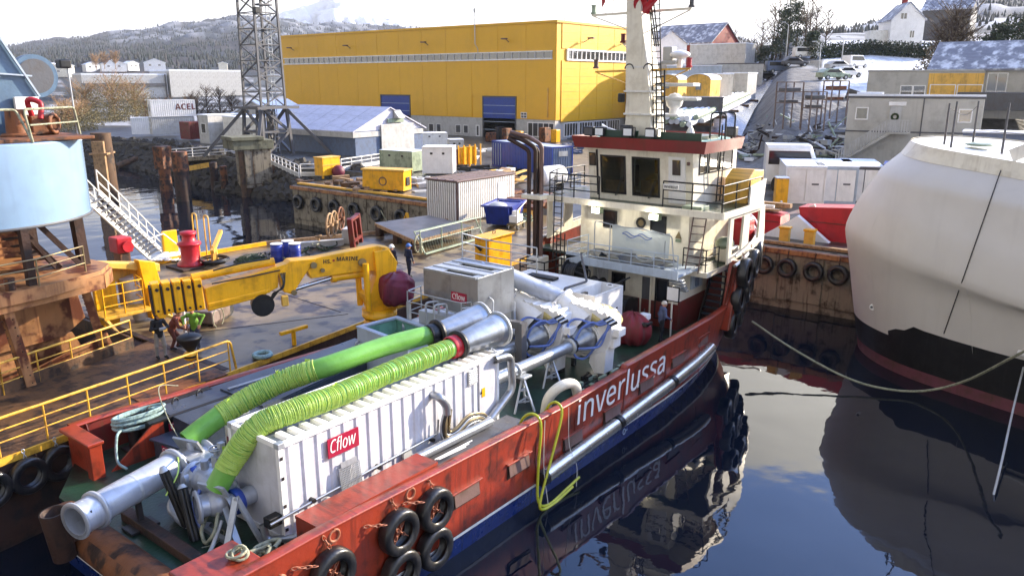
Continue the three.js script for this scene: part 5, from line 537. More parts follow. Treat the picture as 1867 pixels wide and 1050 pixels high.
// masthead
{ const q = (x, z, r, y) => [[x - r, y, z - r], [x + r, y, z - r], [x + r, y, z + r], [x - r, y, z + r]]; const seg = (A, B) => { const h = []; for (let k = 0; k < 4; k++) { const n = (k + 1) % 4; const a = A[k], b = A[n], c = B[n], d = B[k]; for (const p of [a, c, b, a, d, c]) h.push(...p); } for (const [Q, f] of [[A, 0], [B, 1]]) for (const k of f ? [0, 2, 1, 0, 3, 2] : [0, 1, 2, 0, 2, 3]) h.push(...Q[k]); const g = new THREE.BufferGeometry(); g.setAttribute('position', new THREE.Float32BufferAttribute(h, 3)); g.computeVertexNormals(); return g; };
  const m = part(boat, 'mast', [seg(q(23.2, -0.4, 0.72, 9.0), q(23.15, -0.45, 0.6, 10.0)), seg(q(23.15, -0.45, 0.64, 10.0), q(23.1, -0.5, 0.56, 11.0)), seg(q(23.1, -0.5, 0.6, 11.0), q(22.75, -0.9, 0.3, 15.4))], MT.cream); part(m, 'collar', [seg(q(23.15, -0.45, 0.7, 9.95), q(23.15, -0.45, 0.7, 10.03)), seg(q(23.1, -0.5, 0.66, 10.95), q(23.1, -0.5, 0.66, 11.03)), seg(q(23, -0.6, 0.52, 12.0), q(23, -0.6, 0.52, 12.08))], MT.white);
  part(m, 'yard', [beam([22.85, 14.35, -3.2], [22.85, 14.4, 1.75], 0.1), beam([22.85, 13.6, -1.1], [22.85, 14.3, -3.1], 0.05), beam([22.85, 13.5, -0.4], [22.85, 14.35, 1.7], 0.05)], MT.cream); part(m, 'yard', [beam([22.95, 11.85, -3.0], [22.95, 11.95, 1.8], 0.09), beam([22.95, 11.2, -0.9], [22.95, 11.8, -2.9], 0.05), beam([22.95, 11.2, 0], [22.95, 11.9, 1.7], 0.05)], MT.yellowPale); part(m, 'yard', [beam([22.95, 13.05, -1.55], [22.95, 13.05, -0.8], 0.08), beam([22.95, 13, -1.5], [22.95, 12.5, -0.9], 0.04)], MT.cream);
  for (const [y, z, mm] of [[14.4, -3.15, MT.greenRail], [14.45, 1.72, MT.greyDark], [12.0, -2.95, MT.stripeBrown], [12.0, 1.75, MT.redBright], [13.1, -1.55, MT.redDark]]) part(m, 'nav_light', [cy([22.9, y, z], [22.9, y + 0.08, z], 0.14, 0.14, 12), cy([22.9, y + 0.08, z], [22.9, y + 0.36, z], 0.1, 0.1, 12), cy([22.9, y + 0.36, z], [22.9, y + 0.4, z], 0.13, 0.13, 12)], mm);
  part(m, 'antenna', [cy([22.85, 14.4, -2.1], [22.85, 15.0, -2.1], 0.025), tor(0.12, 0.03, 6, 12).rotateX(Math.PI / 2).translate(22.85, 15, -2.1), cy([22.85, 14.4, 0.35], [22.85, 15.1, 0.35], 0.02), cy([22.85, 14.4, -2.5], [22.85, 14.75, -2.5], 0.02), tor(0.12, 0.015, 5, 14).rotateY(1.57).translate(22.85, 14.15, 0.3)], MT.white);
  for (let k = 0; k < 3; k++) part(m, 'cable', bend([[22.6, 15.2, -0.3 + k * 0.14], [22.8, 13.2, 0.05 + k * 0.1], [22.8, 12.9, 0.1 + k * 0.1]], 0.035), MT.black); part(m, 'arched_bracket', [tor(0.22, 0.035, 6, 12, Math.PI).rotateY(Math.PI / 2).translate(22.5, 11.95, -0.95), tor(0.22, 0.035, 6, 12, Math.PI).rotateY(Math.PI / 2).translate(22.5, 11.95, 0.0)], MT.black);
  part(m, 'radar', [rb(22.9, 23.8, 12.15, 12.3, 0.4, 1.1, 0.05), rb(23.1, 23.6, 12.3, 12.9, 0.35, 0.8, 0.05)], MT.greyLight); part(m, 'radar', [sph(0.42, 23.2, 12.55, 1.15, 1, 0.45, 1.1), cy([23.2, 12.0, 1.15], [23.2, 12.5, 1.15], 0.12)], MT.whiteClean); part(m, 'dome', [sph(0.38, 23.3, 10.55, 0.95), cy([23.3, 10, 0.95], [23.3, 10.3, 0.95], 0.22, 0.2), rb(22.8, 23.8, 9.9, 10.02, 0.3, 1.4, 0.04)], MT.whiteClean); part(m, 'search_lamp', rb(22.3, 22.6, 10.5, 10.9, -1.4, -1.15, 0.06), MT.black); part(m, 'bracket_arm', [rb(22.9, 23.6, 11.2, 11.35, 0.2, 2.0, 0.04), rb(22.9, 23.4, 10.6, 10.75, 0.2, 2.2, 0.05)], MT.white);
  const L = ladder([22.75, 9.1, 0.5], [22.85, 14.9, 0.0], 0.42, [0, 0, 1], 20); part(m, 'mast_ladder', [...L.stiles, ...L.rungs], MT.black); const L2 = ladder([22.5, 9.1, 0.75], [22.5, 11.9, 0.6], 0.4, [0, 0, 1], 9, 0.04); part(m, 'mast_ladder', [...L2.stiles, ...L2.rungs], MT.black); }
{ const rows = []; for (let j = 0; j <= 6; j++) { const r = []; for (let i = 0; i <= 10; i++) { const t = i / 10; r.push(V(22.5 - 0.12 * Math.sin(t * 7 + j * 0.4), 15.35 - j * 0.14 - t * 0.3, -0.75 + t * 1.3 * (1 - 0.08 * j) + 0.05 * Math.sin(j))); } rows.push(r); } const m = MT.redBright.clone(); m.side = THREE.DoubleSide; const f = single('flag', 'tattered red flag flying from the mast head', 'flag', [gridGeo(rows), cy([22.5, 14.5, -0.78], [22.5, 15.5, -0.78], 0.02)], m); const f2 = single('flag', 'small red pennant hanging left of the mast', 'flag', [pr([[0, 0], [0.12, 0.02], [0.2, -0.32], [0.04, -0.6]], -0.01, 0.01).rotateY(-1.3).translate(22.8, 15.25, -2.7), cy([22.8, 15.3, -2.7], [22.8, 15.6, -2.7], 0.01)], m); }
// roof lights
for (const [z, y, x, r, big] of [[-2.45, 9.0, 21.6, 0.3, 0], [-1.95, 9.0, 21.7, 0.2, 1], [-0.35, 9.05, 21.5, 0, 1], [-0.72, 9.1, 21.9, 0.5, 0], [0.75, 9.05, 21.5, 0, 1], [3.1, 9.05, 24.6, -1.2, 0]]) { const f = part(boat, 'deck_light', [rb(x, x + 0.32, y, y + 0.42, z - 0.26, z + 0.26, 0.05), cy([x + 0.2, 8.85, z], [x + 0.2, y + 0.1, z], 0.05)], MT.black); part(f, 'lamp_glass', bc(0.02, 0.3, 0.4, x - 0.012, y + 0.2, z, 0), big ? MT.lampGlass : MT.greyDark); }
part(boat, 'roof_horn', [latAB([22.6, 9.2, -1.6], [22.2, 9.35, -2.1], [[0.0, 0], [0.06, 0], [0.09, 0.4], [0.2, 0.7], [0.18, 0.7], [0.06, 0.4]], 14)], MT.galv); part(boat, 'roof_dome', [lat([[0, 0], [0.22, 0], [0.22, 0.2], [0.12, 0.45], [0.05, 0.6], [0, 0.6]], 14).translate(23.4, 8.92, 1.75)], MT.whiteClean);
for (const x of [23.6, 24.6]) part(boat, 'roof_rail', bend([[x, 9.0, 2.6], [x, 10.1, 2.6], [x, 10.1, 3.3], [x, 9.0, 3.3]], 0.04, 0.2), MT.black);

// tyres: on the hull side and round the bow
const tyreG = 'rubber tyre fenders on the workboat';
const tyreM = (name, label, p, ry, R = 0.56, chain, group) => { const t = local(name, label, 'tyre', p, ry, group); part(t, 'casing', tyreGeo(R, R > 0.6 ? 0.46 : 0.38), MT.rubber); if (chain) for (const c of chain) part(t, 'chain', chainGeo(c[0], c[1], c[2] || 6, 0.05), MT.chain); return t; };
for (const [x, y, lab, tilt] of [[3.35, 1.0, 'upper right tyre of the hull cluster beside white stripe'], [2.1, 0.98, 'upper middle tyre of the hull cluster'], [3.3, -0.08, 'lower right tyre of the hull cluster'], [2.12, -0.12, 'lower middle tyre of the hull cluster'], [0.1, 0.96, 'tyre nearest the camera on the red hull']]) { const R = 0.58; tyreM('tyre_fender', lab, [x, y, ZC + 4.95 + 0.19], 0, R, y > 0.5 ? [[[-0.12, 0.9, -0.12], [0.0, R, -0.05], 3], [[-0.95, 0.55, -0.12], [-0.45, 0.42, 0.05], 4], [[-0.28, 0.28, 0.02], [0.25, -0.22, 0.02], 6], [[-0.25, -0.3, 0.02], [0.2, 0.32, 0.02], 6]] : [[[-0.9, 0.25, -0.12], [-0.45, 0.1, 0.05], 4]], tyreG); }
{ let k = 0; const cols = ['aft', 'second', 'third', 'foremost'], rows = ['top', 'middle', 'lower']; for (const [ci, t] of [[0, 22.75], [1, 24.2], [2, 25.6], [3, 26.9]]) for (let r = 0; r < 3; r++) { if (ci === 3 && r > 1) continue; const y = 3.4 + ci * 0.12 - r * 1.15, x = t - r * 0.12; const z = ZC + halfAt(x, y), z2 = ZC + halfAt(x + 0.3, y), an = Math.atan2(z - z2, 0.3); const nx = Math.sin(an), nz = Math.cos(an); tyreM('tyre_fender', `${rows[r]} tyre in the ${cols[ci]} row hung round the bow`, [x + nx * 0.26, y, z + nz * 0.26], an, 0.67, r === 0 ? [[[0, 0.85, -0.15], [0, 0.5, 0], 3]] : null, 'rubber tyre fenders round the bow'); } }
for (const [x, y, z] of [[0.9, 1.72, 0], [-0.55, 1.35, 0], [3.25, 1.7, 0]]) part(boat, 'fender_ring', [tor(0.14, 0.035, 6, 16).translate(x - 0.6, y, ZC + 5.0), cy([x - 0.6, y + 0.14, ZC + 4.9], [x - 0.6, y + 0.14, ZC + 5.03], 0.04)], MT.chain);
// ---------------------------------------------------------------- machinery on the deck
const CG = 'pump and hose machinery on the deck';
{ // white corrugated container
  const x0 = 0.1, x1 = 8.02, y0 = 0.98, y1 = 3.5, z0 = 1.2, z1 = 3.2, t = thing('container', 'long white corrugated machinery container with Cflow sign on the workboat deck', 'container', [4, 0.98, 2.2]);
  part(t, 'corrugated_side', corrug(x0 + 0.12, x1 - 0.9, y0 + 0.12, y1 - 0.12, 0.4, 0.032, 0.66).translate(0, 0, z1 - 0.07), MT.contWhite); part(t, 'side_panel', bx(x1 - 0.9, x1 - 0.1, y0 + 0.1, y1 - 0.1, z1 - 0.1, z1 - 0.02), MT.contWhite); part(t, 'corrugated_side', corrug(x0 + 0.12, x1 - 0.12, y0 + 0.12, y1 - 0.12, 0.4, 0.032, 0.66).rotateY(Math.PI).translate(x0 + x1, 0, z0 + 0.07), MT.contWhite);
  part(t, 'end_wall', bx(x0 + 0.04, x0 + 0.1, y0 + 0.1, y1 - 0.1, z0 + 0.1, z1 - 0.1), MT.contWhite); part(t, 'end_wall', bx(x1 - 0.1, x1 - 0.04, y0 + 0.1, y1 - 0.1, z0 + 0.1, z1 - 0.1), MT.contWhite);
  const f = []; for (const x of [x0 + 0.06, x1 - 0.06]) for (const z of [z0 + 0.06, z1 - 0.06]) f.push(bc(0.12, y1 - y0, 0.12, x, (y0 + y1) / 2, z)); for (const y of [y0 + 0.07, y1 - 0.06]) for (const z of [z0 + 0.05, z1 - 0.05]) f.push(bc(x1 - x0 - 0.24, 0.12, 0.1, (x0 + x1) / 2, y, z)); for (const x of [x0 + 0.05, x1 - 0.05]) for (const y of [y0 + 0.07, y1 - 0.06]) f.push(bc(0.1, 0.12, z1 - z0 - 0.24, x, y, 2.2)); part(t, 'frame', f, MT.whiteClean);
  for (const x of [x0 + 0.09, x1 - 0.09]) for (const z of [z0 + 0.08, z1 - 0.08]) part(t, 'corner_casting', [rb(x - 0.1, x + 0.1, y1 - 0.13, y1 + 0.012, z - 0.09, z + 0.09, 0.02)], MT.galv);
  part(t, 'roof', bx(x0 + 0.1, x1 - 0.1, y1 - 0.14, y1 - 0.1, z0 + 0.1, z1 - 0.1), MT.greyDark2); for (let k = 0; k < 22; k++) { const x = x0 + 0.35 + k * 0.337; for (const [za, zb] of [[z0 + 0.18, z0 + 0.9], [z1 - 0.62, z1 - 0.14]]) part(t, 'roof_rib', pr([[x, y1 - 0.1], [x + 0.2, y1 - 0.1], [x + 0.18, y1 - 0.004], [x + 0.02, y1 - 0.004]], za, zb), MT.whiteClean); }  // roof plate greyer than its ribs: shadow in the gaps put into the colour
  const s = part(t, 'sign', rb(1.45, 2.42, 2.62, 3.12, z1 + 0.002, z1 + 0.03, 0.005), MT.sign); const g = text('Cflow', 0.33, fontR, 0.006); { const p = g.attributes.position; for (let i = 0; i < p.count; i++) p.setX(i, p.getX(i) + p.getY(i) * 0.2); } g.computeBoundingBox(); g.scale(0.82 / g.boundingBox.max.x, 1, 1).translate(1.5, 2.74, z1 + 0.031); part(s, 'lettering', g, MT.whiteClean);
  const lv = part(t, 'louvre_vent', rb(6.62, 7.0, 2.85, 3.3, z1 - 0.02, z1 + 0.01, 0.005), MT.white); for (let k = 0; k < 6; k++) part(lv, 'slat', bc(0.34, 0.045, 0.02, 6.81, 2.9 + k * 0.07, z1 + 0.018, 0, 0, 0.6), MT.galv); const w = part(t, 'warning_label', bx(7.22, 7.36, 2.3, 2.58, z1 - 0.02, z1 - 0.005), MT.yellow); part(w, 'mark', prx([[0, 0], [0.1, 0], [0.05, 0.1]], 0, 0.004).rotateY(-Math.PI / 2).translate(7.24, 2.42, z1 - 0.004), MT.black);
  part(t, 'conduit', bend([[-0.3, 1.7, z1 + 0.05], [0.6, 1.75, z1 + 0.06], [5.2, 1.9, z1 + 0.06], [5.25, 2.3, z1 + 0.06]], 0.035, 0.1), MT.steel); for (const x of [0.9, 3.0, 5.0]) part(t, 'pipe_clamp', cy([x, 1.78, z1 - 0.05], [x, 1.78, z1 + 0.11], 0.06, 0.06, 8), MT.dark); for (const [x, y, r] of [[4.05, 1.7, 0.16], [1.35, 1.5, 0.14]]) part(t, 'inspection_cap', cy([x, y, z1 - 0.03], [x, y, z1 + 0.05], r, r, 16), MT.greyLight); for (const y of [1.3, 1.9, 2.6, 3.1]) part(t, 'hinge', bx(x0 + 0.02, x0 + 0.1, y, y + 0.08, z1 - 0.01, z1 + 0.012), MT.dark);
  part(t, 'number_sheet', bx(0.25, 0.65, y1 - 0.003, y1 + 0.002, z0 + 0.35, z0 + 0.75), MT.whiteClean);
}
{ // steel grating leaning on the container
  const t = local('steel_grating', 'square steel grating leaning against the white container', 'grating', [2.05, 1.25, 3.36], 0); t.rotation.z = 0.0; const b = []; for (let i = 0; i <= 14; i++) b.push(bc(0.016, 1.0, 0.02, -0.32 + i * 0.0457, 0.5, 0)); for (let i = 0; i <= 18; i++) b.push(bc(0.66, 0.016, 0.02, 0, 0.02 + i * 0.0535, 0)); part(t, 'mesh', b, MT.galv); part(t, 'hook_plate', [bc(0.5, 0.14, 0.02, 0, 1.06, 0.0)], MT.galv); t.rotation.x = -0.12; }
// green lay-flat hoses over the container
function greenHose(label, P, r, wraps) { const c = new THREE.CatmullRomCurve3(P.map(vv)), n = 150, pts = c.getPoints(n); const t = thing('green_hose', label, 'hose', P[0]); const rf = (u) => r * (1 + (u > wraps[0] && u < wraps[1] ? 0.035 * Math.abs(Math.sin(u * n * 1.1)) + 0.02 * Math.sin(u * 37) : 0.01 * Math.sin(u * 30)));
  part(t, 'hose_body', sweep(pts, r, 22, rf), MT.hose); const rings = []; for (let i = Math.round(n * wraps[0]); i < n * wraps[1]; i++) for (let k = 0; k < 2; k++) { const u = (i + k * 0.5 + rr(0, 0.3)) / n, p = c.getPoint(u), d = c.getTangent(u); const a = new THREE.TorusGeometry(rf(u) + 0.006, rr(0.008, 0.02), 4, 18).rotateZ(rnd()); a.applyQuaternion(new THREE.Quaternion().setFromUnitVectors(V(0, 0, 1), d.clone().add(V(rr(-0.1, 0.1), rr(-0.1, 0.1), rr(-0.1, 0.1))).normalize())); rings.push(a.translate(p.x, p.y, p.z)); } part(t, 'film_wrap', rings, MT.hosePale);
  const tails = []; for (let k = 0; k < 9; k++) { const u = mix(wraps[0], wraps[1], rnd()), p = c.getPoint(u), a = rr(-1.2, 1.2), l = rr(0.1, 0.25), q = V(p.x + rr(-0.1, 0.1), p.y + Math.cos(a) * r, p.z + Math.sin(a) * r); const g = new THREE.PlaneGeometry(rr(0.08, 0.16), l, 2, 3); const pp = g.attributes.position; for (let i = 0; i < pp.count; i++) pp.setZ(i, rr(-0.03, 0.03)); tails.push(g.rotateX(rr(-1, 1)).rotateY(rnd() * 6).translate(q.x, q.y, q.z)); } const m = MT.hosePale.clone(); m.side = THREE.DoubleSide; part(t, 'loose_film', tails, m); return t; }
greenHose('green hose farther from camera, smooth at its forward end', [[0.2, 2.3, -1.0], [0.9, 2.62, -0.93], [1.7, 2.95, -0.75], [2.8, 3.4, -0.2], [3.75, 3.7, 0.5], [5.56, 3.85, 0.83], [7.4, 3.9, 1.25]], 0.29, [0.22, 0.62]);
greenHose('green hose nearer the camera, film wrapped to its red end', [[-0.6, 2.2, 1.64], [-0.2, 2.9, 1.85], [0.3, 3.6, 2.18], [1.1, 3.8, 2.48], [2.2, 3.82, 2.6], [4.1, 3.85, 2.52], [6.95, 3.88, 2.52]], 0.27, [0.1, 0.97]);
for (const [a, b, lab, m] of [[[7.3, 3.9, 1.28], [9.0, 4.0, 1.6], 'farther steel cone joining green hose to the pump pipes', MT.black], [[6.9, 3.88, 2.5], [8.75, 3.95, 2.62], 'nearer steel cone with red band joining green hose to pump pipes', MT.redBright]]) { const t = thing('hose_cone', lab, 'pipe cone', a); part(t, 'cone', latAB(a, b, [[0.3, 0.12], [0.31, 0.2], [0.34, 0.3], [0.5, 1.75], [0.5, 1.85], [0.46, 1.85], [0.3, 0.3]], 26), MT.steel); part(t, 'flange', latAB(a, b, [[0.25, 0.0], [0.43, 0.0], [0.43, 0.12], [0.28, 0.12]], 24), MT.black); part(t, 'band', latAB(a, b, [[0.3, -0.3], [0.34, -0.28], [0.34, -0.02], [0.3, 0]], 22), m); part(t, 'rim', latAB(a, b, [[0.47, 1.78], [0.56, 1.78], [0.56, 1.86], [0.45, 1.86]], 26), MT.galv); part(t, 'end_plate', latAB(a, b, [[0, 1.84], [0.46, 1.84], [0.46, 1.8]], 22), MT.galv); const bolts = []; for (let k = 0; k < 12; k++) { const an = k / 12 * 6.283; bolts.push(sph(0.03, Math.cos(an) * 0.37, 0.13, Math.sin(an) * 0.37, 1, 1, 1, 6)); } const q = new THREE.Quaternion().setFromUnitVectors(V(0, 1, 0), V(...b).sub(V(...a)).normalize()); part(t, 'bolts', bolts.map((g) => g.applyQuaternion(q).translate(...a)), MT.chrome); }
{ // stern discharge pipe
  const a = [-3.15, 1.98, 0.12], b = [-0.3, 2.0, -0.62], t = thing('discharge_pipe', 'large grey flanged pipe pointing out over the stern roller', 'pipe', [-1.6, 1, -0.2]); const L = 2.95; part(t, 'pipe', latAB(a, b, [[0.35, 0], [0.38, 0.0], [0.38, 0.5], [0.36, 0.55], [0.36, L], [0.32, L], [0.33, 0.0]], 30), MT.pipeGrey); part(t, 'flange', latAB(a, b, [[0.33, 0], [0.44, 0], [0.44, 0.05], [0.36, 0.05]], 30), MT.pipeGrey); part(t, 'flange', latAB(a, b, [[0.36, 0.5], [0.45, 0.5], [0.45, 0.58], [0.36, 0.58]], 30), MT.pipeGrey); part(t, 'flange', latAB(a, b, [[0.36, L - 0.2], [0.45, L - 0.2], [0.45, L - 0.1], [0.36, L - 0.1]], 30), MT.pipeGrey); part(t, 'weld_band', latAB(a, b, [[0.36, 1.5], [0.368, 1.52], [0.368, 1.56], [0.36, 1.58]], 30), MT.galv); part(t, 'support', [beam([-1.6, 0.95, -0.15], [-1.6, 1.65, -0.2], 0.12), bc(0.7, 0.06, 0.5, -1.6, 1.0, -0.2)], MT.dark); part(t, 'pipe_mark', [bc(0.03, 0.06, 0.01, -2.88, 2.2, 0.38)], MT.dark); }
{ // valve manifold with pipes and blue collars at the end of the container
  const t = thing('valve_manifold', 'grey pipe and valve manifold on steel stand behind the white container', 'manifold', [-0.4, 0.95, 1.2]);
  const body = (c, ax, n) => part(t, 'valve_body', [sph(0.36, ...c, 1, 0.95, 1, 18), latAB(c, [c[0] + ax[0], c[1], c[2] + ax[1]], [[0.28, -0.5], [0.4, -0.48], [0.4, -0.42], [0.27, -0.38], [0.27, 0.38], [0.4, 0.42], [0.4, 0.48], [0.28, 0.5]], 20), cy([c[0], c[1] + 0.3, c[2]], [c[0], c[1] + 0.55, c[2]], 0.1)], MT.pipeGrey); body([0.05, 1.95, -0.55], [0.98, -0.2]); body([-0.55, 1.8, 1.55], [0.95, 0.3]); body([-0.2, 1.85, 0.5], [0.2, 1]);
  part(t, 'cross_pipe', [cy([0.05, 1.95, -0.5], [-0.5, 1.8, 1.6], 0.26, 0.26, 18)], MT.pipeGrey); for (const g of [rb(-0.25, 0.35, 2.15, 2.2, -0.95, 0.1, 0.02), bc(0.06, 0.8, 0.8, 0.15, 2.2, -0.7, 0.3, 0.5), bc(0.06, 0.75, 0.75, -0.6, 2.05, 1.65, 0.3, 0.5)]) part(t, 'flange_plate', g, MT.galv);
  for (const [z, x] of [[0.05, 0.1], [1.95, 0.1]]) { part(t, 'branch_pipe', [latAB([-0.6, 1.85, z], [0.3, 1.85, z], [[0.22, 0], [0.22, 0.9], [0.3, 0.9], [0.3, 0.97]], 20)], MT.pipeGrey); part(t, 'blue_collar', latAB([-0.5, 1.85, z], [0.3, 1.85, z], [[0.23, 0.1], [0.31, 0.1], [0.31, 0.28], [0.23, 0.28]], 20), MT.blueBox); }
  const A = [[-0.75, 0.95, 2.35], [-0.75, 0.95, 0.35], [-1.0, 0.95, 1.2]]; for (const [a, b] of [[[-1.05, 0.95, 2.5], [-0.45, 2.1, 2.2]], [[-0.2, 0.95, 2.75], [-0.45, 2.1, 2.2]], [[-0.9, 0.95, 0.9], [-0.5, 1.95, 0.8]], [[-0.7, 0.95, 2.6], [-0.5, 2.2, 1.5]], [[-0.9, 0.95, 0.3], [-0.3, 2.0, 0.2]]]) part(t, 'stand_leg', beam(a, b, 0.14, 0.06), MT.galv); part(t, 'base_rail', [bc(0.12, 0.1, 2.4, -0.7, 1.0, 1.4)], MT.galv);
  part(t, 'elbow_pipe', bend([[-0.55, 1.5, -0.2], [-0.9, 1.2, -0.1], [-0.9, 1.0, 0.6], [-0.6, 1.0, 1.2]], 0.12, 0.2, 12), MT.pipeGrey); part(t, 'loop_hose', bend([[-0.75, 1.5, 1.4], [-1.0, 1.2, 1.45], [-1.1, 1.0, 1.8], [-0.95, 1.35, 2.0], [-0.7, 1.7, 1.8]], 0.045, 0.15), MT.rope); part(t, 'blue_hose', bend([[-0.6, 1.9, 0.9], [-0.95, 1.6, 1.0], [-0.9, 1.2, 1.3]], 0.05, 0.2), MT.hoseBlue); part(t, 'clamp_box', [rb(-0.25, 0.1, 1.5, 1.75, 2.9, 3.15, 0.02)], MT.black); part(t, 'drain_pipe', bend([[-0.2, 1.5, 2.8], [-0.2, 1.12, 2.9], [0.3, 1.12, 3.35], [1.5, 1.12, 3.5]], 0.09, 0.15, 10), MT.steel);
  part(t, 'valve_gear', [bc(0.25, 0.3, 0.25, -0.1, 2.5, 1.0), cy([-0.1, 2.3, 0.9], [-0.1, 2.8, 0.9], 0.05), tor(0.16, 0.02, 6, 16).rotateX(1.57).translate(-0.1, 2.8, 0.9), bc(0.14, 1.1, 0.14, 0.0, 2.4, 1.0), bc(0.2, 0.5, 0.25, 0.05, 2.6, 1.4)], MT.galv); }
for (const [a, b, lab] of [[[-1.15, 2.45, 0.35], [-0.95, 1.05, 0.75], 'black ribbed hydraulic hose bundle leaning on the stern pipe'], [[-0.95, 2.05, 0.75], [-1.1, 0.98, 1.35], 'second black ribbed bundle standing right of the stern pipe']]) { const t = thing('hose_bundle', lab, 'hose bundle', b); for (let k = 0; k < 5; k++) { const o = V(Math.cos(k * 1.26) * 0.07, 0, Math.sin(k * 1.26) * 0.07); part(t, 'hose', cy(vv(a).clone().add(o), vv(b).clone().add(o), 0.055, 0.055, 8), MT.black); } part(t, 'end_fitting', cy(a, vv(a).clone().lerp(vv(b), -0.08), 0.12, 0.06, 10), MT.galv); }
{ const f = (name, lab, cat, pts, r, m) => single(name, lab, cat, tb(pts, r, 6), m); f('white_hose', 'pale hose curling from the manifold to the stern deck', 'hose', [[-0.7, 1.5, 1.9], [-1.1, 1.1, 2.1], [-1.6, 1.0, 2.5], [-2.0, 1.0, 3.2]], 0.05, MT.greyLight); f('green_line', 'bright green line lying over the stern pipe', 'rope', [[-1.25, 1.9, 0.5], [-0.9, 2.25, 0.45], [-0.65, 2.35, 0.1], [-0.4, 2.3, -0.4]], 0.022, MT.hosePale); f('thin_cable', 'thin looping cable on the green stern deck', 'cable', [[-0.6, 1.0, 1.2], [-0.5, 1.0, 1.6], [-0.9, 1.0, 1.9], [-1.2, 1.0, 1.8]], 0.015, MT.rope); f('thin_cable', 'thin cable rising over the port rope coil', 'cable', [[2.0, 2.4, -4.6], [1.3, 2.6, -4.4], [0.9, 2.0, -3.2], [0.8, 1.2, -2.0], [0.5, 1.0, -1.6]], 0.015, MT.rope); }
{ // dark tank along the port bulwark
  const t = thing('deck_tank', 'long dark grey flat topped tank along the port bulwark', 'tank', [5, 0.95, -3.6]); part(t, 'tank_body', [slab([[1.2, -4.75], [9.3, -4.75], [9.0, -3.1], [7.0, -2.5], [2.5, -1.9], [1.2, -1.9]], 0.95, 1.95)], MT.tank); part(t, 'top_cover', slab([[3.2, -4.3], [9.2, -4.8], [9.0, -3.1], [7.0, -2.55], [3.2, -2.0]], 1.95, 2.0), MT.tank); part(t, 'cover_strip', [beam([3.3, 2.03, -4.0], [5.0, 2.03, -3.9], 0.12, 0.03), beam([5.2, 2.03, -3.85], [7.0, 2.03, -3.8], 0.1, 0.03)], MT.galv); for (const [x, z, r, m] of [[6.6, -2.9, 0.13, MT.whiteClean], [5.2, -3.2, 0.09, MT.galv]]) part(t, 'cap', cy([x, 1.98, z], [x, 2.06, z], r, r, 16), m); part(t, 'lug', tor(0.12, 0.035, 6, 12).translate(6.6, 2.12, -3.4), MT.dark);
  const b = part(t, 'end_box', [rb(0.55, 3.0, 0.95, 1.9, -4.8, -3.6, 0.05), bx(0.5, 3.1, 1.9, 1.96, -4.85, -4.6), bx(0.5, 3.1, 1.9, 1.96, -3.7, -3.55)], MT.black); for (const [x, z] of [[1.0, -4.5], [1.8, -4.5], [2.6, -4.5]]) part(b, 'handle', tor(0.14, 0.025, 6, 12, Math.PI).rotateY(0.4).translate(x, 1.95, z), MT.black); part(t, 'low_lid', slab([[0.4, -3.5], [2.9, -3.5], [2.9, -1.6], [0.7, -1.7]], 1.5, 1.56), MT.tank); const sg = (x, y, z, ry, w) => { const s = part(t, 'sign', new THREE.BoxGeometry(w, 0.26, 0.02).translate(w / 2, 0.13, 0).rotateY(ry).translate(x, y, z), MT.sign); const g = text('Cflow', 0.16, fontR, 0.006); g.computeBoundingBox(); g.scale(w * 0.85 / g.boundingBox.max.x, 1, 1).translate(w * 0.07, 0.07, 0.011).rotateY(ry).translate(x, y, z); part(s, 'lettering', g, MT.whiteClean); }; sg(1.05, 1.5, -3.57, 0, 0.75); sg(0.5, 1.2, -3.0, -Math.PI / 2, 0.7); part(t, 'body_front', [bx(0.52, 0.6, 0.95, 1.5, -3.5, -1.7)], MT.tank);
  part(t, 'pump_fitting', [bc(0.3, 0.5, 0.3, 2.6, 1.9, -2.2), cy([2.6, 1.6, -2.2], [2.6, 2.5, -2.2], 0.09), bend([[2.2, 1.6, -2.5], [2.2, 2.2, -2.5], [2.6, 2.3, -2.3]], 0.06)], MT.galv); part(t, 'white_cabinet', [rb(1.15, 1.25, 1.3, 2.5, -0.75, -0.25, 0.02)], MT.white); part(t, 'label_sheet', bx(1.13, 1.148, 1.9, 2.2, -0.65, -0.35), MT.burg); }
{ // coil of teal mooring rope on the port corner, ropes by the starboard rail
  const t = thing('rope_coil', 'coil of pale teal mooring rope on the port stern bulwark', 'rope', [0.4, 1.0, -4.5]); for (let k = 0; k < 9; k++) part(t, 'rope_turn', tor(0.5 + 0.05 * (k % 3), 0.045, 6, 26).rotateX(Math.PI / 2 + rr(-0.12, 0.12)).scale(1.25, 1, 0.62).translate(0.55 + rr(-0.08, 0.08), 1.72 + k * 0.045, -4.35 + rr(-0.05, 0.05)), MT.ropeTeal); part(t, 'rope_end', tb([[0.0, 1.8, -4.2], [-0.3, 1.75, -3.9], [-0.5, 1.2, -3.6], [-0.4, 1.0, -3.3]], 0.04), MT.ropeTeal); part(t, 'bollard', [cy([0.4, 0.95, -4.4], [0.4, 1.7, -4.4], 0.16, 0.16, 14), cy([0.9, 0.95, -4.4], [0.9, 1.7, -4.4], 0.16, 0.16, 14), rb(0.1, 1.3, 0.95, 1.05, -4.7, -4.1, 0.03)], MT.dark); }
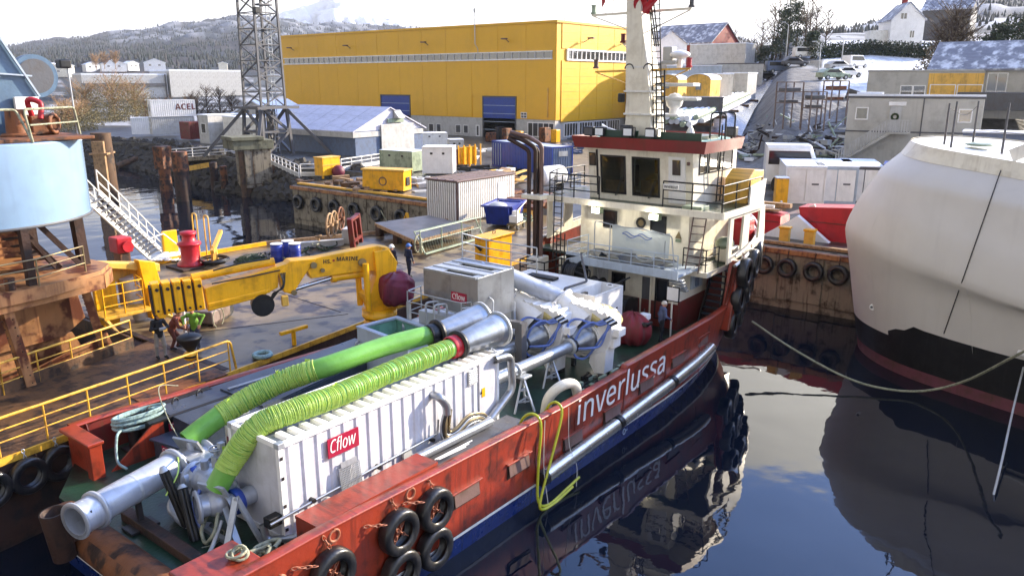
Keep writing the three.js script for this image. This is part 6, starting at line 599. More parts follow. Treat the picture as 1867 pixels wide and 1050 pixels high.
{ const t = thing('rope_heap', 'heap of greenish mooring rope behind the starboard rail', 'rope', [-1.3, 0.95, 3.9]); for (let k = 0; k < 16; k++) { const P = []; const x = -1.3 + rr(-0.5, 0.7), z = 3.95 + rr(-0.4, 0.3), y = 1.05 + rnd() * 0.55; for (let i = 0; i < 7; i++) P.push([x + Math.cos(i * 1.1 + k) * rr(0.2, 0.45), y + rr(-0.06, 0.08), z + Math.sin(i * 1.1 + k) * rr(0.12, 0.3)]); part(t, 'rope_turn', tb(P, 0.05, 6, 30), MT.rope); } part(t, 'bollard', [cy([-1.5, 0.95, 4.0], [-1.5, 1.5, 4.0], 0.16), cy([-0.9, 0.95, 4.0], [-0.9, 1.5, 4.0], 0.16)], MT.dark); }
{ const t = thing('rope_coil', 'small knotted rope on the starboard stern bulwark corner', 'rope', [-1.75, 2, 4.2]); for (let k = 0; k < 5; k++) part(t, 'rope_turn', tor(0.16, 0.03, 6, 14).rotateX(rr(0.4, 1.6)).rotateY(rnd() * 3).translate(-1.75 + rr(-0.06, 0.06), 2.06 + rr(-0.02, 0.06), 4.2 + rr(-0.06, 0.06)), MT.rope); }
{ // open pale blue tank with green inside
  const t = local('open_tank', 'open topped pale blue tank with green inside beside the crane', 'tank', [8.75, 0.95, -1.75], -0.12); const w = 1.75, d = 2.9, h = 2.05; part(t, 'tank_wall', [bc(w, h, 0.08, 0, h / 2, -d / 2 + 0.04), bc(w, h, 0.08, 0, h / 2, d / 2 - 0.04), bc(0.08, h, d - 0.16, -w / 2 + 0.04, h / 2, 0), bc(0.08, h, d - 0.16, w / 2 - 0.04, h / 2, 0)], MT.paleBlue); part(t, 'tank_rim', [bc(w + 0.06, 0.06, 0.2, 0, h + 0.03, -d / 2 + 0.08), bc(w + 0.06, 0.06, 0.2, 0, h + 0.03, d / 2 - 0.08), bc(0.2, 0.06, d - 0.36, -w / 2 + 0.08, h + 0.03, 0), bc(0.2, 0.06, d - 0.36, w / 2 - 0.08, h + 0.03, 0)], MT.paleBlue); part(t, 'lining', [bc(w - 0.18, 0.06, d - 0.18, 0, 0.9, 0), bc(w - 0.18, 1.0, 0.03, 0, 1.5, -d / 2 + 0.1), bc(0.03, 1.0, d - 0.2, w / 2 - 0.1, 1.5, 0), bc(0.03, 1.0, d - 0.2, -w / 2 + 0.1, 1.5, 0), bc(w - 0.18, 1.0, 0.03, 0, 1.5, d / 2 - 0.1)], MT.mint); for (const z of [0.55, 1.0]) part(t, 'access_loop', bend([[w / 2 - 0.1, h - 0.4, z - 0.15], [w / 2 - 0.1, h + 0.95, z - 0.15], [w / 2 + 0.35, h + 0.95, z], [w / 2 + 0.35, h - 0.4, z]], 0.04, 0.12), MT.galv); part(t, 'side_rail', bend([[-w / 2 - 0.05, 1.6, -d / 2 + 0.2], [-w / 2 - 0.2, 1.6, -d / 2 + 0.2], [-w / 2 - 0.2, 0.9, -d / 2 + 0.2]], 0.035), MT.galv); }
{ // dewatering unit on a railed platform
  const t = thing('dewatering_unit', 'grey steel water separator with open channels on railed platform', 'machine', [11.2, 0.95, -0.6]); const x0 = 10.1, x1 = 12.1, z0 = -1.9, z1 = 0.55, y0 = 3.6, y1 = 4.98; part(t, 'unit_side', [prx([[z0, y0 + 0.4], [z0, y1], [z1, y1], [z1, y0 - 0.2], [z0 + 1.2, y0]], x0, x0 + 0.06), prx([[z0, y0 + 0.4], [z0, y1], [z1, y1], [z1, y0 - 0.2], [z0 + 1.2, y0]], x1 - 0.06, x1), bx(x0, x1, y0 + 0.4, y1, z0 - 0.05, z0), bx(x0, x1, y0 - 0.2, y1 - 0.02, z1, z1 + 0.05)], MT.steel); part(t, 'unit_floor', bx(x0 + 0.06, x1 - 0.06, y0 + 0.4, y0 + 0.45, z0, z1), MT.galv); for (let k = 0; k <= 4; k++) { const x = mix(x0, x1, k / 4); part(t, 'channel_divider', bx(x - 0.05, x + 0.05, y1 - 0.05, y1 + 0.03, z0, z1), MT.galv); } for (const k of [0, 2]) part(t, 'channel_cover', bx(mix(x0, x1, k / 4) + 0.05, mix(x0, x1, (k + 1) / 4) - 0.05, y1 - 0.04, y1, z0, k ? -1.3 : -1.1), MT.steel); for (const k of [1, 3]) part(t, 'channel_cover', bx(mix(x0, x1, k / 4) + 0.05, mix(x0, x1, (k + 1) / 4) - 0.05, y1 - 0.04, y1, z0, z1), MT.pipeGrey); for (const k of [0, 2]) part(t, 'channel_cover', bx(mix(x0, x1, k / 4) + 0.05, mix(x0, x1, (k + 1) / 4) - 0.05, y1 - 0.04, y1, 0.25, z1), MT.steel); for (const k of [0, 2]) part(t, 'channel_opening', bx(mix(x0, x1, k / 4) + 0.05, mix(x0, x1, (k + 1) / 4) - 0.05, y1 - 0.5, y1 - 0.45, -1.2, 0.3), MT.black);
  const s = part(t, 'sign', bx(x0 - 0.03, x0 - 0.005, 4.0, 4.35, -0.6, 0.1), MT.sign); part(s, 'lettering', text('Cflow', 0.2, fontR, 0.006).scale(0.85, 1, 1).rotateY(-Math.PI / 2).translate(x0 - 0.032, 4.1, -0.54), MT.whiteClean);
  part(t, 'platform', [bx(9.75, 12.4, 2.85, 2.95, -2.6, 0.3), bx(9.75, 10.1, 2.95, 3.5, -1.9, 0.1)], MT.galv); for (const [x, z] of [[9.85, -2.5], [9.85, 0.2], [12.2, -2.5], [12.2, 0.5], [10.6, 0.5]]) part(t, 'leg', beam([x, 0.95, z], [x, 3.7, z], 0.12), MT.galv); part(t, 'guard_rail', railing([[10.6, 2.95, -2.6], [9.8, 2.95, -2.5], [9.8, 2.95, 0.1], [10.1, 2.95, 0.3]], 1.15, { r: 0.025, step: 1.1, round: true }), MT.galv); part(t, 'guard_rail', railing([[12.15, 4.98, -1.9], [13.2, 4.6, -1.6], [13.2, 4.6, 0.8]], 0.95, { r: 0.025, step: 1.2, round: true }), MT.galv);
  const st = part(t, 'stair', [beam([10.0, 3.0, 0.5], [9.2, 0.95, 1.0], 0.05, 0.16), beam([10.7, 3.0, 0.75], [9.9, 0.95, 1.25], 0.05, 0.16), bend([[9.6, 4.0, 0.3], [10.0, 4.0, 0.5], [9.2, 1.9, 1.0]], 0.025), bend([[10.7, 4.2, 0.6], [10.75, 4.1, 0.75], [9.95, 1.95, 1.25]], 0.025)], MT.galv); for (let k = 0; k < 8; k++) part(st, 'tread', bc(0.7, 0.03, 0.2, 9.68 + k * 0.09, 1.2 + k * 0.24, 1.05 - k * 0.055, -0.3), MT.galv);
  part(t, 'trunk_pipe', [cy([9.7, 2.75, -2.7], [12.6, 2.5, 1.0], 0.2, 0.2, 16), cy([9.9, 2.6, -0.6], [9.7, 1.2, -0.2], 0.14, 0.14, 12)], MT.pipeGrey); part(t, 'frame_column', [beam([11.6, 0.95, 1.3], [11.6, 3.2, 1.3], 0.3), beam([11.6, 3.1, 1.3], [11.0, 3.2, -0.3], 0.25)], MT.greyDark); }
// two thick grey pipes from the separator to the pump heads, and the heads
for (const [P, lab] of [[[[11.5, 4.5, -0.7], [11.9, 4.3, -0.55], [12.5, 3.95, -0.4], [13.2, 3.5, -0.2]], 'nearer thick grey pipe from separator to pump head'], [[[12.0, 4.7, -0.9], [12.5, 4.55, -0.3], [13.3, 4.05, 0.5], [14.1, 3.5, 1.32]], 'farther thick grey pipe from separator to second pump head']]) { const t = thing('thick_pipe', lab, 'pipe', P[0]); part(t, 'pipe', tb(P, 0.33, 22, 30), MT.pipeGrey); part(t, 'weld_band', latAB(P[1], P[2], [[0.33, 0.1], [0.345, 0.11], [0.345, 0.15], [0.33, 0.16]], 22), MT.galv); }
function pumpHead(pos, lab) { // white casting seen from aft: pipe flange at the upper port corner, steel inlet cone on its aft face; own coordinates, aft is -x, starboard +z
  const t = local('pump_head', lab, 'pump', pos, 0, CG); const S = (pts, a, b, bev = 0.05) => prx(pts, a, b).translate(0, 0, 0);
  part(t, 'casing', [prx([[-1.2, 0.8], [-0.95, 1.15], [-0.7, 1.2], [0.25, 1.1], [1.1, 0.9], [1.15, 0.35], [1.0, -0.3], [0.72, -0.75], [-0.5, -0.75], [-0.85, -0.3], [-0.8, 0.3]], -0.18, 0.5), latAB([-0.42, 0, 0], [0.5, 0, 0], [[0.62, 0.15], [0.72, 0.3], [0.74, 0.8]], 26), latAB([0.1, 1.12, -1.2], [0.1, 0.2, 0.1], [[0.4, 0], [0.44, 0.3], [0.62, 0.9], [0.7, 1.3]], 24)], MT.whiteClean);
  part(t, 'flange', latAB([0.1, 1.16, -1.26], [0.1, 0.2, 0.1], [[0.33, 0], [0.52, 0], [0.52, 0.08], [0.4, 0.1]], 26), MT.whiteClean); part(t, 'scalloped_edge', [0, 1, 2, 3, 4].map((k) => cy([-0.2, 1.14 - k * 0.04, -0.6 + k * 0.36], [0.52, 1.14 - k * 0.04, -0.6 + k * 0.36], 0.1, 0.1, 12)), MT.whiteClean); part(t, 'lifting_eye', tor(0.08, 0.025, 6, 12).rotateY(1.57).translate(0.1, 1.22, 0.55), MT.whiteClean);
  part(t, 'foot', [prx([[0.35, -0.6], [1.0, -0.3], [0.95, -1.2], [0.55, -1.25], [0.3, -0.9]], -0.3, 0.3)], MT.whiteClean); part(t, 'foot', prx([[-1.0, -0.55], [-0.4, -0.6], [-0.35, -0.9], [-0.95, -0.95]], -0.25, 0.35), MT.whiteClean); part(t, 'side_bracket', [rb(-0.1, 0.4, 0.2, 0.5, 1.1, 1.4, 0.03), rb(-0.1, 0.4, -0.25, 0.1, 0.95, 1.2, 0.03)], MT.whiteClean); part(t, 'foot_leg', beam([0.2, -1.2, 0.75], [0.2, -1.4, 0.75], 0.3), MT.dark); part(t, 'foot_leg', beam([0.2, -0.9, -0.7], [0.2, -1.4, -0.7], 0.14), MT.dark);
  part(t, 'inlet_cone', latAB([-1.0, -0.12, -0.02], [-0.1, 0, 0], [[0.22, 0], [0.26, 0.1], [0.5, 0.62], [0.58, 0.85], [0.55, 0.9]], 28), MT.steel); part(t, 'cone_ring', latAB([-1.0, -0.12, -0.02], [-0.1, 0, 0], [[0.56, 0.8], [0.66, 0.82], [0.66, 0.88], [0.56, 0.9]], 28), MT.steel); for (let k = 0; k < 6; k++) { const a = 0.3 + k * 1.05; part(t, 'rib', beam([-0.9, -0.1 + Math.cos(a) * 0.26, Math.sin(a) * 0.26], [-0.22, Math.cos(a) * 0.57, Math.sin(a) * 0.57], 0.025), MT.galv); } part(t, 'black_coupling', latAB([-1.12, -0.135, -0.02], [-0.1, 0, 0], [[0.2, 0], [0.31, 0.02], [0.31, 0.16], [0.24, 0.2]], 20), MT.black);
  for (let k = 0; k < 5; k++) { const a = [-1.5, -0.5, 0.5, 1.8, 2.9][k], c = Math.cos(a), s2 = Math.sin(a), ez = 0.88 + k * 0.07, ey = 0.82 - k * 0.035; part(t, 'blue_hose', tb([[-1.0, -0.12 + c * 0.28, s2 * 0.28], [-0.85, c * 0.62, s2 * 0.62], [-0.5, c * 0.72 + 0.08, s2 * 0.72 + 0.16], [-0.4, mix(c * 0.5, ey, 0.65), mix(s2 * 0.6, ez, 0.65) + (k > 2 ? 0.12 : 0)], [-0.3, ey, ez]], 0.045, 8, 30), MT.hoseBlue); part(t, 'hose_fitting', cy([-0.32, ey, ez], [-0.1, ey + 0.1, ez + 0.14], 0.05, 0.06, 8), k % 2 ? MT.chrome : MT.dark); }
  part(t, 'amber_guard', latAB([0.42, 0.75, 0.5], [0.42, 1.0, 0.62], [[0, -0.35], [0.62, -0.3], [0.66, 0.1], [0.5, 0.14], [0, 0.15]], 28), MT.amberDisc); const bolts = []; for (let k = 0; k < 12; k++) { const a = k / 12 * 6.283; bolts.push(sph(0.03, Math.cos(a) * 0.46, -0.01, Math.sin(a) * 0.46, 1, 1, 1, 6)); } const q = new THREE.Quaternion().setFromUnitVectors(V(0, 1, 0), V(0, -0.96, 1.36).normalize()); part(t, 'bolts', bolts.map((g) => g.applyQuaternion(q).translate(0.1, 1.16, -1.26)), MT.chrome); return t; }
pumpHead([13.1, 2.35, 1.05], 'white pump head with blue hoses, farther of the pair'); pumpHead([14.0, 2.35, 2.55], 'white pump head with blue hoses, nearest the name lettering');
for (const [a, b, lab, r] of [[[8.0, 2.2, 2.4], [12.9, 2.22, 2.53], 'long grey pipe from container end to the nearer pump head', 0.21], [[9.4, 2.25, 0.95], [12.0, 2.22, 1.03], 'shorter grey pipe to the farther pump head', 0.21]]) { const t = thing('suction_pipe', lab, 'pipe', a); part(t, 'pipe', cy(a, b, r, r, 22), MT.steel); part(t, 'flange', latAB(b, a, [[r, 0], [r + 0.1, 0], [r + 0.1, 0.07], [r, 0.08]], 20), MT.galv); part(t, 'flange', latAB(vv(a).clone().lerp(vv(b), 0.36), b, [[r, 0], [r + 0.05, 0], [r + 0.05, 0.07], [r, 0.08]], 20), MT.galv); }
for (const [x, z, lab] of [[9.75, 2.75, 'steel lattice pipe stand under the long grey pipe'], [12.1, 2.2, 'lattice pipe stand between the two pump heads']]) { const t = thing('pipe_stand', lab, 'stand', [x, 0.95, z]); const top = [x + 0.25, 2.0, z - 0.15]; for (const [dx, dz] of [[-0.5, 0.1], [0.05, 0.5], [0.45, -0.2]]) part(t, 'leg', beam([x + dx, 0.95, z + dz], top, 0.06), MT.galv); part(t, 'brace', [0.3, 0.6].flatMap((f) => { const P = [[-0.5, 0.1], [0.05, 0.5], [0.45, -0.2]].map(([dx, dz]) => vv([x + dx, 0.95, z + dz]).lerp(vv(top), f)); return [beam(P[0], P[1], 0.04), beam(P[1], P[2], 0.04), beam(P[0], P[1].clone().lerp(vv(top), 0.2), 0.04)]; }), MT.galv); part(t, 'saddle', rb(x, x + 0.45, 1.96, 2.04, z - 0.4, z + 0.1, 0.02), MT.galv); }
single('bent_pipe', 'pale pipe bend standing behind the red bulwark', 'pipe', bend([[9.9, 0.95, 3.6], [9.9, 1.55, 3.7], [10.15, 1.95, 4.0], [10.7, 1.95, 4.2], [10.9, 1.3, 4.25]], 0.17, 0.35, 16), MT.cream);
{ const t = thing('container_pipe', 'silver looped pipe from container roof edge down to its side', 'pipe', [8.1, 2, 3.1]); part(t, 'pipe', bend([[7.75, 3.35, 3.25], [8.45, 3.3, 3.3], [8.5, 2.2, 3.35], [7.35, 1.55, 3.35], [7.3, 1.55, 3.1]], 0.12, 0.25, 14), MT.steel); }
{ const t = thing('pipe_bundle', 'bundle of silver and bronze hoses curling down the container side', 'hose bundle', [5.3, 1, 3.4]); part(t, 'pipe_elbow', bend([[5.15, 3.05, 3.15], [5.15, 3.05, 3.45], [5.35, 2.75, 3.5], [5.35, 2.5, 3.5]], 0.12, 0.12, 14), MT.steel); for (let k = 0; k < 6; k++) part(t, 'hose', tb([[5.32 + k * 0.035, 2.6, 3.45 + (k % 2) * 0.07], [5.18 + k * 0.045, 2.15, 3.42 + (k % 3) * 0.05], [5.25 + k * 0.05, 1.75 + k * 0.03, 3.45], [5.75, 1.66 + k * 0.06, 3.5], [6.3, 1.85 + k * 0.06, 3.5], [6.85 + k * 0.03, 1.75 + k * 0.03, 3.5], [6.9 + k * 0.04, 1.3, 3.5]], 0.04, 8, 40), [MT.steel, MT.dark, MT.brass][k % 3]); part(t, 'flange', latAB([7.0, 1.3, 3.45], [7.2, 1.3, 3.6], [[0, 0], [0.2, 0], [0.2, 0.1], [0, 0.1]], 18), MT.steel); part(t, 'flange', latAB([7.05, 1.7, 3.3], [7.05, 1.7, 3.6], [[0, 0], [0.14, 0], [0.14, 0.3], [0, 0.3]], 18), MT.steel); }
{ const t = thing('pipe_lengths', 'silver pipes and rods lying between container and red rail', 'pipes', [5.5, 1.5, 3.8]); part(t, 'pipe', cy([3.9, 1.75, 3.62], [7.0, 1.75, 3.7], 0.13, 0.13, 14), MT.steel); for (let k = 0; k < 3; k++) part(t, 'rod', cy([4.3, 1.7 + k * 0.03, 4.0 + k * 0.08], [5.7 - k * 0.2, 1.75, 4.1 + k * 0.06], 0.02), MT.white); part(t, 'ledge', bx(3.9, 8, 0.95, 1.55, 3.5, 4.4), MT.greyDark); }
{ // white container with black hatch
  const t = local('white_module', 'white machinery module with black hatch and open end', 'container', [16.6, 0.95, -0.45], 0.0); const w = 2.15, d = 4.7, h = 2.45; part(t, 'wall', [bc(w, h, 0.06, 0, h / 2, -d / 2 + 0.03), bc(w, h, 0.06, 0, h / 2, d / 2 - 0.03), bc(0.06, h, d - 0.12, -w / 2 + 0.03, h / 2, 0), bc(0.06, h, d - 0.12, w / 2 - 0.03, h / 2, 0)], MT.whiteClean); part(t, 'roof', [rb(-w / 2 + 0.06, w / 2 - 0.06, h - 0.08, h + 0.015, -d / 2 + 0.06, 1.35, 0.02), bx(-w / 2 + 0.06, w / 2 - 0.06, h - 0.75, h - 0.7, 1.35, d / 2 - 0.06), bx(-w / 2 + 0.06, w / 2 - 0.06, h - 0.7, h, 1.3, 1.36)], MT.whiteClean); part(t, 'hatch', [rb(-0.25, 0.2, h + 0.02, h + 0.14, -1.6, -0.2, 0.05)], MT.black); part(t, 'hoop', tor(0.24, 0.02, 5, 20).rotateX(Math.PI / 2).translate(-0.6, h + 0.04, -0.4), MT.galv); part(t, 'tank_filler', cy([0.6, h, 2.0], [0.6, h + 0.06, 2.0], 0.14, 0.14, 16), MT.whiteClean); part(t, 'filler_hole', cy([0.6, h + 0.06, 2.0], [0.6, h + 0.066, 2.0], 0.09, 0.09, 14), MT.black); part(t, 'frame_bar', bend([[-w / 2 - 0.03, 0.8, d / 2 - 1.4], [-w / 2 - 0.03, h + 0.1, d / 2 - 1.4], [0.2, h + 0.15, d / 2 - 1.2], [1.6, h + 0.9, d / 2 - 2.4]], 0.05), MT.greyDark); part(t, 'bracket', bc(0.3, 0.4, 0.15, -0.5, h - 0.3, 1.5), MT.dark); part(t, 'keyhole', bc(0.12, 0.08, 0.02, 0.6, 1.6, d / 2 + 0.01), MT.dark); }
{ const t = thing('covered_machine', 'machine under a dark red tarpaulin beside the man on deck', 'machine', [17.9, 0.95, 2.4]); const g = new THREE.SphereGeometry(0.85, 48, 32), p = g.attributes.position; for (let i = 0; i < p.count; i++) { const x = p.getX(i), y = p.getY(i), z = p.getZ(i), n = 1 + 0.22 * (fbm(x * 2 + 9, z * 2 + y + 9, 64, 64, 15, 3) - 0.5) + 0.07 * Math.sin(Math.atan2(z, x) * 9); p.setXYZ(i, x * n * 0.75, Math.max(-0.6, y * n * 0.85), z * n * 0.95); } g.computeVertexNormals(); part(t, 'tarpaulin', g.translate(17.9, 1.55, 2.3), mat('#7a1626', { amt: 0.2, rough: 0.7 })); part(t, 'white_box', rb(17.9, 18.3, 2.0, 2.25, 2.5, 2.9, 0.04), MT.whiteClean); part(t, 'control_panel', rb(17.6, 18.1, 1.85, 2.0, 2.7, 3.1, 0.04), MT.black); }
{ const t = thing('steel_scrap', 'dark rods, valves and bicycle like frames before the deckhouse', 'equipment', [18.6, 0.95, 0.5]); for (let k = 0; k < 12; k++) { const x = rr(17.9, 19.4), z = rr(-0.2, 2.2), a = rr(-0.5, 0.5); part(t, 'rod', beam([x, 0.95, z], [x + a, rr(1.6, 2.4), z + rr(-0.5, 0.5)], 0.05), k % 3 ? MT.dark : MT.galv); } part(t, 'rack', [rb(18.2, 18.9, 0.95, 1.7, 1.2, 2.2, 0.04), tor(0.35, 0.04, 6, 18).rotateY(0.6).translate(18, 1.5, 1.4)], MT.dark); part(t, 'board', [bc(0.06, 0.7, 0.4, 17.9, 2.1, 0.7, 0.5, 0.2)], MT.wood); }
{ const t = thing('deck_clutter', 'dark chains and shackles scattered below the pump heads', 'chains', [12.3, 0.95, 3.2]); for (let k = 0; k < 46; k++) { const x = rr(11.2, 15.2), z = rr(2.7, 4.1); part(t, 'chain_link', k % 2 ? tor(rr(0.07, 0.14), 0.025, 5, 12).rotateX(Math.PI / 2 + rr(-0.4, 0.4)).translate(x, 1.0, z) : rb(x, x + rr(0.1, 0.5), 0.95, rr(1.0, 1.15), z, z + rr(0.05, 0.16), 0.01), k % 4 ? MT.dark : MT.greenRail); } }
for (const [P, lab] of [[[[7.55, 1.2, 4.2], [7.6, 1.85, 4.45], [7.7, 2.02, 4.75], [7.72, 1.75, 5.0], [7.6, 0.6, 5.02], [7.55, -0.6, 5.05], [8.0, -0.95, 5.1], [9.0, -0.85, 5.1], [9.7, -0.75, 5.1]], 'yellow hose loop hanging left over the red bulwark'], [[[8.75, 1.4, 4.3], [8.8, 1.9, 4.55], [8.85, 2.0, 4.8], [8.8, 1.7, 5.0], [8.3, 0.6, 5.03], [7.7, -0.5, 5.07], [7.6, -0.9, 5.12], [8.2, -1.0, 5.15], [9.3, -0.9, 5.12]], 'yellow hose loop hanging right over the red bulwark']]) single('yellow_hose', lab, 'hose', tb(P, 0.045, 8, 60), MT.hosePale.clone()).material.color.set(1.0, 0.72, 0.25);
for (const [x, lab, P] of [[9.2, 'thin white line hanging below the lettering i', [[9.2, 1.8, 4.98], [9.25, 0.5, 5.0], [9.6, -0.3, 5.06], [9.55, -1.0, 5.1]]], [7.95, 'thin line hanging left of yellow loops', [[7.95, 1.8, 4.98], [7.9, 0.3, 5.0], [8.0, -0.9, 5.1]]]]) single('thin_line', lab, 'line', tb(P, 0.012, 5, 20), MT.white);
// ---------------------------------------------------------------- barge alongside, its tower, deck gear
{
  const t = thing('barge', 'broad steel barge with wet rusty deck lying alongside the workboat', 'barge', [15, -1, -15]);
  const fz = (x) => -5.0 - 0.126 * (x + 2.7) - 0.36; // front edge
  const out = [[-24, fz(-24)], [12, fz(12)], [33.4, -9.7], [43, -9.7], [43, -24.4], [33.4, -24.4], [33.4, -20.6], [25.5, -21.2], [18.6, -24.0], [12.6, -24.4], [-24, -27]];
  const pit = [[-24, -10.2], [-0.9, -10.35], [3.9, -11.6], [3.9, -18.5], [-24, -19.5]];
  part(t, 'hull', slab(out.map(([x, z]) => [x, z]), -2, 1.5, [pit]), MT.rustDark); part(t, 'deck_plating', slab([[4.8, fz(4.8) - 0.05], [12, fz(12) - 0.05], [33.4, -9.75], [43, -9.75], [43, -24.3], [33.4, -24.3], [33.4, -20.7], [25.5, -21.3], [18.6, -24.1], [12.6, -24.4], [4.8, -25.2]], 1.5, 1.6), MT.bargeDeck); part(t, 'walkway_deck', slab([[-24, fz(-24) - 0.05], [4.8, fz(4.8) - 0.05], [4.8, -11.85], [3.9, -11.5], [-0.9, -10.2], [-24, -10.05]], 1.5, 1.6), MT.walkway); part(t, 'pit_floor', slab([[-24, -10], [4, -11], [4, -20], [-24, -20]], -1.2, -0.6), MT.black);
  part(t, 'ramp', pr([[38.5, 1.6], [43.1, 2.5], [43.1, 1.5], [38.5, 1.5]], -24.3, -9.75), MT.quayDeck); part(t, 'aft_deck', slab([[-24, -19.6], [3.9, -18.6], [4.8, -25.2], [-24, -26.9]], 1.5, 1.6), MT.bargeDeck);
  part(t, 'coaming', [beam([-24, 1.75, -10.15], [-0.9, 1.75, -10.25], 0.1, 0.5), beam([-0.9, 1.75, -10.25], [4.0, 1.75, -11.5], 0.1, 0.5), beam([4.0, 1.75, -11.5], [4.0, 1.75, -18.5], 0.1, 0.5)], MT.walkway);
  for (const [i, P] of [[0, [[12.6, 1.75, -24.3], [18.6, 1.75, -23.9]]], [1, [[18.6, 1.75, -23.9], [25.5, 1.75, -21.1]]], [2, [[25.5, 1.75, -21.1], [33.3, 1.75, -20.6]]], [3, [[4.6, 1.66, -25], [12.6, 1.66, -24.3]]]]) part(t, 'edge_kerb', beam(P[0], P[1], 0.18, 0.24), i === 0 || i === 3 ? MT.yellow : MT.wood); part(t, 'edge_kerb', beam([12, 1.68, fz(12) - 0.1], [33.2, 1.68, -9.8], 0.16, 0.2), MT.yellowRail); part(t, 'edge_strip', beam([-24, 1.52, fz(-24) + 0.03], [12, 1.52, fz(12) + 0.03], 0.08, 0.2), MT.yellowRail);
  part(t, 'deck_seam', [beam([4.8, 1.604, -12.2], [12, 1.604, -8.5], 0.05, 0.012), beam([5, 1.604, -16], [20, 1.604, -16.6], 0.06, 0.012), beam([12, 1.604, -9], [13, 1.604, -24], 0.05, 0.012), beam([20, 1.604, -9.5], [21, 1.604, -22], 0.05, 0.012), beam([4.85, 1.606, -6.6], [4.85, 1.606, -25], 0.25, 0.014)], MT.rustDark);
  const rail = (A, B, n) => { const o = part(t, 'yellow_rail', sweep([vv(A).add(V(0, 1.08, 0)), vv(B).add(V(0, 1.08, 0))], 0.045, 8), MT.yellowRail); part(o, 'mid_rail', [0.4, 0.74].map((h) => cy(vv(A).add(V(0, h, 0)), vv(B).add(V(0, h, 0)), 0.025, 0.025, 6)), MT.yellowRail); for (let k = 0; k <= n; k++) { const p = vv(A).lerp(vv(B), k / n); part(o, 'rail_post', cy(p, p.clone().add(V(0, 1.06, 0)), 0.028, 0.028, 6), MT.yellowRail); } return o; };
  rail([-12.8, 1.6, fz(-12.8) - 0.12], [4.9, 1.6, fz(4.9) - 0.12], 14); rail([-12, 1.6, -10.2], [-0.9, 1.6, -10.2], 9); rail([-0.9, 1.6, -10.2], [4.0, 1.6, -11.55], 4); part(t, 'rail_end', bend([[4.5, 2.68, fz(4.5) - 0.12], [5.0, 2.68, fz(5) - 0.12], [5.15, 1.6, fz(5) - 0.14]], 0.045, 0.2), MT.yellowRail);
  part(t, 'grating_strip', [bx(1.5, 4.6, 1.604, 1.63, -6.9, -6.1)], MT.rust); const tb2 = part(t, 'mooring_bitt', [cy([8.0, 1.6, -6.95], [8.0, 2.15, -6.95], 0.09, 0.09, 10), rb(7.4, 8.65, 2.12, 2.26, -7.03, -6.87, 0.03)], MT.yellow); part(t, 'lashing', tor(0.3, 0.09, 6, 14).rotateX(1.57).translate(6.4, 1.7, -6.7), MT.ropeTeal);
  part(t, 'bitt_frame', [beam([13.8, 1.6, -21.9], [13.9, 2.6, -21.9], 0.2), beam([14.3, 1.6, -22.4], [14.1, 2.6, -22.2], 0.2), beam([13.6, 2.35, -21.6], [15.2, 3.1, -23.2], 0.2)], MT.yellowPale);
  part(t, 'pit_brace', [beam([-0.6, 0.2, -10.4], [3.8, -0.6, -13.5], 0.25), beam([-2, -0.6, -16], [3.9, 1.0, -14], 0.3)], MT.rustDark);
}
for (const [x, lab] of [[-1.35, 'tyre hanging on barge side nearest the red stern post'], [-2.2, 'sagging double tyre on the barge side'], [-3.15, 'tyre on barge side at the left frame edge'], [-4.2, 'tyre on barge side just off the left edge']]) { const t = local('tyre_fender', lab, 'tyre', [x, 0.95, -5.0 - 0.126 * (x + 2.7) - 0.1], 0.12, 'tyres on the barge side'); part(t, 'casing', tyreGeo(0.52, 0.3), MT.rubber); part(t, 'chain', chainGeo([0, 0.75, -0.1], [0, 0.4, 0], 4, 0.05), MT.steel); }
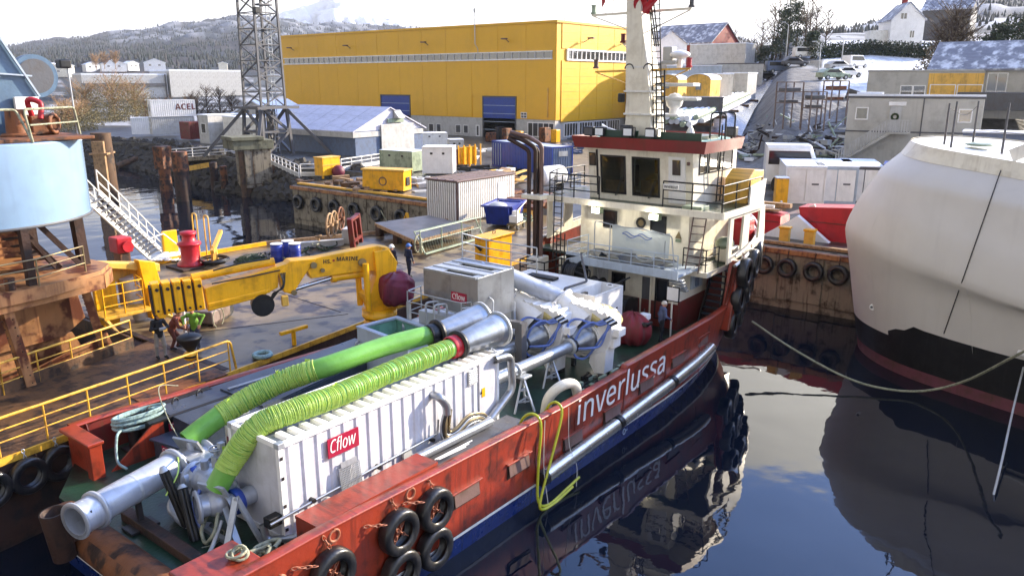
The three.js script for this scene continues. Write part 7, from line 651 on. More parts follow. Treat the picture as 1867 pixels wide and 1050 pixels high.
{ // rusty tower with blue machinery drum
  const t = thing('crane_tower', 'rusty riveted tower carrying a round pale blue machinery house', 'crane tower', [1.3, 0, -13.1]);
  part(t, 'machinery_house', [lat([[3.45, 6.85], [3.6, 6.85], [3.6, 9.44], [3.52, 9.5], [0, 9.5]], 72).translate(0.4, 0, -14.15), lat([[3.45, 6.85], [0, 6.86]], 40).translate(0.4, 0, -14.15)], MT.skyBlue); part(t, 'rim', lat([[3.6, 6.78], [3.66, 6.78], [3.66, 6.86], [3.6, 6.86], [3.5, 6.78]], 60).translate(0.4, 0, -14.15), MT.greyDark);
  for (const [a, b, w] of [[[3.0, 6.8, -12.5], [3.1, 4.7, -12.55], 0.4], [[0.55, 6.8, -10.6], [0.6, 4.7, -10.7], 0.3], [[-1.2, 6.8, -15], [-1.2, 4.7, -15], 0.35], [[2.6, 6.8, -15.6], [2.6, 4.7, -15.6], 0.35], [[1.6, 6.8, -12.6], [3.0, 4.8, -12.4], 0.22], [[1.0, 6.8, -12.5], [2.2, 4.8, -12.5], 0.18]]) part(t, 'upper_leg', beam(a, b, w, w * 0.8), MT.rustDark);
  part(t, 'ring_platform', [slab([[-2.5, -9.9], [0.8, -10.2], [3.0, -11.0], [3.7, -11.9], [3.6, -13.2], [2.8, -15.8], [-2.5, -16.2]], 4.5, 4.9)], MT.rustPanel); part(t, 'platform_edge', [beam([-2.5, 4.5, -9.85], [3.0, 4.5, -10.95], 0.12, 0.5), beam([3.0, 4.5, -10.95], [3.72, 4.5, -11.9], 0.12, 0.5)], MT.rustPanel);
  for (const [a, b] of [[[2.75, 4.4, -12.1], [3.15, 1.6, -11.95]], [[-0.35, 4.4, -10.55], [0.05, 1.0, -10.55]]]) { part(t, 'leg', [beam(a, b, 0.42, 0.3)], MT.rustPanel); const rv = []; for (let k = 0; k < 12; k++) rv.push(...[-0.15, 0.15].map((o) => { const p = vv(a).lerp(vv(b), (k + 0.5) / 12); return sph(0.025, p.x + o - 0.1, p.y, p.z + 0.22, 1, 1, 1, 5); })); part(t, 'rivets', rv, MT.rustDark); }
  part(t, 'lower_panel', [pr([[-2.5, 2.2], [2.0, 2.35], [2.85, 2.9], [2.6, 4.5], [-2.5, 4.5]], -12.6, -12.5, [], 0.02)], MT.rustPanel); part(t, 'lower_panel', pr([[-1.0, 1.2], [2.9, 1.2], [2.4, 2.4], [-2.5, 2.3]], -12.8, -12.7), MT.rustPanel); part(t, 'foot_plate', [rb(2.2, 3.6, 1.5, 1.75, -12.5, -11.65, 0.03), pr([[1.4, 0.4], [3.5, 1.6], [3.3, 2.3], [0.6, 1.6]], -12.0, -11.9)], MT.rustPanel); part(t, 'back_panel', bx(-3, 2.6, 4.9, 6.2, -15.9, -15.8), MT.rustPanel);
  const rows = []; for (let k = 0; k < 6; k++) rows.push(bx(-3, 2.5, 5.05 + k * 0.25, 5.09 + k * 0.25, -15.78, -15.74)); part(t, 'panel_ridges', rows, MT.rust); { const st = part(t, 'inner_stair', [beam([1.0, 6.8, -13.2], [2.2, 4.9, -12.4], 0.08, 0.25)], MT.rustDark); for (let k = 0; k < 7; k++) part(st, 'tread', rb(0.5 + k * 0.17, 1.2 + k * 0.17, 6.6 - k * 0.27, 6.64 - k * 0.27, -13.6 + k * 0.12, -13.3 + k * 0.12, 0.01), MT.rustDark); }
  part(t, 'guard_rail', railing([[-2.3, 4.9, -10.0], [0.7, 4.9, -10.35], [2.6, 4.9, -11.3]], 0.9, { r: 0.03, step: 1.6 }), MT.brass); part(t, 'bollard', [cy([-0.1, 4.9, -10.5], [-0.1, 5.3, -10.5], 0.16), cy([-1.1, 4.9, -10.3], [-1.1, 5.3, -10.3], 0.14)], MT.rust);
  const keep = ABS.get(t).clone(); ABS.get(t).add(V(-0.4, 0, -0.5));
  part(t, 'top_deck', rb(-1.5, 3.0, 9.5, 9.62, -15, -11.5, 0.03), MT.rust); part(t, 'top_rail', [bend([[0.9, 9.5, -11.2], [0.8, 10.55, -11.3], [2.9, 10.55, -12.6], [3.1, 9.5, -12.8]], 0.04, 0.15), bend([[0.9, 10.05, -11.25], [3.0, 10.05, -12.65]], 0.03), bend([[0.9, 9.5, -11.2], [0.6, 10.55, -11.4], [-2, 10.55, -10.6]], 0.04, 0.15)], MT.rope); part(t, 'winch_drum', [cy([1.2, 9.6, -13.1], [1.2, 10.5, -13.1], 0.36, 0.3, 16), lat([[0, 0], [0.55, 0], [0.5, 0.1], [0.3, 0.14], [0, 0.14]], 18).translate(1.2, 9.6, -13.1)], MT.rust); part(t, 'winch_gear', [rb(1.6, 2.5, 9.6, 10.3, -13.6, -13.0, 0.08), tor(0.3, 0.08, 6, 16).rotateY(0.7).translate(2.3, 10.0, -12.9)], MT.rust); part(t, 'red_hose', tb([[1.6, 10.3, -12.8], [1.5, 10.8, -12.7], [1.8, 10.7, -12.5], [1.7, 10.2, -12.4]], 0.09, 8), MT.redBright);
  ABS.get(t).copy(keep).add(V(-0.65, 0, -0.85));
  part(t, 'jib', [pr([[0.6, 9.6], [2.1, 9.7], [2.0, 11.2], [0.9, 13.2], [-0.6, 14.5], [-1.8, 14.5], [-0.2, 12.2]], -14.7, -14.2, [], 0.04), cy([2.35, 11.6, -15.3], [2.35, 11.6, -14.9], 0.75, 0.75, 28)], MT.craneBlue); part(t, 'sheave_rim', cy([2.35, 11.6, -14.92], [2.35, 11.6, -14.88], 0.6, 0.6, 28), MT.greyDark); part(t, 'jib_flange', [beam([2.05, 10.9, -14.1], [0.95, 13.1, -14.1], 0.12, 0.06), beam([0.4, 11.6, -14.1], [-0.8, 13.6, -14.1], 0.12, 0.06), beam([0.5, 11.7, -14.1], [1.9, 11.6, -14.1], 0.1, 0.05)], MT.paleBlue); part(t, 'white_panel', rb(1.2, 2.0, 9.7, 10.9, -14.15, -14.0, 0.03), MT.white); part(t, 'frame', lattice([[-0.5, 13, -14.8], [0.1, 13, -14.8], [0.1, 13, -14.3], [-0.5, 13, -14.3]], [[-0.9, 15.6, -14.8], [-0.3, 15.6, -14.8], [-0.3, 15.6, -14.3], [-0.9, 15.6, -14.3]], 3, 0.07), MT.greyDark);
  ABS.get(t).copy(keep);
  const lp = part(t, 'light_pole', [cy([3.4, 9.4, -12.3], [3.35, 11.9, -12.25], 0.035, 0.03, 8), cy([3.4, 9.4, -12.3], [3.4, 9.55, -12.3], 0.12, 0.06)], MT.galv); part(lp, 'lamp_head', rb(3.05, 3.45, 11.85, 12.15, -12.5, -12.1, 0.06), MT.black);
}
{ // white stair down to the barge deck
  const t = thing('gangway_stair', 'white railed steel stair coming down to the barge deck', 'stair', [12.5, 1.6, -25.8]); const A = [5.6, 6.6, -17.6], B = [12.0, 1.75, -25.4], C = [6.8, 6.6, -18.9], D = [13.4, 1.75, -26.6]; part(t, 'stringer', beam(A, B, 0.08, 0.26), MT.white); part(t, 'stringer', beam(C, D, 0.08, 0.26), MT.white); for (let k = 1; k < 16; k++) { const p = vv(A).lerp(vv(B), k / 16), q = vv(C).lerp(vv(D), k / 16); part(t, 'tread', beam(p, q, 0.28, 0.04), MT.greyDark); }
  for (const [P, Q] of [[A, B], [C, D]]) { const rl = part(t, 'handrail', [1.0, 0.5].map((h) => cy(vv(P).add(V(0, h, 0)), vv(Q).add(V(0, h, 0)), 0.035, 0.035, 6)), MT.white); for (let k = 0; k <= 7; k++) { const p = vv(P).lerp(vv(Q), k / 7); part(rl, 'rail_post', cy(p, p.clone().add(V(0, 1, 0)), 0.03, 0.03, 6), MT.white); } }
  part(t, 'landing', [rb(11.4, 14.6, 1.62, 1.72, -26.9, -24.6, 0.03)], MT.galv); for (let k = 0; k < 5; k++) part(t, 'lower_tread', beam([11.5 + k * 0.35, 1.9 - k * 0.05, -24.2 + k * 0.1], [13.1 + k * 0.35, 1.9 - k * 0.05, -25.6 + k * 0.1], 0.25, 0.05), MT.white); part(t, 'yellow_gate', [rb(13.3, 14.2, 1.6, 3.0, -26.4, -26.2, 0.06)], MT.yellow); part(t, 'gate_rail', bend([[12.2, 2.9, -25.4], [13.3, 2.9, -26.1], [14.3, 1.75, -25.6]], 0.04), MT.white);
}
{ // yellow hydraulic frame behind the walkway
  const t = thing('hydraulic_frame', 'yellow hydraulic lifting frame with railed platform behind the walkway', 'machine', [5.8, 1.6, -14.8]); part(t, 'top_beam', [pr([[3.6, 4.5], [6.4, 3.75], [6.6, 3.1], [3.6, 3.7]], -16.0, -15.0, [], 0.04), pr([[3.6, 4.62], [6.9, 3.95], [6.9, 3.6], [3.6, 4.4]], -15.0, -14.4, [], 0.04)], MT.yellowPale); part(t, 'column', [pr([[5.9, 4.3], [6.6, 4.1], [7.0, 1.7], [6.2, 1.7]], -14.6, -14.2, [], 0.03)], MT.yellow); part(t, 'side_plate', [rb(4.3, 5.2, 1.6, 3.5, -15.1, -14.9, 0.04)], MT.yellow); part(t, 'cylinder', cy([5.65, 3.55, -14.8], [6.0, 1.7, -14.75], 0.33, 0.3, 18), MT.greyLight); part(t, 'valve_block', [rb(6.1, 6.5, 2.5, 3.2, -14.1, -13.9, 0.05)], MT.galv);
  part(t, 'platform', [rb(3.9, 5.9, 2.3, 2.42, -14.6, -13.4, 0.02)], MT.yellowRail); part(t, 'platform_rail', railing([[4.0, 2.42, -13.5], [5.6, 2.42, -13.5]], 1.25, { r: 0.03, step: 0.8, round: true }), MT.yellow); part(t, 'platform_rail', railing([[5.6, 2.42, -13.5], [5.8, 2.42, -14.5]], 1.25, { r: 0.03, step: 0.9 }), MT.yellow); for (const g of [beam([5.9, 2.35, -13.6], [6.9, 1.6, -13.0], 0.12), beam([4.0, 2.35, -13.6], [4.2, 1.6, -12.6], 0.12), beam([5.2, 1.7, -12.3], [6.6, 1.9, -12.0], 0.2, 0.1)]) part(t, 'strut', g, MT.yellowPale); const L = ladder([6.6, 1.6, -13.6], [6.4, 3.4, -13.7], 0.35, [0.7, 0, 0.7], 6); part(t, 'ladder', [...L.stiles, ...L.rungs], MT.yellow); part(t, 'red_motor', [rb(6.6, 7.3, 4.0, 4.7, -18.2, -17.4, 0.06), cy([7.0, 4.3, -17.4], [7.0, 4.3, -17.2], 0.25)], MT.redBright); part(t, 'motor_post', rb(6.7, 7.2, 1.6, 4.0, -18.1, -17.5, 0.04), MT.rust); }
// ---------------------------------------------------------------- the yellow deck crane
{
  const t = local('deck_crane', 'yellow knuckle boom crane on black post with HS MARINE lettering', 'crane', [10.45, 0.4, -4.75]); t.scale.setScalar(0.965); // local x points along the boom
  t.rotation.y = Math.atan2(0.3644, -0.9312); const E = (p, w, b = 0.03, o = 0) => pr(p, o - w / 2, o + w / 2, [], b);
  part(t, 'post', lat([[0, 0.5], [0.62, 0.5], [0.6, 0.62], [0.52, 0.7], [0.52, 1.75], [0, 1.75]], 24), MT.black); part(t, 'yellow_ring', [lat([[0, 1.7], [0.6, 1.7], [0.64, 1.78], [0.64, 2.1], [0.58, 2.2], [0, 2.2]], 28), lat([[0, 2.26], [0.66, 2.26], [0.7, 2.32], [0.7, 2.62], [0, 2.62]], 28)], MT.yellow); part(t, 'slew_gap', lat([[0.55, 2.2], [0.55, 2.27]], 24), MT.black);
  part(t, 'column', [E([[-0.65, 2.6], [0.45, 2.6], [0.72, 3.3], [0.45, 3.4], [0.2, 4.0], [0.25, 5.0], [-0.35, 5.05], [-0.7, 4.5], [-0.6, 3.9], [-0.8, 3.0]], 0.8)], MT.yellow);
  const ib = part(t, 'inner_boom', E([[-0.42, 5.08], [-0.68, 4.6], [-0.55, 4.1], [0.6, 4.25], [2.75, 4.22], [2.98, 4.8], [2.7, 4.98], [0.05, 5.2]], 0.5), MT.yellow); { const g = text('HS.', 0.15, font, 0.006), h = text('MARINE', 0.15, font, 0.006), f = (q, x, y) => q.rotateZ(0.06).rotateY(Math.PI).translate(0, 0, 0); const place = (q, x0, y0) => { q.scale(-1, 1, 1); q.rotateY(Math.PI); return q; };
    // the camera sees the +z side of the boat frame, which is this crane's -z side
    const put = (s, size, x, y, m, fo = font) => { const q = text(s, size, fo, 0.006); q.rotateZ(-0.075).rotateY(Math.PI).translate(x, y, -0.256); part(ib, 'lettering', q, m); }; put('HS.', 0.16, 2.25, 4.74, MT.black); put('MARINE', 0.16, 1.72, 4.78, MT.black); part(ib, 'emblem', rb(1.8, 1.88, 4.78, 4.86, -0.262, -0.25, 0.004), MT.redBright); }
  for (const [x, y, r] of [[-0.2, 4.93, 0.13], [0.72, 4.62, 0.16], [2.3, 4.5, 0.08]]) part(ib, 'pin', [cy([x, y, -0.34], [x, y, 0.34], r, r, 16)], MT.brass);
  part(t, 'lift_cylinder', [cy([0.62, 2.7, -0.48], [0.66, 4.6, -0.48], 0.12, 0.12, 14), cy([0.62, 2.7, 0.48], [0.66, 4.6, 0.48], 0.12, 0.12, 14)], MT.yellow); part(t, 'knuckle', [E([[2.5, 4.98], [3.5, 5.0], [3.95, 4.6], [3.8, 3.85], [3.5, 3.72], [2.9, 4.5]], 0.62)], MT.yellow); part(t, 'knuckle_pin', [cy([2.65, 4.75, -0.4], [2.65, 4.75, 0.4], 0.12, 0.12, 16), cy([3.45, 3.8, -0.4], [3.45, 3.8, 0.4], 0.1, 0.1, 16)], MT.brass);
  part(t, 'ram_cylinder', [cy([0.4, 4.12, 0], [1.85, 4.1, 0], 0.17, 0.17, 18), cy([1.7, 4.1, 0], [1.9, 4.1, 0], 0.2, 0.2, 18)], MT.yellow); part(t, 'ram_rod', cy([1.85, 4.1, 0], [3.42, 3.82, 0], 0.08, 0.08, 14), MT.chrome);
  part(t, 'outer_boom', [E([[3.6, 4.9], [3.95, 4.5], [4.0, 4.05], [4.7, 3.75], [6.5, 3.5], [6.55, 4.35], [5.4, 4.55]], 0.55), E([[4.3, 3.9], [6.5, 3.65], [6.5, 3.8], [4.3, 4.05]], 0.6)], MT.yellow); part(t, 'top_cylinder', [cy([4.0, 4.98, 0.05], [6.9, 4.72, 0.05], 0.15, 0.15, 16), cy([6.85, 4.72, 0.05], [7.4, 4.68, 0.05], 0.07, 0.07, 12)], MT.yellow); part(t, 'cable_guard', [bend([[4.2, 5.15, -0.2], [5.2, 5.1, -0.2], [6.2, 4.95, -0.2]], 0.03), bend([[3.9, 4.7, -0.3], [4.9, 4.6, -0.3], [6.3, 4.5, -0.3]], 0.025)], MT.dark);
  for (let k = 0; k < 5; k++) { const x = 6.6 + k * 0.34; part(t, 'extension_plate', [E([[x, 3.62 - k * 0.0], [x + 0.26, 3.6], [x + 0.3, 4.72], [x + 0.04, 4.74]], 0.7 - k * 0.06)], MT.yellow); part(t, 'plate_bolt', [cy([x + 0.13, 4.5, -0.42 + k * 0.03], [x + 0.13, 4.5, 0.42 - k * 0.03], 0.06, 0.06, 10), cy([x + 0.16, 3.75, -0.42 + k * 0.03], [x + 0.16, 3.75, 0.42 - k * 0.03], 0.04, 0.04, 10)], MT.rustDark); part(t, 'plate_gap', E([[x + 0.27, 3.6], [x + 0.33, 3.6], [x + 0.36, 4.6], [x + 0.3, 4.6]], 0.5, 0), MT.rustDark); }
  part(t, 'winch', [cy([4.6, 3.45, -0.25], [4.6, 3.45, 0.25], 0.34, 0.34, 22), cy([4.6, 3.45, -0.3], [4.6, 3.45, -0.25], 0.42, 0.42, 22)], MT.black); part(t, 'winch_lamp', [rb(3.7, 3.95, 3.35, 3.75, -0.5, -0.3, 0.04)], MT.yellowPale); for (let k = 0; k < 4; k++) part(t, 'hydraulic_line', tb([[3.9 - k * 0.06, 4.6, -0.33], [3.85, 4.2 - k * 0.05, -0.42], [4.05 + k * 0.05, 3.9, -0.36], [4.3, 3.6 + k * 0.04, -0.34]], 0.02, 6), MT.black);
  part(t, 'tip_sheave', [cy([8.0, 3.65, -0.14], [8.0, 3.65, 0.14], 0.2, 0.2, 16), E([[7.8, 3.75], [8.3, 3.75], [8.1, 3.45], [7.9, 3.45]], 0.4)], MT.yellow); part(t, 'wire', cy([7.2, 3.4, 0], [7.2, 2.3, 0], 0.012, 0.012, 6), MT.dark);
  { const g = new THREE.SphereGeometry(0.75, 48, 32), p = g.attributes.position; for (let i = 0; i < p.count; i++) { const x = p.getX(i), y = p.getY(i), z = p.getZ(i), n = 1 + 0.3 * (fbm(x * 1.8 + 9, z * 1.8 + y * 2 + 9, 64, 64, 25, 4) - 0.5) + 0.05 * Math.sin(Math.atan2(z, x) * 7 + y * 4); const q = (v) => Math.sign(v) * 0.75 * Math.pow(Math.abs(v) / 0.75, 0.62), f = 1 + 0.05 * Math.sin(Math.atan2(z, x) * 11 + y * 3) * (0.4 - y); p.setXYZ(i, q(x) * n * f * 0.92, q(y) * n * 0.85 - (x < 0 ? 0.25 * x * x : 0), q(z) * n * f * 0.85); } g.computeVertexNormals(); part(t, 'tarpaulin', g.translate(-0.55, 3.45, -0.42), MT.burg); }
  part(t, 'bag', [(() => { const g = new THREE.SphereGeometry(0.5, 18, 12), p = g.attributes.position; for (let i = 0; i < p.count; i++) { const y = p.getY(i); const k = y > 0 ? 1.05 : 1 + y * 1.1; p.setXYZ(i, p.getX(i) * k * 0.85, y * (y > 0 ? 0.35 : 1.15), p.getZ(i) * k * 0.8); } g.computeVertexNormals(); return g.translate(7.2, 2.55, 0); })()], MT.black, 'black bag hung under the boom tip'); const hb = part(t, 'hook_block', [lat([[0, 0], [0.12, 0], [0.22, 0.06], [0.24, 0.14], [0.24, 0.24], [0.18, 0.32], [0, 0.34]], 20).translate(7.22, 1.72, 0)], MT.yellow, 'yellow hook block with black band'); part(hb, 'band', lat([[0.243, 0.16], [0.246, 0.2], [0.243, 0.24]], 20).translate(7.22, 1.69, 0), MT.black); part(hb, 'hook', [tor(0.09, 0.03, 6, 14, 4.6).rotateZ(2.4).translate(7.22, 1.5, 0), cy([7.22, 1.72, 0], [7.22, 1.58, 0], 0.03)], MT.chain);
}
// ---------------------------------------------------------------- gear on the barge deck
for (const [x, z, lab] of [[16.2, -19.4, 'blue oil drum with white lid at left of the three'], [16.9, -18.7, 'blue oil drum with white lid at right of the three'], [17.1, -19.6, 'blue oil drum with white lid at the back of the three']]) { const t = local('oil_drum', lab, 'drum', [x, 1.6, z], rnd()); part(t, 'body', lat([[0, 0], [0.33, 0], [0.33, 0.36], [0.35, 0.38], [0.35, 0.4], [0.33, 0.42], [0.33, 0.68], [0.35, 0.7], [0.35, 0.72], [0.33, 0.74], [0.33, 1.06], [0, 1.06]], 24), MT.blueSkip); part(t, 'lid', lat([[0, 1.06], [0.34, 1.05], [0.34, 1.1], [0.3, 1.09], [0, 1.09]], 24), MT.whiteClean); }
{ const t = local('capstan', 'red mooring capstan near the barge far edge', 'capstan', [12.7, 1.6, -22.3]); part(t, 'drum', lat([[0, 0], [0.75, 0], [0.7, 0.25], [0.5, 0.4], [0.48, 1.1], [0.62, 1.25], [0.62, 1.35], [0.35, 1.45], [0.33, 1.75], [0.42, 1.8], [0.42, 1.95], [0, 2.0]], 26), MT.redBright); part(t, 'base', rb(-1, 1, 0, 0.12, -0.9, 0.9, 0.03), MT.rustDark); for (const z of [-0.9, 0.3]) part(t, 'hoop', bend([[1.4, 0, z - 1.0], [1.4, 2.6, z - 1.0], [1.4, 2.6, z - 0.55], [1.4, 0, z - 0.55]], 0.04, 0.2), MT.yellowPale); part(t, 'rope', Array.from({ length: 6 }, (_, k) => tor(0.5 + 0.05 * k, 0.05, 5, 18).rotateX(1.57 + rr(-0.2, 0.2)).translate(0.9, 0.15 + k * 0.05, 0.9)), MT.dark); }
{ const t = local('winch_frame', 'leaning rust red steel frame with two spoked wheels', 'winch', [21.5, 1.6, -18.9], 0.6); part(t, 'frame', [bc(0.25, 1.9, 0.3, -0.9, 1.1, 0, 0, 0.25), bc(0.25, 1.9, 0.3, 0.9, 1.1, 0, 0, 0.25), bc(1.9, 0.2, 0.3, 0.1, 0.6, 0), bc(0.2, 1.5, 0.24, 0, 1.0, 0, 0, 0.25), bc(1.9, 0.15, 0.25, -0.15, 1.9, 0)], MT.redDark); part(t, 'back_plate', bc(1.6, 1.4, 0.05, 0, 1.1, -0.1, 0, 0.25), MT.rust); for (const [x, m] of [[-1.1, MT.wood], [-0.2, MT.wood], [1.3, MT.rust]]) { part(t, 'spoked_wheel', [tor(0.7, 0.06, 6, 24).translate(x, 1.6, -1.2), ...[0, 1, 2].map((k) => cy([x - 0.68 * Math.cos(k * 1.05), 1.6 - 0.68 * Math.sin(k * 1.05), -1.2], [x + 0.68 * Math.cos(k * 1.05), 1.6 + 0.68 * Math.sin(k * 1.05), -1.2], 0.04)), cy([x, 1.6, -1.4], [x, 1.6, -1.0], 0.14)], m); } part(t, 'white_box', rb(1.2, 2.3, 0, 0.95, -1.2, -0.2, 0.04), MT.greyLight); }
{ const t = local('yellow_cabinet', 'yellow electrical cabinet on the barge edge behind the separator', 'cabinet', [21.9, 1.6, -8.35], 0.0); part(t, 'body', rb(-1.05, 0.9, 0, 2.0, -0.45, 0.5, 0.04), MT.yellow); part(t, 'lid', pr([[-1.15, 2.0], [1.0, 2.0], [1.0, 2.12], [-1.15, 2.06]], -0.55, 0.6, [], 0.02), MT.yellow); part(t, 'side_door', rb(-1.1, -1.04, 0.2, 1.85, -0.35, 0.4, 0.02), MT.yellow); part(t, 'lifting_eye', tor(0.1, 0.025, 6, 12).translate(0, 2.18, 0), MT.dark); part(t, 'dark_crank', [beam([-1.15, 1.4, 0.1], [-1.3, 1.7, -0.2], 0.12)], MT.black); }
{ const t = thing('gangway_platform', 'flat grey gangway platform with greenish folded railing lying on the barge', 'platform', [25, 1.6, -17.5]); part(t, 'deck_plate', [slab([[22.6, -14.9], [28.3, -15.4], [29.5, -20.5], [25.2, -21.2]], 2.3, 2.42)], MT.asphalt); part(t, 'edge_frame', [beam([22.6, 2.3, -14.9], [25.2, 2.3, -21.2], 0.1, 0.22), beam([22.6, 2.3, -14.85], [28.3, 2.3, -15.35], 0.1, 0.22)], MT.wood); for (const [x, z] of [[22.9, -15.2], [25.2, -20.8], [28, -15.6], [24.1, -18]]) part(t, 'support', rb(x - 0.2, x + 0.2, 1.6, 2.3, z - 0.2, z + 0.2, 0.03), MT.rustDark); const rl = part(t, 'railing', railing([[22.5, 1.7, -14.4], [28.5, 1.7, -14.9]], 1.3, { r: 0.04, bars: 1, step: 2 }), MT.greenRail); part(rl, 'lower_frame', [beam([22.5, 1.75, -14.0], [28.5, 1.75, -14.6], 0.1), beam([22.5, 2.95, -14.8], [28.5, 2.95, -15.3], 0.06), cy([22.5, 1.7, -14.0], [22.4, 3.0, -14.8], 0.04), cy([28.5, 1.7, -14.6], [28.4, 3.0, -15.3], 0.04)], MT.greenRail); part(rl, 'netting', Array.from({ length: 26 }, (_, k) => cy([22.6 + k * 0.23, 1.75, -14.1 - k * 0.02], [22.6 + k * 0.23, 2.7, -14.5 - k * 0.02], 0.012, 0.012, 4)), MT.greenRail); part(t, 'hose_coil', [tor(0.5, 0.05, 6, 20).rotateY(0.4).translate(22.4, 2.3, -14.5), tor(0.4, 0.05, 6, 20).rotateY(0.7).translate(22.5, 2.2, -14.3)], MT.rope); }
{ const t = local('steel_crate', 'brown grey steel crate with wire hoop on the wet deck', 'crate', [7.9, 1.6, -12.2], 0.5); part(t, 'body', rb(-0.9, 0.6, 0.1, 0.65, -0.4, 0.4, 0.08), MT.crateGrey); part(t, 'skid', [rb(-0.8, 0.5, 0, 0.1, -0.35, -0.2, 0.02), rb(-0.8, 0.5, 0, 0.1, 0.2, 0.35, 0.02)], MT.rustDark); part(t, 'hoop', tor(0.42, 0.02, 5, 22).translate(-0.6, 0.35, 0.5), MT.rope); part(t, 'dark_drum', cy([0.75, 0.3, -0.3], [0.75, 0.3, 0.3], 0.28, 0.28, 16), MT.black); }
{ const t = thing('scrap_pile', 'tangled cables and netting by the far barge edge', 'scrap', [17.5, 1.6, -20.5]); for (let k = 0; k < 14; k++) { const x = rr(14.8, 20.5), z = rr(-21.6, -19.6) - (x - 17) * -0.1; part(t, 'tangle', tb(Array.from({ length: 6 }, () => [x + rr(-0.6, 0.6), 1.62 + rnd() * 0.4, z + rr(-0.5, 0.5)]), 0.04, 5, 20), [MT.dark, MT.leafDark, MT.rope][k % 3]); } part(t, 'net_heap', (() => { const g = new THREE.IcosahedronGeometry(1, 3), p = g.attributes.position; for (let i = 0; i < p.count; i++) { const n = 0.75 + 0.5 * rnd() * 0.4; p.setXYZ(i, p.getX(i) * n * 1.1, Math.max(-0.1, p.getY(i) * n * 0.4), p.getZ(i) * n * 0.8); } g.computeVertexNormals(); return g.translate(15.5, 1.65, -20.9); })(), MT.leafDark); }
{ const t = thing('timber_beam', 'long pale timber kerb lying on the far barge deck', 'timber', [20, 1.6, -21]); part(t, 'beam', beam([18.8, 1.85, -21.6], [21.6, 1.85, -20.2], 0.4, 0.35), MT.greyLight); part(t, 'cleat', [cy([20.3, 2.0, -20.9], [20.3, 2.3, -20.9], 0.07), rb(20.05, 20.55, 2.28, 2.36, -20.95, -20.85, 0.02)], MT.wood); }
// ---------------------------------------------------------------- things on the quay
function gp(x, y, h = 2.5) { const v = (y - 525) / 1423, k = CP - v * SP, d = (h - CAM.y) / ((-SP - v * CP) / k); const p = world(d, d * ((x - 933.5) / 1423) / k); p.y = h; return p; }
// front edge from left to right on the ground; depth goes away from the viewer
function fb(x0, y0, x1, y1, h = 2.5, dp = 0) { const A = gp(x0, y0, h), B = gp(x1, y1, h), L = Math.hypot(B.x - A.x, B.z - A.z), ry = -Math.atan2(B.z - A.z, B.x - A.x), p = A.clone().add(B).multiplyScalar(0.5); p.x -= Math.sin(ry) * dp / 2; p.z -= Math.cos(ry) * dp / 2; return { p, ry, L }; }
const loc = (n, lab, cat, p, ry = 0, gr) => local(n, lab, cat, [p.x, p.y, p.z], ry, gr);
for (const [z, lab] of [[-40.3, 'leftmost of the tyres hung along the quay wall'], [-37.8, 'second tyre from the left on the quay wall'], [-35.4, 'third tyre from the left on the quay wall'], [-32.9, 'fourth tyre from the left on the quay wall'], [-30.1, 'fifth tyre from the left on the quay wall'], [-27.3, 'tyre on quay wall beside the yellow trestle']]) { const t = local('tyre_fender', lab, 'tyre', [33.4, 1.05, z], -Math.PI / 2, 'tyres hung on the left quay wall'); part(t, 'casing', tyreGeo(0.66, 0.42), MT.rubber); part(t, 'chain', chainGeo([0, 1.1, -0.1], [0, 0.6, 0], 4, 0.06), MT.rustDark); }
for (const [z, lab] of [[2.0, 'tyre on right quay wall nearest the workboat bow'], [3.3, 'second tyre from the bow on right quay wall'], [4.75, 'third tyre from the bow on right quay wall'], [6.05, 'tyre on right quay wall nearest the white ship']]) { const t = local('tyre_fender', lab, 'tyre', [33.35, 1.4, z], -Math.PI / 2, 'tyres hung on the right quay wall'); part(t, 'casing', tyreGeo(0.55, 0.4), MT.rubber); part(t, 'chain', chainGeo([0, 1.0, -0.1], [0, 0.5, 0], 4, 0.05), MT.rustDark); }
single('mooring_rope', 'slack rope along the quay wall between tyres', 'rope', tb([[33.3, 1.4, -29.5], [33.2, 0.4, -28.5], [33.2, 0.35, -27.6], [33.3, 1.0, -25.5]], 0.05, 6, 24), MT.rope);
{ const t = local('trestle', 'small yellow A shaped trestle before the quay wall', 'trestle', [32.6, 0, -25.6]); part(t, 'leg', [beam([-0.2, 1.7, 0], [-0.5, 0.2, -0.6], 0.22, 0.1), beam([-0.2, 1.7, 0], [-0.5, 0.2, 0.7], 0.22, 0.1)], MT.yellow); part(t, 'plate', rb(-0.7, 1.4, 0.0, 0.2, -1.1, 2.4, 0.04), MT.stripeBrown); }
{ const { p, ry, L } = fb(778, 404, 834, 408, 1.6); const t = local('striped_container', 'white and brown vertically striped corrugated container on the barge end', 'container', [34.95, 1.6, -21.2]); const w = 6.6, d = 3, h = 3.0;
  for (let k = 0; k < 30; k++) { const x = -w / 2 + 0.11 + k * (w - 0.1) / 30; part(t, 'rib', bc(0.1, h - 0.2, 0.09, x + 0.06, h / 2, d / 2 + 0.03), k === 17 ? MT.white : MT.whiteClean); } for (let k = 0; k < 14; k++) part(t, 'rib', bc(0.09, h - 0.2, 0.1, -w / 2 - 0.03, h / 2, -d / 2 + 0.16 + k * 0.205), MT.whiteClean); part(t, 'wall', bc(w, h - 0.1, d, 0, h / 2 - 0.05, 0), MT.stripeBrown); part(t, 'roof', rb(-w / 2 - 0.1, w / 2 + 0.1, h - 0.06, h + 0.06, -d / 2 - 0.1, d / 2 + 0.1, 0.03), MT.stripeBrown); part(t, 'door', rb(1.2, 2.2, 0.2, 2.5, d / 2 + 0.05, d / 2 + 0.12, 0.02), MT.whiteClean); part(t, 'roof_ridge', [0, 1, 2, 3].map((k) => bc(w, 0.05, 0.08, 0, h + 0.08, -1.2 + k * 0.8)), MT.crateGrey); }
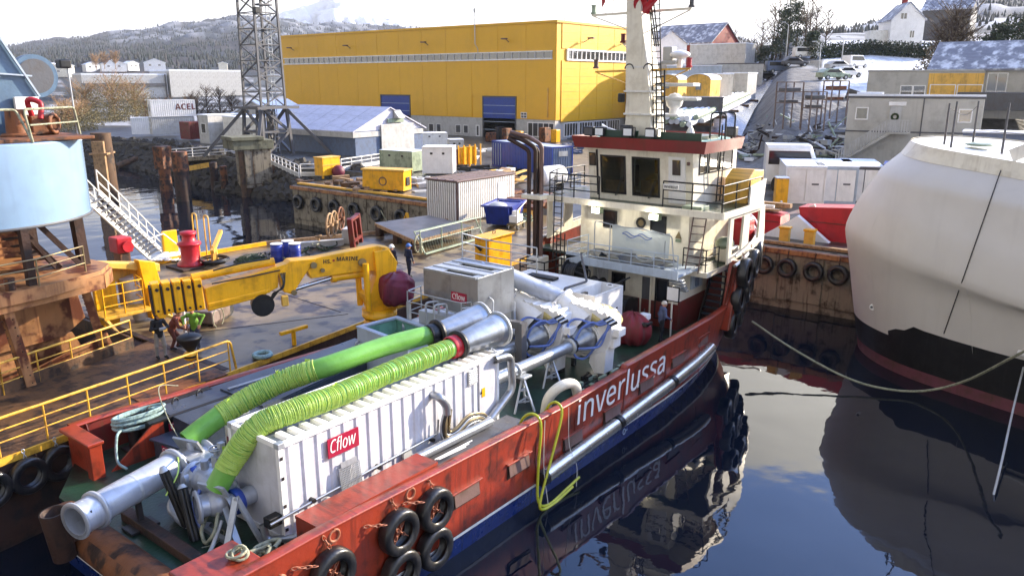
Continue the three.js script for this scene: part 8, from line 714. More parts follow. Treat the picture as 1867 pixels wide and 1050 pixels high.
{ const { p, ry, L } = fb(660, 347, 737, 351, 2.5, 1.5); const t = loc('yellow_container', 'yellow lidded container with round ring emblem on its side', 'container', p, ry); part(t, 'body', pr([[-L / 2, 0.1], [L / 2 - 0.1, 0.1], [L / 2 - 0.05, 1.7], [-L / 2 + 0.1, 1.7]], -0.75, 0.75, [], 0.04), MT.yellow); part(t, 'lid', rb(-L / 2 - 0.05, L / 2 + 0.05, 1.7, 1.86, -0.8, 0.8, 0.04), MT.yellowPale); part(t, 'emblem', tor(0.33, 0.05, 6, 20).translate(0, 0.85, 0.76), MT.stripeBrown); part(t, 'foot', [bc(0.3, 0.12, 1.3, -1.4, 0.05, 0), bc(0.3, 0.12, 1.3, 1.4, 0.05, 0)], MT.dark); part(t, 'side_hatch', rb(L / 2 - 0.05, L / 2 + 0.02, 0.5, 1.2, -0.3, 0.3, 0.02), MT.dark); }
{ const { p, ry, L } = fb(589, 326, 621, 322, 2.5, 1.2); const t = loc('yellow_box', 'tall yellow box on short legs beside white railing', 'box', p, ry); part(t, 'body', rb(-L / 2, L / 2, 0.25, 1.95, -0.6, 0.6, 0.05), MT.yellow); part(t, 'edge', [bc(L + 0.08, 0.08, 0.06, 0, 1.25, 0.61), bc(L + 0.1, 0.1, 1.3, 0, 1.95, 0)], MT.yellowPale); part(t, 'leg', [bc(0.15, 0.25, 0.15, -L / 2 + 0.15, 0.12, 0.4), bc(0.15, 0.25, 0.15, L / 2 - 0.15, 0.12, 0.4)], MT.yellow); const q = gp(617, 324); single('buoy', 'dark red ball buoy against the tall yellow box', 'buoy', sph(0.62, q.x, 3.1, q.z, 1, 1, 1, 20), MT.burg); }
for (const [x0, y0, x1, y1, lab] of [[548, 322, 588, 322, 'white railing left of tall yellow box'], [622, 312, 694, 300, 'white railing behind tall yellow box'], [495, 300, 545, 324, 'pale railing near the concrete pier end']]) { const A = gp(x0, y0), B = gp(x1, y1); const t = thing('quay_railing', lab, 'railing', [A.x, A.y, A.z]); part(t, 'railing', railing([A, B], 1.2, { r: 0.05, step: 2 }), MT.whiteClean); part(t, 'kick_plate', beam(A.clone().add(V(0, 0.25, 0)), B.clone().add(V(0, 0.25, 0)), 0.06, 0.4), MT.greyLight); }
for (const [x0, y0, x1, y1, dp, h, m, cat, lab] of [[697, 310, 741, 316, 2.4, 2.1, MT.greenRail, 'box', 'olive green steel box left of white box'], [768, 318, 818, 320, 2.3, 2.7, MT.whiteClean, 'box', 'white steel box with two vents on the quay'], [765, 268, 812, 268, 2.5, 1.9, MT.white, 'shelter', 'open white shelter in front of yellow hall'], [817, 285, 842, 285, 2, 2.0, MT.greyLight, 'box', 'small grey box right of white steel box']]) { const { p, ry, L } = fb(x0, y0, x1, y1, 2.5, dp); const t = loc('steel_box', lab, cat, p, ry + 0.25); part(t, 'body', rb(-L / 2, L / 2, 0.12, h, -dp / 2, dp / 2, 0.05), m); part(t, 'frame', [bc(0.1, h + 0.1, 0.1, -L / 2, h / 2, dp / 2), bc(0.1, h + 0.1, 0.1, L / 2, h / 2, dp / 2), bc(L, 0.1, 0.12, 0, h, dp / 2), bc(0.1, h + 0.1, 0.1, L / 2, h / 2, -dp / 2)], m); part(t, 'opening', [bc(0.25, 0.2, 0.04, -L * 0.2, h * 0.78, dp / 2 + 0.02), bc(0.25, 0.2, 0.04, L * 0.2, h * 0.78, dp / 2 + 0.02)], MT.dark); part(t, 'roof', rb(-L / 2 - 0.05, L / 2 + 0.05, h, h + 0.07, -dp / 2, dp / 2 + 0.05, 0.02), MT.snow); }
{ const { p, ry, L } = fb(842, 305, 882, 300, 2.5, 1.2); const t = loc('yellow_rack', 'yellow upright rack of posts near blue container', 'rack', p, ry); part(t, 'panel', bc(L * 0.7, 1.9, 0.4, -0.2, 1.1, 0), MT.yellow); for (let k = 0; k < 5; k++) part(t, 'post', bc(0.12, 2.3, 0.12, -L * 0.55 + k * L * 0.25, 1.15, 0.3), k > 3 ? MT.yellowPale : MT.yellow); part(t, 'dark_roll', cy([-L / 2 - 0.4, 0, 0], [-L / 2 - 0.3, 1.9, 0], 0.3), MT.redDark); }
{ const { p, ry, L } = fb(897, 302, 1006, 320, 2.5, 2.6); container('container', 'blue shipping container behind the exhaust pipes', 'container', p, ry, L, 2.6, 2.75, MT.blueBox, { roof: MT.paleBlue, end: MT.blueGrey, extra: (t) => { part(t, 'sign', rb(L / 2 + 0.01, L / 2 + 0.04, 1.8, 2.3, -0.6, 0.5, 0.01), MT.greyLight); const g = []; for (let k = 0; k < 4; k++) g.push(cy([-L / 2 + 0.35 + k * 0.5, 0.2, 1.34], [-L / 2 + 0.35 + k * 0.5, 2.5, 1.34], 0.04, 0.04, 6)); part(t, 'locking_bars', g, MT.paleBlue); } }); }  // ends greyer than the sides: shade on the end wall painted in
{ const t = loc('timber_pile', 'jumbled pile of planks and plywood on the quay', 'timber pile', gp(910, 335)); for (let k = 0; k < 34; k++) part(t, 'plank', bc(rr(1.5, 3.6), 0.07, rr(0.2, 0.9), rr(-2.6, 2.6), 0.1 + k * 0.028, rr(-1.8, 1.8), rr(-0.8, 0.8) + 0.6, rr(-0.12, 0.12), rr(-0.1, 0.1)), k % 3 ? MT.wood : MT.yellowPale); for (let k = 0; k < 3; k++) part(t, 'crate', rb(1.2 + k * 0.9, 1.9 + k * 0.9, 0, rr(0.8, 1.3), -1.9, -1.0, 0.03), MT.whiteClean); }
{ const t = loc('white_tank', 'white horizontal cylinder tank on a cradle behind the port ladder', 'tank', gp(1003, 345), -0.7); part(t, 'shell', lat([[0, -1.5], [0.55, -1.46], [0.8, -1.3], [0.86, -1.1], [0.86, 1.1], [0.8, 1.3], [0.55, 1.46], [0, 1.5]], 26).rotateZ(Math.PI / 2).rotateY(0.5).translate(0, 1.15, 0), MT.whiteClean); part(t, 'cradle', [rb(-1, -0.8, 0, 0.6, -0.8, 0.8, 0.02), rb(0.8, 1, 0, 0.6, -0.8, 0.8, 0.02)], MT.dark); part(t, 'fittings', [bc(0.5, 0.9, 0.5, 1.9, 0.6, 0.5), bc(0.3, 1.3, 0.3, 2.5, 0.7, 0.2), cy([1.5, 0.3, 1.2], [2.8, 0.3, 1.4], 0.12)], MT.galv); }
{ const t = local('blue_skip', 'blue waste skip with a yellow sheet on its side', 'skip', [33.6, 1.6, -17.0], 0.35); part(t, 'body', prx([[-0.8, 0.2], [0.8, 0.2], [1.1, 1.5], [1.0, 1.5], [0.95, 1.42], [-0.95, 1.42], [-1.0, 1.5], [-1.1, 1.5]], -1.3, 1.3), MT.blueSkip); part(t, 'body_end', [pr([[-1.35, 0.2], [1.35, 0.2], [1.75, 1.5], [1.3, 1.5], [1.3, 0.3], [-1.3, 0.3], [-1.3, 1.5], [-1.75, 1.5]], -0.85, 0.85)], MT.blueSkip); part(t, 'rim', [bc(3.4, 0.12, 0.12, 0, 1.5, 1.1), bc(3.4, 0.12, 0.12, 0, 1.5, -1.1), bc(0.12, 0.12, 2.1, 1.7, 1.5, 0), bc(0.12, 0.12, 2.1, -1.7, 1.5, 0)], MT.blueSkip); part(t, 'white_rod', cy([-1.5, 1.0, 1.25], [1.6, 1.5, 1.15], 0.04), MT.white); part(t, 'yellow_sheet', bc(0.6, 0.5, 0.03, 0.2, 0.95, 1.02, 0, 0, 0.22), MT.yellow); part(t, 'pale_heap', sph(0.8, -0.8, 1.3, -0.2, 1, 0.5, 0.9), MT.greyLight); }
{ const t = local('trolley', 'small trolley with a white machine beside the blue skip', 'trolley', [32.9, 1.6, -15.4], 0.3); part(t, 'deck', rb(-0.8, 0.8, 0.3, 0.4, -0.4, 0.4, 0.03), MT.brass); part(t, 'machine', [rb(-0.6, 0.6, 0.45, 0.95, -0.3, 0.3, 0.05), bc(0.1, 0.9, 0.1, -0.6, 0.9, 0.3), bc(0.5, 0.25, 0.3, -0.1, 1.1, 0)], MT.whiteClean); for (const x of [-0.6, 0.6]) for (const z of [-0.35, 0.35]) part(t, 'wheel', cy([x, 0.16, z - 0.05], [x, 0.16, z + 0.05], 0.16, 0.16, 12), MT.rubber); }
{ const t = loc('snow_patch', 'pile of green netting and a yellow box near the exhaust', 'netting', gp(948, 402, 1.6)); part(t, 'net', (() => { const g = new THREE.IcosahedronGeometry(1.1, 3), p = g.attributes.position; for (let i = 0; i < p.count; i++) { const n = 0.8 + 0.35 * rnd(); p.setXYZ(i, p.getX(i) * n, Math.max(-0.1, p.getY(i) * n * 0.5), p.getZ(i) * n * 0.8); } g.computeVertexNormals(); return g; })(), MT.greenRail); part(t, 'yellow_box', rb(0.9, 1.5, 0, 0.9, -0.4, 0.3, 0.05), MT.yellow); t.name = numbered('net_pile'); }
// piles in the water and the old concrete pier at the far side
function pile(label, p, w, y1, m, extra) { const t = local('mooring_pile', label, 'pile', [p.x, -1, p.z], rnd()); part(t, 'pile', cy([0, -1.5, 0], [0, y1 + 1, 0], w * 0.55, w * 0.5, 14), m); if (extra) extra(t); return t; }
{ const a = gp(198, 366, -1); pile('thick dark timber pile rising beside the blue drum', a, 2.0, 6.2, MT.woodDark, (t) => part(t, 'rubbing_board', [rb(-1.4, -0.9, 0.5, 6.4, -0.6, 0.6, 0.05), rb(-1.5, 1.1, 5.0, 5.2, -0.9, 0.9, 0.03)], MT.wood)); const b = gp(303, 348, -1); pile('rusty capped steel pile, left of the pair in the water', b, 1.3, 4.0, MT.rust, (t) => part(t, 'cap_sleeve', rb(-0.8, 0.8, 2.6, 5.2, -0.7, 0.7, 0.1), MT.rust)); const c = gp(335, 366, -1); pile('rusty steel pile, right of the pair in the water', c, 1.5, 4.2, MT.rustDark, (t) => part(t, 'cap_sleeve', cy([0, 3.2, 0], [0, 5.25, 0], 0.86, 0.8, 14), MT.rust)); const d = gp(410, 350, -1); pile('thin rusty pile under the yellow beam', d, 0.8, 2.0, MT.rust); pile('dark pile under the concrete pier edge', gp(392, 345, -1), 0.9, 2.2, MT.rustDark); }
{ const { p, ry, L } = fb(452, 360, 500, 356, -1, 3.5); const t = loc('concrete_pier', 'stained concrete mooring pier with green weathered timber top', 'pier', V(p.x, -1, p.z), ry); part(t, 'block', rb(-L / 2, L / 2, 1.0, 5.2, -1.7, 1.7, 0.06), MT.concrete); part(t, 'post', [rb(-L / 2 - 0.5, -L / 2, -1, 5, 1, 1.5, 0.04), rb(L / 2, L / 2 + 0.4, -1, 4, 1, 1.5, 0.04), rb(-L / 2, L / 2, -2, 1.0, -1.4, 1.2, 0.05)], MT.woodDark); part(t, 'timber_top', [rb(-L / 2 - 1.2, L / 2 + 0.3, 5.2, 6.2, -2, 1.9, 0.05), rb(-L / 2 - 1.4, L / 2 - 0.8, 6.2, 6.6, -1.8, 2.1, 0.05)], MT.oldTimber); part(t, 'joint', [bc(0.08, 4, 0.05, -0.6, 3.0, 1.71), bc(L, 0.08, 0.05, 0, 1.4, 1.71)], MT.woodDark); }
{ const A = gp(300, 292, 1.5), B = gp(445, 282, 2.6); const t = thing('jetty', 'low pale jetty with railing and yellow beam between the piles', 'jetty', [A.x, 0, A.z]); part(t, 'deck', beam(A, B, 3, 0.5), MT.concrete); part(t, 'railing', railing([A.clone().add(V(-1, 0.3, 1)), B.clone().add(V(-1, 0.3, 1))], 1.1, { r: 0.05, step: 2.5 }), MT.whiteClean); const C = gp(338, 308, 1.0), D = gp(382, 300, 1.6); part(t, 'yellow_beam', beam(C, D, 0.5, 0.6), MT.yellowPale); part(t, 'ladder', (() => { const q = gp(305, 300, 0.6); const L = ladder([q.x, 0, q.z], [q.x, 3, q.z], 1, [0.6, 0, 0.8], 6, 0.06); return [...L.stiles, ...L.rungs]; })(), MT.whiteClean); part(t, 'steel_beam', beam(gp(395, 300, 1.4), gp(440, 310, 1.2), 0.5, 0.6), MT.greyDark); part(t, 'steel_beam', beam(gp(520, 300, 1.6), gp(600, 285, 2.2), 0.4, 0.5), MT.greyDark); const q = gp(370, 250, 2.6); part(t, 'white_post', [rb(q.x - 0.6, q.x + 0.6, 2, 3.8, q.z - 0.6, q.z + 0.6, 0.05)], MT.whiteClean); }
single('boom_pipe', 'long dark pipe sloping from the bank to the water', 'pipe', cy(gp(212, 303, -0.6), gp(318, 262, 2.2), 0.45, 0.4, 14), MT.woodDark);
// scrap and steel on the right hand quay
{ const t = thing('scrap_heap', 'heap of steel scrap and snow dusted offcuts right of wheelhouse', 'scrap heap', [gp(1420, 285).x, 2.5, gp(1420, 285).z]); const ms = [MT.greyLight, MT.greyDark, MT.snow, MT.rustDark, MT.galv, MT.greenRail, MT.dark]; for (let k = 0; k < 330; k++) { const x = mix(1345, 1535, rnd()), y = mix(212, 294, Math.sqrt(rnd())); let d = 62; while (d < 118 && far(x, y, d).y > ground(x, d) + 0.3) d += 1.5; if (x > 1388 && x < 1497 && y > 262) continue; const p = far(x, y, d); p.y += rr(-0.3, 0.5); const l = rr(0.6, 3.2); part(t, 'offcut', k % 3 === 0 ? new THREE.BoxGeometry(l * 0.5, rr(0.1, 0.6), rr(0.3, 0.9)).rotateY(rnd() * 6).rotateZ(rr(-0.3, 0.3)).translate(p.x, p.y, p.z) : beam(p, p.clone().add(V(rr(-1, 1), rr(-0.3, 0.5), rr(-1, 1)).normalize().multiplyScalar(l)), rr(0.06, 0.2)), ms[k % 7]); } }
for (const [x, y, d, w, h, lab] of [[1440, 212, 82, 1.9, 3.4, 'open grey steel rack, left of the three'], [1487, 216, 80, 1.6, 2.6, 'open steel rack, middle of the three'], [1524, 205, 84, 1.8, 3.2, 'open steel rack in the sun glare, right of the three']]) { const p = world(d, d * ((x - 933.5) / 1423) / 1.03); p.y = far(x, y, d).y; const t = loc('steel_rack', lab, 'rack', p, face(p, 0.5)); const sq = (y2) => [[-w / 2, y2, -w / 2], [w / 2, y2, -w / 2], [w / 2, y2, w / 2], [-w / 2, y2, w / 2]]; for (const q of sq(0)) part(t, 'upright', bc(0.11, h + 1.2, 0.11, q[0], h / 2 - 0.6, q[2]), MT.crateGrey); for (const f of [0.4, 0.72, 1]) part(t, 'shelf_frame', [0, 1, 2, 3].map((k) => beam(sq(h * f)[k], sq(h * f)[(k + 1) % 4], 0.09)), MT.crateGrey); part(t, 'load', [rb(-w / 2 + 0.1, w / 2 - 0.1, h * 0.72 + 0.06, h * 0.72 + 0.4, -0.7, 0.7, 0.05), rb(-w / 2 + 0.2, w / 2 - 0.3, h * 0.4 + 0.06, h * 0.4 + 0.3, -0.7, 0.7, 0.05)], x > 1500 ? MT.rust : MT.greyDark); }
{ const A = gp(1515, 292), B = world(92, 92 * ((1565 - 933.5) / 1423) / 1.03); B.y = gy(B); const t = thing('steel_wall', 'dark leaning steel wall running up beside grey cabins', 'wall', [A.x, 2.5, A.z]); const n = 9; for (let k = 0; k < n; k++) { const p = A.clone().lerp(B, k / n), q = A.clone().lerp(B, (k + 0.96) / n); part(t, 'wall_panel', beam(p.add(V(0, 0.9, 0)), q.add(V(0, 0.9, 0)), 0.25, 2.2), MT.greyDark); } }
{ const t = thing('red_skips', 'red tapered steel bins with a snowy white plate on right quay', 'bins', [36.5, 2.5, 2]); t.name = numbered('red_bins'); part(t, 'bin', [prx([[-2.4, 2.5], [1.6, 2.5], [1.6, 3.7], [-2.6, 4.1]], 36.6, 38.2)], MT.redBright); part(t, 'bin', [prx([[3.0, 2.5], [6.2, 2.5], [6.6, 4.6], [2.5, 4.3]], 36.9, 38.6)], MT.redBright); part(t, 'white_plate', [prx([[0.7, 2.5], [4.6, 2.5], [2.7, 3.9], [2.3, 3.6]], 36.2, 36.6)], MT.snow); part(t, 'plank', [bc(0.6, 0.12, 3.6, 37.6, 4.0, -0.6, 0, 0, 0.06), bc(0.5, 0.1, 3, 37.0, 3.95, -0.2, 0.15), bc(0.4, 0.25, 2.6, 38, 4.15, 0.4)], MT.wood); part(t, 'white_profile', [bc(0.15, 0.15, 3.8, 36.8, 4.2, -0.8), prx([[1.5, 3.7], [3.3, 4.5], [3.5, 4.1]], 37.2, 37.3)], MT.whiteClean); part(t, 'bin_ridge', [bx(36.56, 36.6, 3.3, 3.36, -2.4, 1.5), bx(36.86, 36.9, 3.5, 3.56, 3, 6.2)], MT.redDark); }
{ const t = thing('bollard', 'small yellow bollard post on right quay edge', 'bollard', [35, 2.5, 2.5]); part(t, 'post', rb(34.8, 35.2, 2.5, 3.35, 2.2, 2.75, 0.05), MT.yellowPale); part(t, 'cap', rb(34.75, 35.25, 3.3, 3.42, 2.15, 2.8, 0.03), MT.yellow); copyOf(t, [35, 2.5, 3.9], 'second yellow bollard post beside the white plate'); }
{ const t = thing('quay_clutter', 'pallets, boards and small parts strewn on the quay before the hall', 'clutter', [50, 2.5, -35]); const ms = [MT.wood, MT.greyLight, MT.dark, MT.woodDark, MT.whiteClean, MT.rust, MT.blueGrey]; const area = [[620, 770, 322, 352], [690, 830, 325, 350], [830, 960, 305, 325], [545, 700, 330, 352], [760, 1000, 270, 292], [930, 1000, 350, 380], [1030, 1060, 250, 280]]; for (let k = 0; k < 180; k++) { const a = area[k % 7], p = gp(rr(a[0], a[1]), rr(a[2], a[3])); if (p.x < 34.5) continue; part(t, 'board', bc(rr(0.3, 2.2), rr(0.06, 0.5), rr(0.2, 0.8), p.x, 2.55 + rnd() * 0.2, p.z, rnd() * 3.1, rr(-0.1, 0.1)), ms[k % 7]); } }
{ const t = thing('parked_machines', 'row of dark machines and drums below hall corner windows', 'machines', [88, 2.5, -56]); for (let k = 0; k < 12; k++) { const x = 86 + rr(-3, 3), z = -62 + k * 0.9; part(t, 'machine', rb(x, x + rr(0.8, 1.8), 2.5, rr(3.2, 4.8), z, z + rr(0.6, 1.2), 0.12), [MT.dark, MT.rust, MT.greyLight, MT.yellow][k % 4]); } }
// ---------------------------------------------------------------- white ship at the right: bow towards the workboat
{
  const t = thing('white_ship', 'large white ship with rounded knuckled bow at the right edge', 'ship', [30, -1, 14]); const AX = V(-0.34, 0, 0.94), LT = V(-0.94, 0, -0.34), R0 = V(32.7, 0, 7.85); const at2 = (s, l, y) => R0.clone().addScaledVector(AX, s).addScaledVector(LT, l).setY(y);
  // outline at a height: nose position, half breadth, nose length
  const LV = [[-3, 1.2, 4.9, 6], [-1, 0.6, 5.0, 6], [1.2, 0.1, 5.1, 6], [3.2, -0.3, 5.35, 6.2], [4.5, -0.55, 5.75, 6.4], [5.0, -0.5, 5.72, 6.3], [6.2, 0.05, 5.5, 5.7], [7.6, 0.9, 4.85, 4.5], [8.4, 1.7, 4.0, 3.5], [8.95, 2.0, 3.8, 3.3]];
  const par = (y) => { for (let i = 1; i < LV.length; i++) if (y <= LV[i][0]) { const f = (y - LV[i - 1][0]) / (LV[i][0] - LV[i - 1][0]); return [1, 2, 3].map((k) => mix(LV[i - 1][k], LV[i][k], f)); } return LV[LV.length - 1].slice(1); };
  const sheer = (s, y) => y > 3 ? y - Math.min(1, (y - 3) / 1.5) * 0.16 * Math.max(0, s - 2) * (y > 7 ? 0.55 : 1) : y;
  const pt = (u, y, off = 0) => { const [s0, B, Ln] = par(y); const a = Math.abs(u), sg = Math.sign(u) || 1; let s, l; if (a <= 1) { const th = a * Math.PI / 2; s = s0 + Ln * (1 - Math.cos(th)); l = B * Math.pow(Math.sin(th), 0.9); } else { s = s0 + Ln + (a - 1) * 30; l = B; } return at2(s - off * Math.max(0, 1 - a), sg * (l + off), sheer(s, y)); };
  const us = []; for (let i = -26; i <= 26; i++) us.push(i / 26); us.unshift(-1.2, -1.6); us.push(1.1, 1.2, 1.35, 1.6, 2);
  const sheet = (ys, off) => gridGeo(ys.map((y) => us.map((u) => pt(u, y, off))));
  part(t, 'hull', sheet([0.6, 1.2, 2, 2.8, 3.6, 4.2, 4.6, 4.9, 5.2, 5.6, 6.0, 6.4, 6.9, 7.3, 7.6, 8.0, 8.35]), MT.hullWhite); scene.updateMatrixWorld(true); const hull = t.children[t.children.length - 1]; const hit = (x, y, off = 0) => { t.updateMatrixWorld(true); const dir = far(x, y, 30).sub(CAM).normalize(), rc = new THREE.Raycaster(CAM, dir); hull.material.side = THREE.DoubleSide; const h = rc.intersectObjects(t.children, true)[0]; const p = h ? h.point : far(x, y, 29); return p.addScaledVector(dir, -off); };
  for (const u of [0.32, 0.7, 1.06, 1.25]) part(t, 'plate_seam', sweep([0.7, 1.5, 2.5, 3.5, 4.3, 4.75, 5.3, 6, 7, 8].map((y) => pt(u, y, 0.001)), 0.006, 4), MT.hullWhite); for (let k = 0; k < 6; k++) part(t, 'draft_mark', rb(-0.05, 0.05, 0, 0.13, -0.06, 0.06, 0.01).translate(...pt(0.2, 0.75 + k * 0.3, 0.0).toArray()), MT.greyDark); part(t, 'deck_band', sheet([8.35, 8.6, 8.95], 0.02), MT.cream);
  part(t, 'boot_top', sheet([-0.5, 0.1, 0.6], 0.004), MT.black); part(t, 'red_bottom', sheet([-3, -1, -0.5]), mat('#74404a', { amt: 0.3 }));
  part(t, 'black_paint', (() => { const rows = []; for (let j = 0; j <= 3; j++) { const r = []; for (let i = 0; i <= 24; i++) { const u = mix(0.78, 2, i / 24), yt = 1.25 + 0.25 * fbm(i * 0.5, 1, 99, 99, 3, 3) - (i < 3 ? 0.55 - i * 0.18 : 0) - 0.02 * i; r.push(pt(u, mix(0.4, Math.max(0.5, yt), j / 3), 0.012)); } rows.push(r); } return gridGeo(rows); })(), MT.black);
  const dk = us.map((u) => pt(u, 8.95)); const pos = []; for (let i = 0; i < dk.length - 1; i++) { const c = dk[0].clone().add(dk[dk.length - 1]).multiplyScalar(0.5); pos.push(...c.toArray(), ...dk[i].toArray(), ...dk[i + 1].toArray()); } const g = new THREE.BufferGeometry(); g.setAttribute('position', new THREE.Float32BufferAttribute(pos, 3)); g.computeVertexNormals(); part(t, 'deck', g.translate(0, -0.06, 0), MT.whiteClean);
  const P = (s, l, y) => at2(s, l, y); for (const [s, l, h] of [[3.7, 1.6, 1.9], [4.4, 2.3, 2.0], [4.4, 0.6, 2.0], [6.8, 2.9, 2.0]]) part(t, 'deck_post', cy(P(s, l, 8.6), P(s, l, 8.6 + h), 0.05, 0.04, 8), MT.greyDark); for (const g of [tb([P(3.7, 1.6, 10.3), P(4.1, 1.0, 10.0), P(4.4, 0.6, 10.4)], 0.012, 5), tb([P(4.4, 2.3, 9.3), P(6.8, 2.9, 9.4)], 0.012, 5), tb([P(4.4, 0.6, 9.4), P(6.8, 1, 9.3), P(9, 1.3, 9.4)], 0.012, 5)]) part(t, 'deck_wire', g, MT.greyDark);
  part(t, 'hatch', [sph(0.6, ...P(5.0, 1.1, 8.8).toArray(), 1, 0.15, 1, 16)], MT.greenRail); part(t, 'raised_bulwark', [beam(P(8.3, 3.35, 8.75), P(24, 3.4, 7.5), 0.12, 1.0), beam(P(7.4, 3.35, 8.6), P(8.4, 3.35, 9.1), 0.12, 0.5), beam(P(7, -2, 9.4), P(20, -2.2, 9.0), 0.4, 1.3)], MT.white); part(t, 'deckhouse_edge', [beam(P(8.3, 3.3, 9.3), P(24, 3.35, 8.1), 0.3, 0.08)], MT.whiteClean); for (let k = 0; k < 3; k++) part(t, 'deck_fitting', cy(P(9 + k * 0.35, 2.1 - k * 0.5, 8.5), P(9 + k * 0.35, 2.1 - k * 0.5, 9.6), 0.1, 0.1, 8), k ? MT.brass : MT.rust);
  part(t, 'fairlead', [sph(0.12, ...P(8.9, 3.6, 8.2).toArray())], MT.chrome); part(t, 'thruster_mark', [cy(hit(1592, 560), hit(1592, 560, 0.05), 0.14, 0.14, 14)], MT.whiteClean); part(t, 'hull_eye', cy(hit(1590, 560, 0.04), hit(1590, 560, 0.07), 0.06, 0.06, 12), MT.greyDark);
  part(t, 'fender_rail', [sweep([1.12, 1.2, 1.35, 1.6, 2].map((u) => pt(u, 1.5, 0.1)), 0.12, 8)], MT.white);
  const line = [P(8.9, 3.7, 8.1), pt(1.03, 5.0, 0.5), pt(1.02, 3, 0.45), pt(0.99, 1.35, 0.2)]; single('mooring_line', 'dark rope running down the white ship side', 'rope', tb(Array.from({ length: 14 }, (_, k) => hit(mix(1834, 1722, k / 13), mix(288, 608, k / 13), 0.04)), 0.02, 6, 40), MT.dark);
}
single('mooring_line', 'slack mooring rope between workboat bow and white ship', 'rope', tb([gp(1372, 586, 0.8), gp(1440, 632, 0.1), gp(1530, 682, -0.5), gp(1600, 706, -0.75), gp(1680, 713, -0.7), gp(1760, 695, 0.1), gp(1850, 650, 2.0), gp(1890, 630, 2.7)], 0.05, 8, 80), MT.rope);
single('mooring_line', 'taut pale rope dropping into the water at right edge', 'rope', tb([gp(1875, 640, 1.2), gp(1850, 740, 0.4), gp(1828, 840, -0.3), gp(1812, 905, -1.05)], 0.035, 6, 20), MT.greyLight);
// ---------------------------------------------------------------- people
// a body grown round a posed skeleton: joints with radii, blended, coloured by the garment of the nearest bone
function fieldMesh(bones, cell, k, colorOf) {
  const lo = V(1e9, 1e9, 1e9), hi = V(-1e9, -1e9, -1e9); for (const b of bones) for (const [p, r] of [[b.a, b.ra], [b.b, b.rb]]) { lo.min(p.clone().subScalar(r + 0.05)); hi.max(p.clone().addScalar(r + 0.05)); }
  const size = Math.max(hi.x - lo.x, hi.y - lo.y, hi.z - lo.z), N = Math.min(130, Math.ceil(size / cell) + 4), mc = new MarchingCubes(N, MT.white, false, false, 160000); const c = lo.clone().add(hi).multiplyScalar(0.5), S = size * 1.06, q = V(0, 0, 0), d = V(0, 0, 0);
  const sd = (p, b) => { d.copy(b.b).sub(b.a); const l2 = d.lengthSq(), t = Math.max(0, Math.min(1, q.copy(p).sub(b.a).dot(d) / (l2 || 1))); return q.copy(b.a).addScaledVector(d, t).distanceTo(p) - mix(b.ra, b.rb, t); };
  const p = V(0, 0, 0), h = N / 2; for (let z = 0; z < N; z++) for (let y = 0; y < N; y++) for (let x = 0; x < N; x++) { p.set(c.x + (x - h) / h * S / 2, c.y + (y - h) / h * S / 2, c.z + (z - h) / h * S / 2); let m = 1e9; for (const b of bones) { const v = sd(p, b); const e = Math.max(0, k - Math.abs(m - v)) / k; m = Math.min(m, v) - e * e * k * 0.25; } mc.field[z * N * N + y * N + x] = -m; }
  mc.isolation = 0; mc.update(); const n = mc.count, P = new Float32Array(n * 3), C = new Float32Array(n * 3), col = new THREE.Color(); for (let i = 0; i < n; i++) { P[i * 3] = p.x = c.x + mc.positionArray[i * 3] * S / 2; P[i * 3 + 1] = p.y = c.y + mc.positionArray[i * 3 + 1] * S / 2; P[i * 3 + 2] = p.z = c.z + mc.positionArray[i * 3 + 2] * S / 2; let bi = bones[0], bm = 1e9; for (const b of bones) { const v = sd(p, b); if (v < bm) { bm = v; bi = b; } } col.set(bi.c); C.set([col.r, col.g, col.b], i * 3); }
  const g = new THREE.BufferGeometry(); g.setAttribute('position', new THREE.BufferAttribute(P, 3)); g.setAttribute('normal', new THREE.BufferAttribute(mc.normalArray.slice(0, n * 3), 3)); g.setAttribute('color', new THREE.BufferAttribute(C, 3)); g.computeVertexNormals(); return g;
}
const B = (a, b, ra, rb2, c) => ({ a: vv(a), b: vv(b), ra, rb: rb2, c });
const cloth = new THREE.MeshStandardMaterial({ vertexColors: true, roughness: 0.8 });
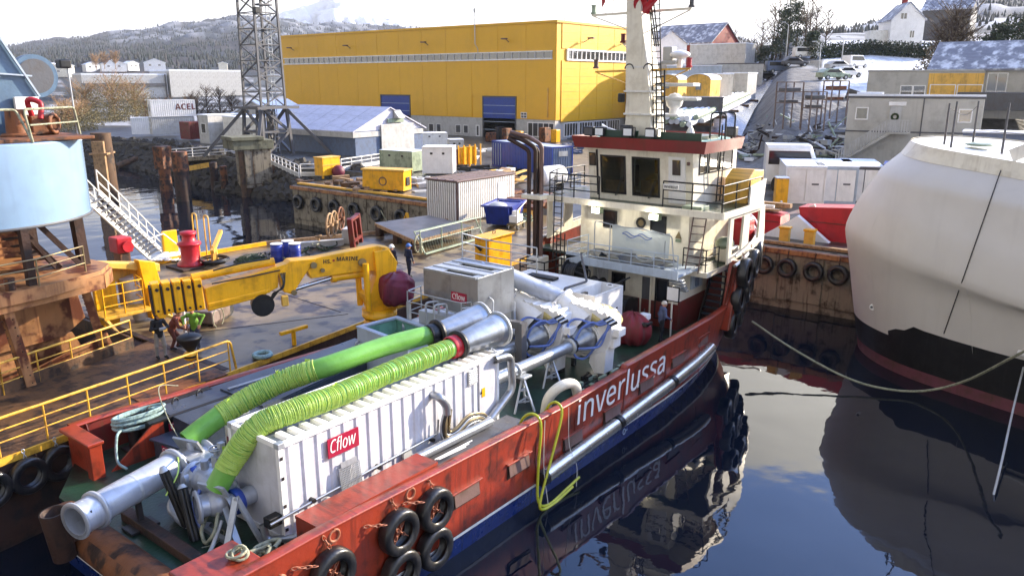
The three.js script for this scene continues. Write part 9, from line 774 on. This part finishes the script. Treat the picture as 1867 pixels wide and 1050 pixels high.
// own coordinates: faces +z, feet on y = 0; arms given as [elbow, hand] for each side; lean bends the trunk forward
function person(label, pos, ry, o) {
  const t = local('person', label, 'person', pos, ry); const { jacket, trousers, boots = '#151515', skin = '#b98468', arms, lean = 0, hair = '#2a1c14', head = 'hair', step = 0.08, squat = 0, turn = 0 } = o; const hipY = 0.93 - squat, sh = (x, y) => V(x, hipY + y * Math.cos(lean), y * Math.sin(lean) - squat * 0.4); const hz = -squat * 0.4; const bones = [];
  for (const s of [-1, 1]) { const f = V(s * 0.12, 0.09, s * step), kn = V(s * 0.125, 0.5 - squat * 0.35, s * step * 0.6 + 0.03 + squat * 0.6); bones.push(B([s * 0.09, hipY, hz], kn, 0.095, 0.068, trousers), B(kn, f, 0.066, 0.05, trousers), B(f, [f.x * 1.1, 0.05, f.z + 0.15], 0.052, 0.042, boots)); const S = sh(s * 0.185, 0.5), [e, h] = arms[s < 0 ? 0 : 1]; bones.push(B(sh(s * 0.09, 0.5), S, 0.075, 0.07, jacket), B(S, e, 0.066, 0.052, jacket), B(e, h, 0.05, 0.036, jacket)); const hv = vv(h), dir = hv.clone().sub(vv(e)).normalize(); bones.push(B(h, hv.clone().addScaledVector(dir, 0.07), 0.034, 0.03, skin)); for (let k = 0; k < 4; k++) bones.push(B(hv.clone().addScaledVector(dir, 0.07).add(V((k - 1.5) * 0.018, 0, 0)), hv.clone().addScaledVector(dir, 0.125 + (k % 3) * 0.008).add(V((k - 1.5) * 0.02, -0.03, 0)), 0.01, 0.009, skin)); bones.push(B(hv, hv.clone().addScaledVector(dir, 0.06).add(V(-s * 0.045, 0, 0.01)), 0.013, 0.01, skin)); }
  bones.push(B(sh(0, 0), sh(0, 0.22), 0.135, 0.14, jacket), B(sh(-0.05, 0.25), sh(0.05, 0.25), 0.13, 0.13, jacket), B(sh(0, 0.2), sh(0, 0.48), 0.14, 0.13, jacket), B(sh(0, 0.5), sh(0, 0.6), 0.06, 0.052, skin)); const body = fieldMesh(bones, 0.017, 0.05); part2(t, 'body', body);
  const H = sh(0, 0.7).add(V(0, 0, 0.02)); const hb = [B([0, 0.02, -0.01], [0, 0.05, 0], 0.088, 0.092, skin), B([0, -0.07, 0.035], [0, -0.03, 0.03], 0.055, 0.07, skin), B([0, 0.0, 0.09], [0, -0.02, 0.108], 0.012, 0.016, skin), B([-0.02, -0.055, 0.085], [0.02, -0.055, 0.085], 0.01, 0.01, '#8a4a40'), B([-0.09, 0, 0], [-0.092, 0.02, -0.01], 0.018, 0.016, skin), B([0.09, 0, 0], [0.092, 0.02, -0.01], 0.018, 0.016, skin), B([-0.034, 0.02, 0.082], [-0.034, 0.02, 0.084], 0.012, 0.012, '#2a2a2a'), B([0.034, 0.02, 0.082], [0.034, 0.02, 0.084], 0.012, 0.012, '#2a2a2a'), B([0, -0.15, -0.02], [0, -0.08, -0.01], 0.055, 0.055, skin)];
  const hg = fieldMesh(hb, 0.006, 0.02); hg.rotateX(lean * 0.6).rotateY(turn).translate(H.x, H.y, H.z); body; const hm = part2(t, 'head', hg);
  const cap = (r, y0, m, n2) => { const g = new THREE.SphereGeometry(r, 20, 12, 0, 6.283, 0, 1.75); g.scale(0.97, 1.05, 1.1).rotateX(-0.25 + lean * 0.6).rotateY(turn).translate(H.x, H.y + y0, H.z - 0.012); part(hm, n2, g, m); };
  const plain = (c) => new THREE.MeshStandardMaterial({ color: c, roughness: 0.7, side: THREE.DoubleSide }); if (head === 'helmet') { cap(0.128, 0.05, plain(hair), 'helmet'); part(hm, 'helmet_peak', new THREE.CylinderGeometry(0.14, 0.15, 0.012, 20).scale(0.95, 1, 1.2).translate(H.x, H.y + 0.045, H.z + 0.02), plain(hair)); } else if (head === 'hood') { cap(0.135, 0.03, plain(hair), 'hood'); part(hm, 'hood_edge', tor(0.1, 0.03, 6, 18).scale(1, 1.15, 1).translate(H.x, H.y - 0.02, H.z + 0.03), plain(hair)); } else cap(0.112, 0.035, plain(hair), 'hair');
  if (o.extra) o.extra(t, H); return t;
}
function part2(t, name, g) { const o = new THREE.Mesh(g, cloth); o.name = name; o.castShadow = o.receiveShadow = true; t.add(o); return o; }
const fc = (x, z, a = 0) => Math.atan2(CAM.x - x, CAM.z - z) + a;
person('person in black hooded jacket and grey trousers holding a camera on the walkway', [4.05, 1.6, -9.5], fc(4.05, -9.5, 0.35), { jacket: '#17171a', trousers: '#8a847c', arms: [[[-0.3, 1.18, 0.1], [-0.06, 1.22, 0.32]], [[0.3, 1.18, 0.1], [0.06, 1.22, 0.32]]], head: 'hood', hair: '#121214', lean: 0.05, extra: (t) => { part(t, 'camera', rb(-0.12, 0.12, 1.18, 1.28, 0.36, 0.46, 0.02), MT.galv); } });
person('dark haired person in red brown jacket bending beside the hooded one', [4.9, 1.6, -10.1], fc(4.9, -10.1, 1.3), { jacket: '#6e3222', trousers: '#5a2a20', arms: [[[-0.3, 0.95, 0.3], [-0.12, 0.8, 0.5]], [[0.3, 0.95, 0.3], [0.1, 0.8, 0.5]]], lean: 0.45, squat: 0.15, hair: '#16100c', extra: (t) => part(t, 'white_tube', cy([0.45, 0.5, 0.3], [0.4, 1.5, 0.35], 0.06, 0.06, 10), MT.whiteClean) });
person('person in bright green jacket and dark trousers reaching to the black bag', [5.45, 1.6, -9.55], fc(5.45, -9.55, -0.3), { jacket: '#66922a', trousers: '#2a2c40', arms: [[[-0.36, 1.25, 0.12], [-0.25, 1.05, 0.35]], [[0.4, 1.3, 0.05], [0.3, 1.02, 0.28]]], lean: 0.15, squat: 0.1, hair: '#2a2218' });
person('person in white helmet and dark blue overalls, left of two on the deck', [17.6, 1.6, -11.6], fc(17.6, -11.6, 2.6), { jacket: '#231c2c', trousers: '#1c1a26', arms: [[[-0.27, 1.15, -0.05], [-0.24, 0.9, 0.08]], [[0.27, 1.15, -0.05], [0.24, 0.9, 0.08]]], head: 'helmet', hair: '#e8e6e2' });
person('person in blue helmet and navy overalls, right of two on the deck', [18.3, 1.6, -11.1], fc(18.3, -11.1, 2.2), { jacket: '#16203e', trousers: '#141a30', arms: [[[-0.28, 1.15, 0], [-0.22, 0.9, 0.12]], [[0.28, 1.15, 0], [0.22, 0.9, 0.12]]], head: 'helmet', hair: '#3a64a8' });
person('grey haired person in grey blue jacket standing by the red cover', [18.75, 0.95, 3.15], fc(18.75, 3.15, 2.0), { jacket: '#4c5470', trousers: '#14161e', arms: [[[-0.29, 1.17, 0.05], [-0.18, 1.02, 0.3]], [[0.28, 1.15, 0.0], [0.25, 0.88, 0.1]]], hair: '#c8beb0', lean: 0.12 });
renderer.render(scene, camera);
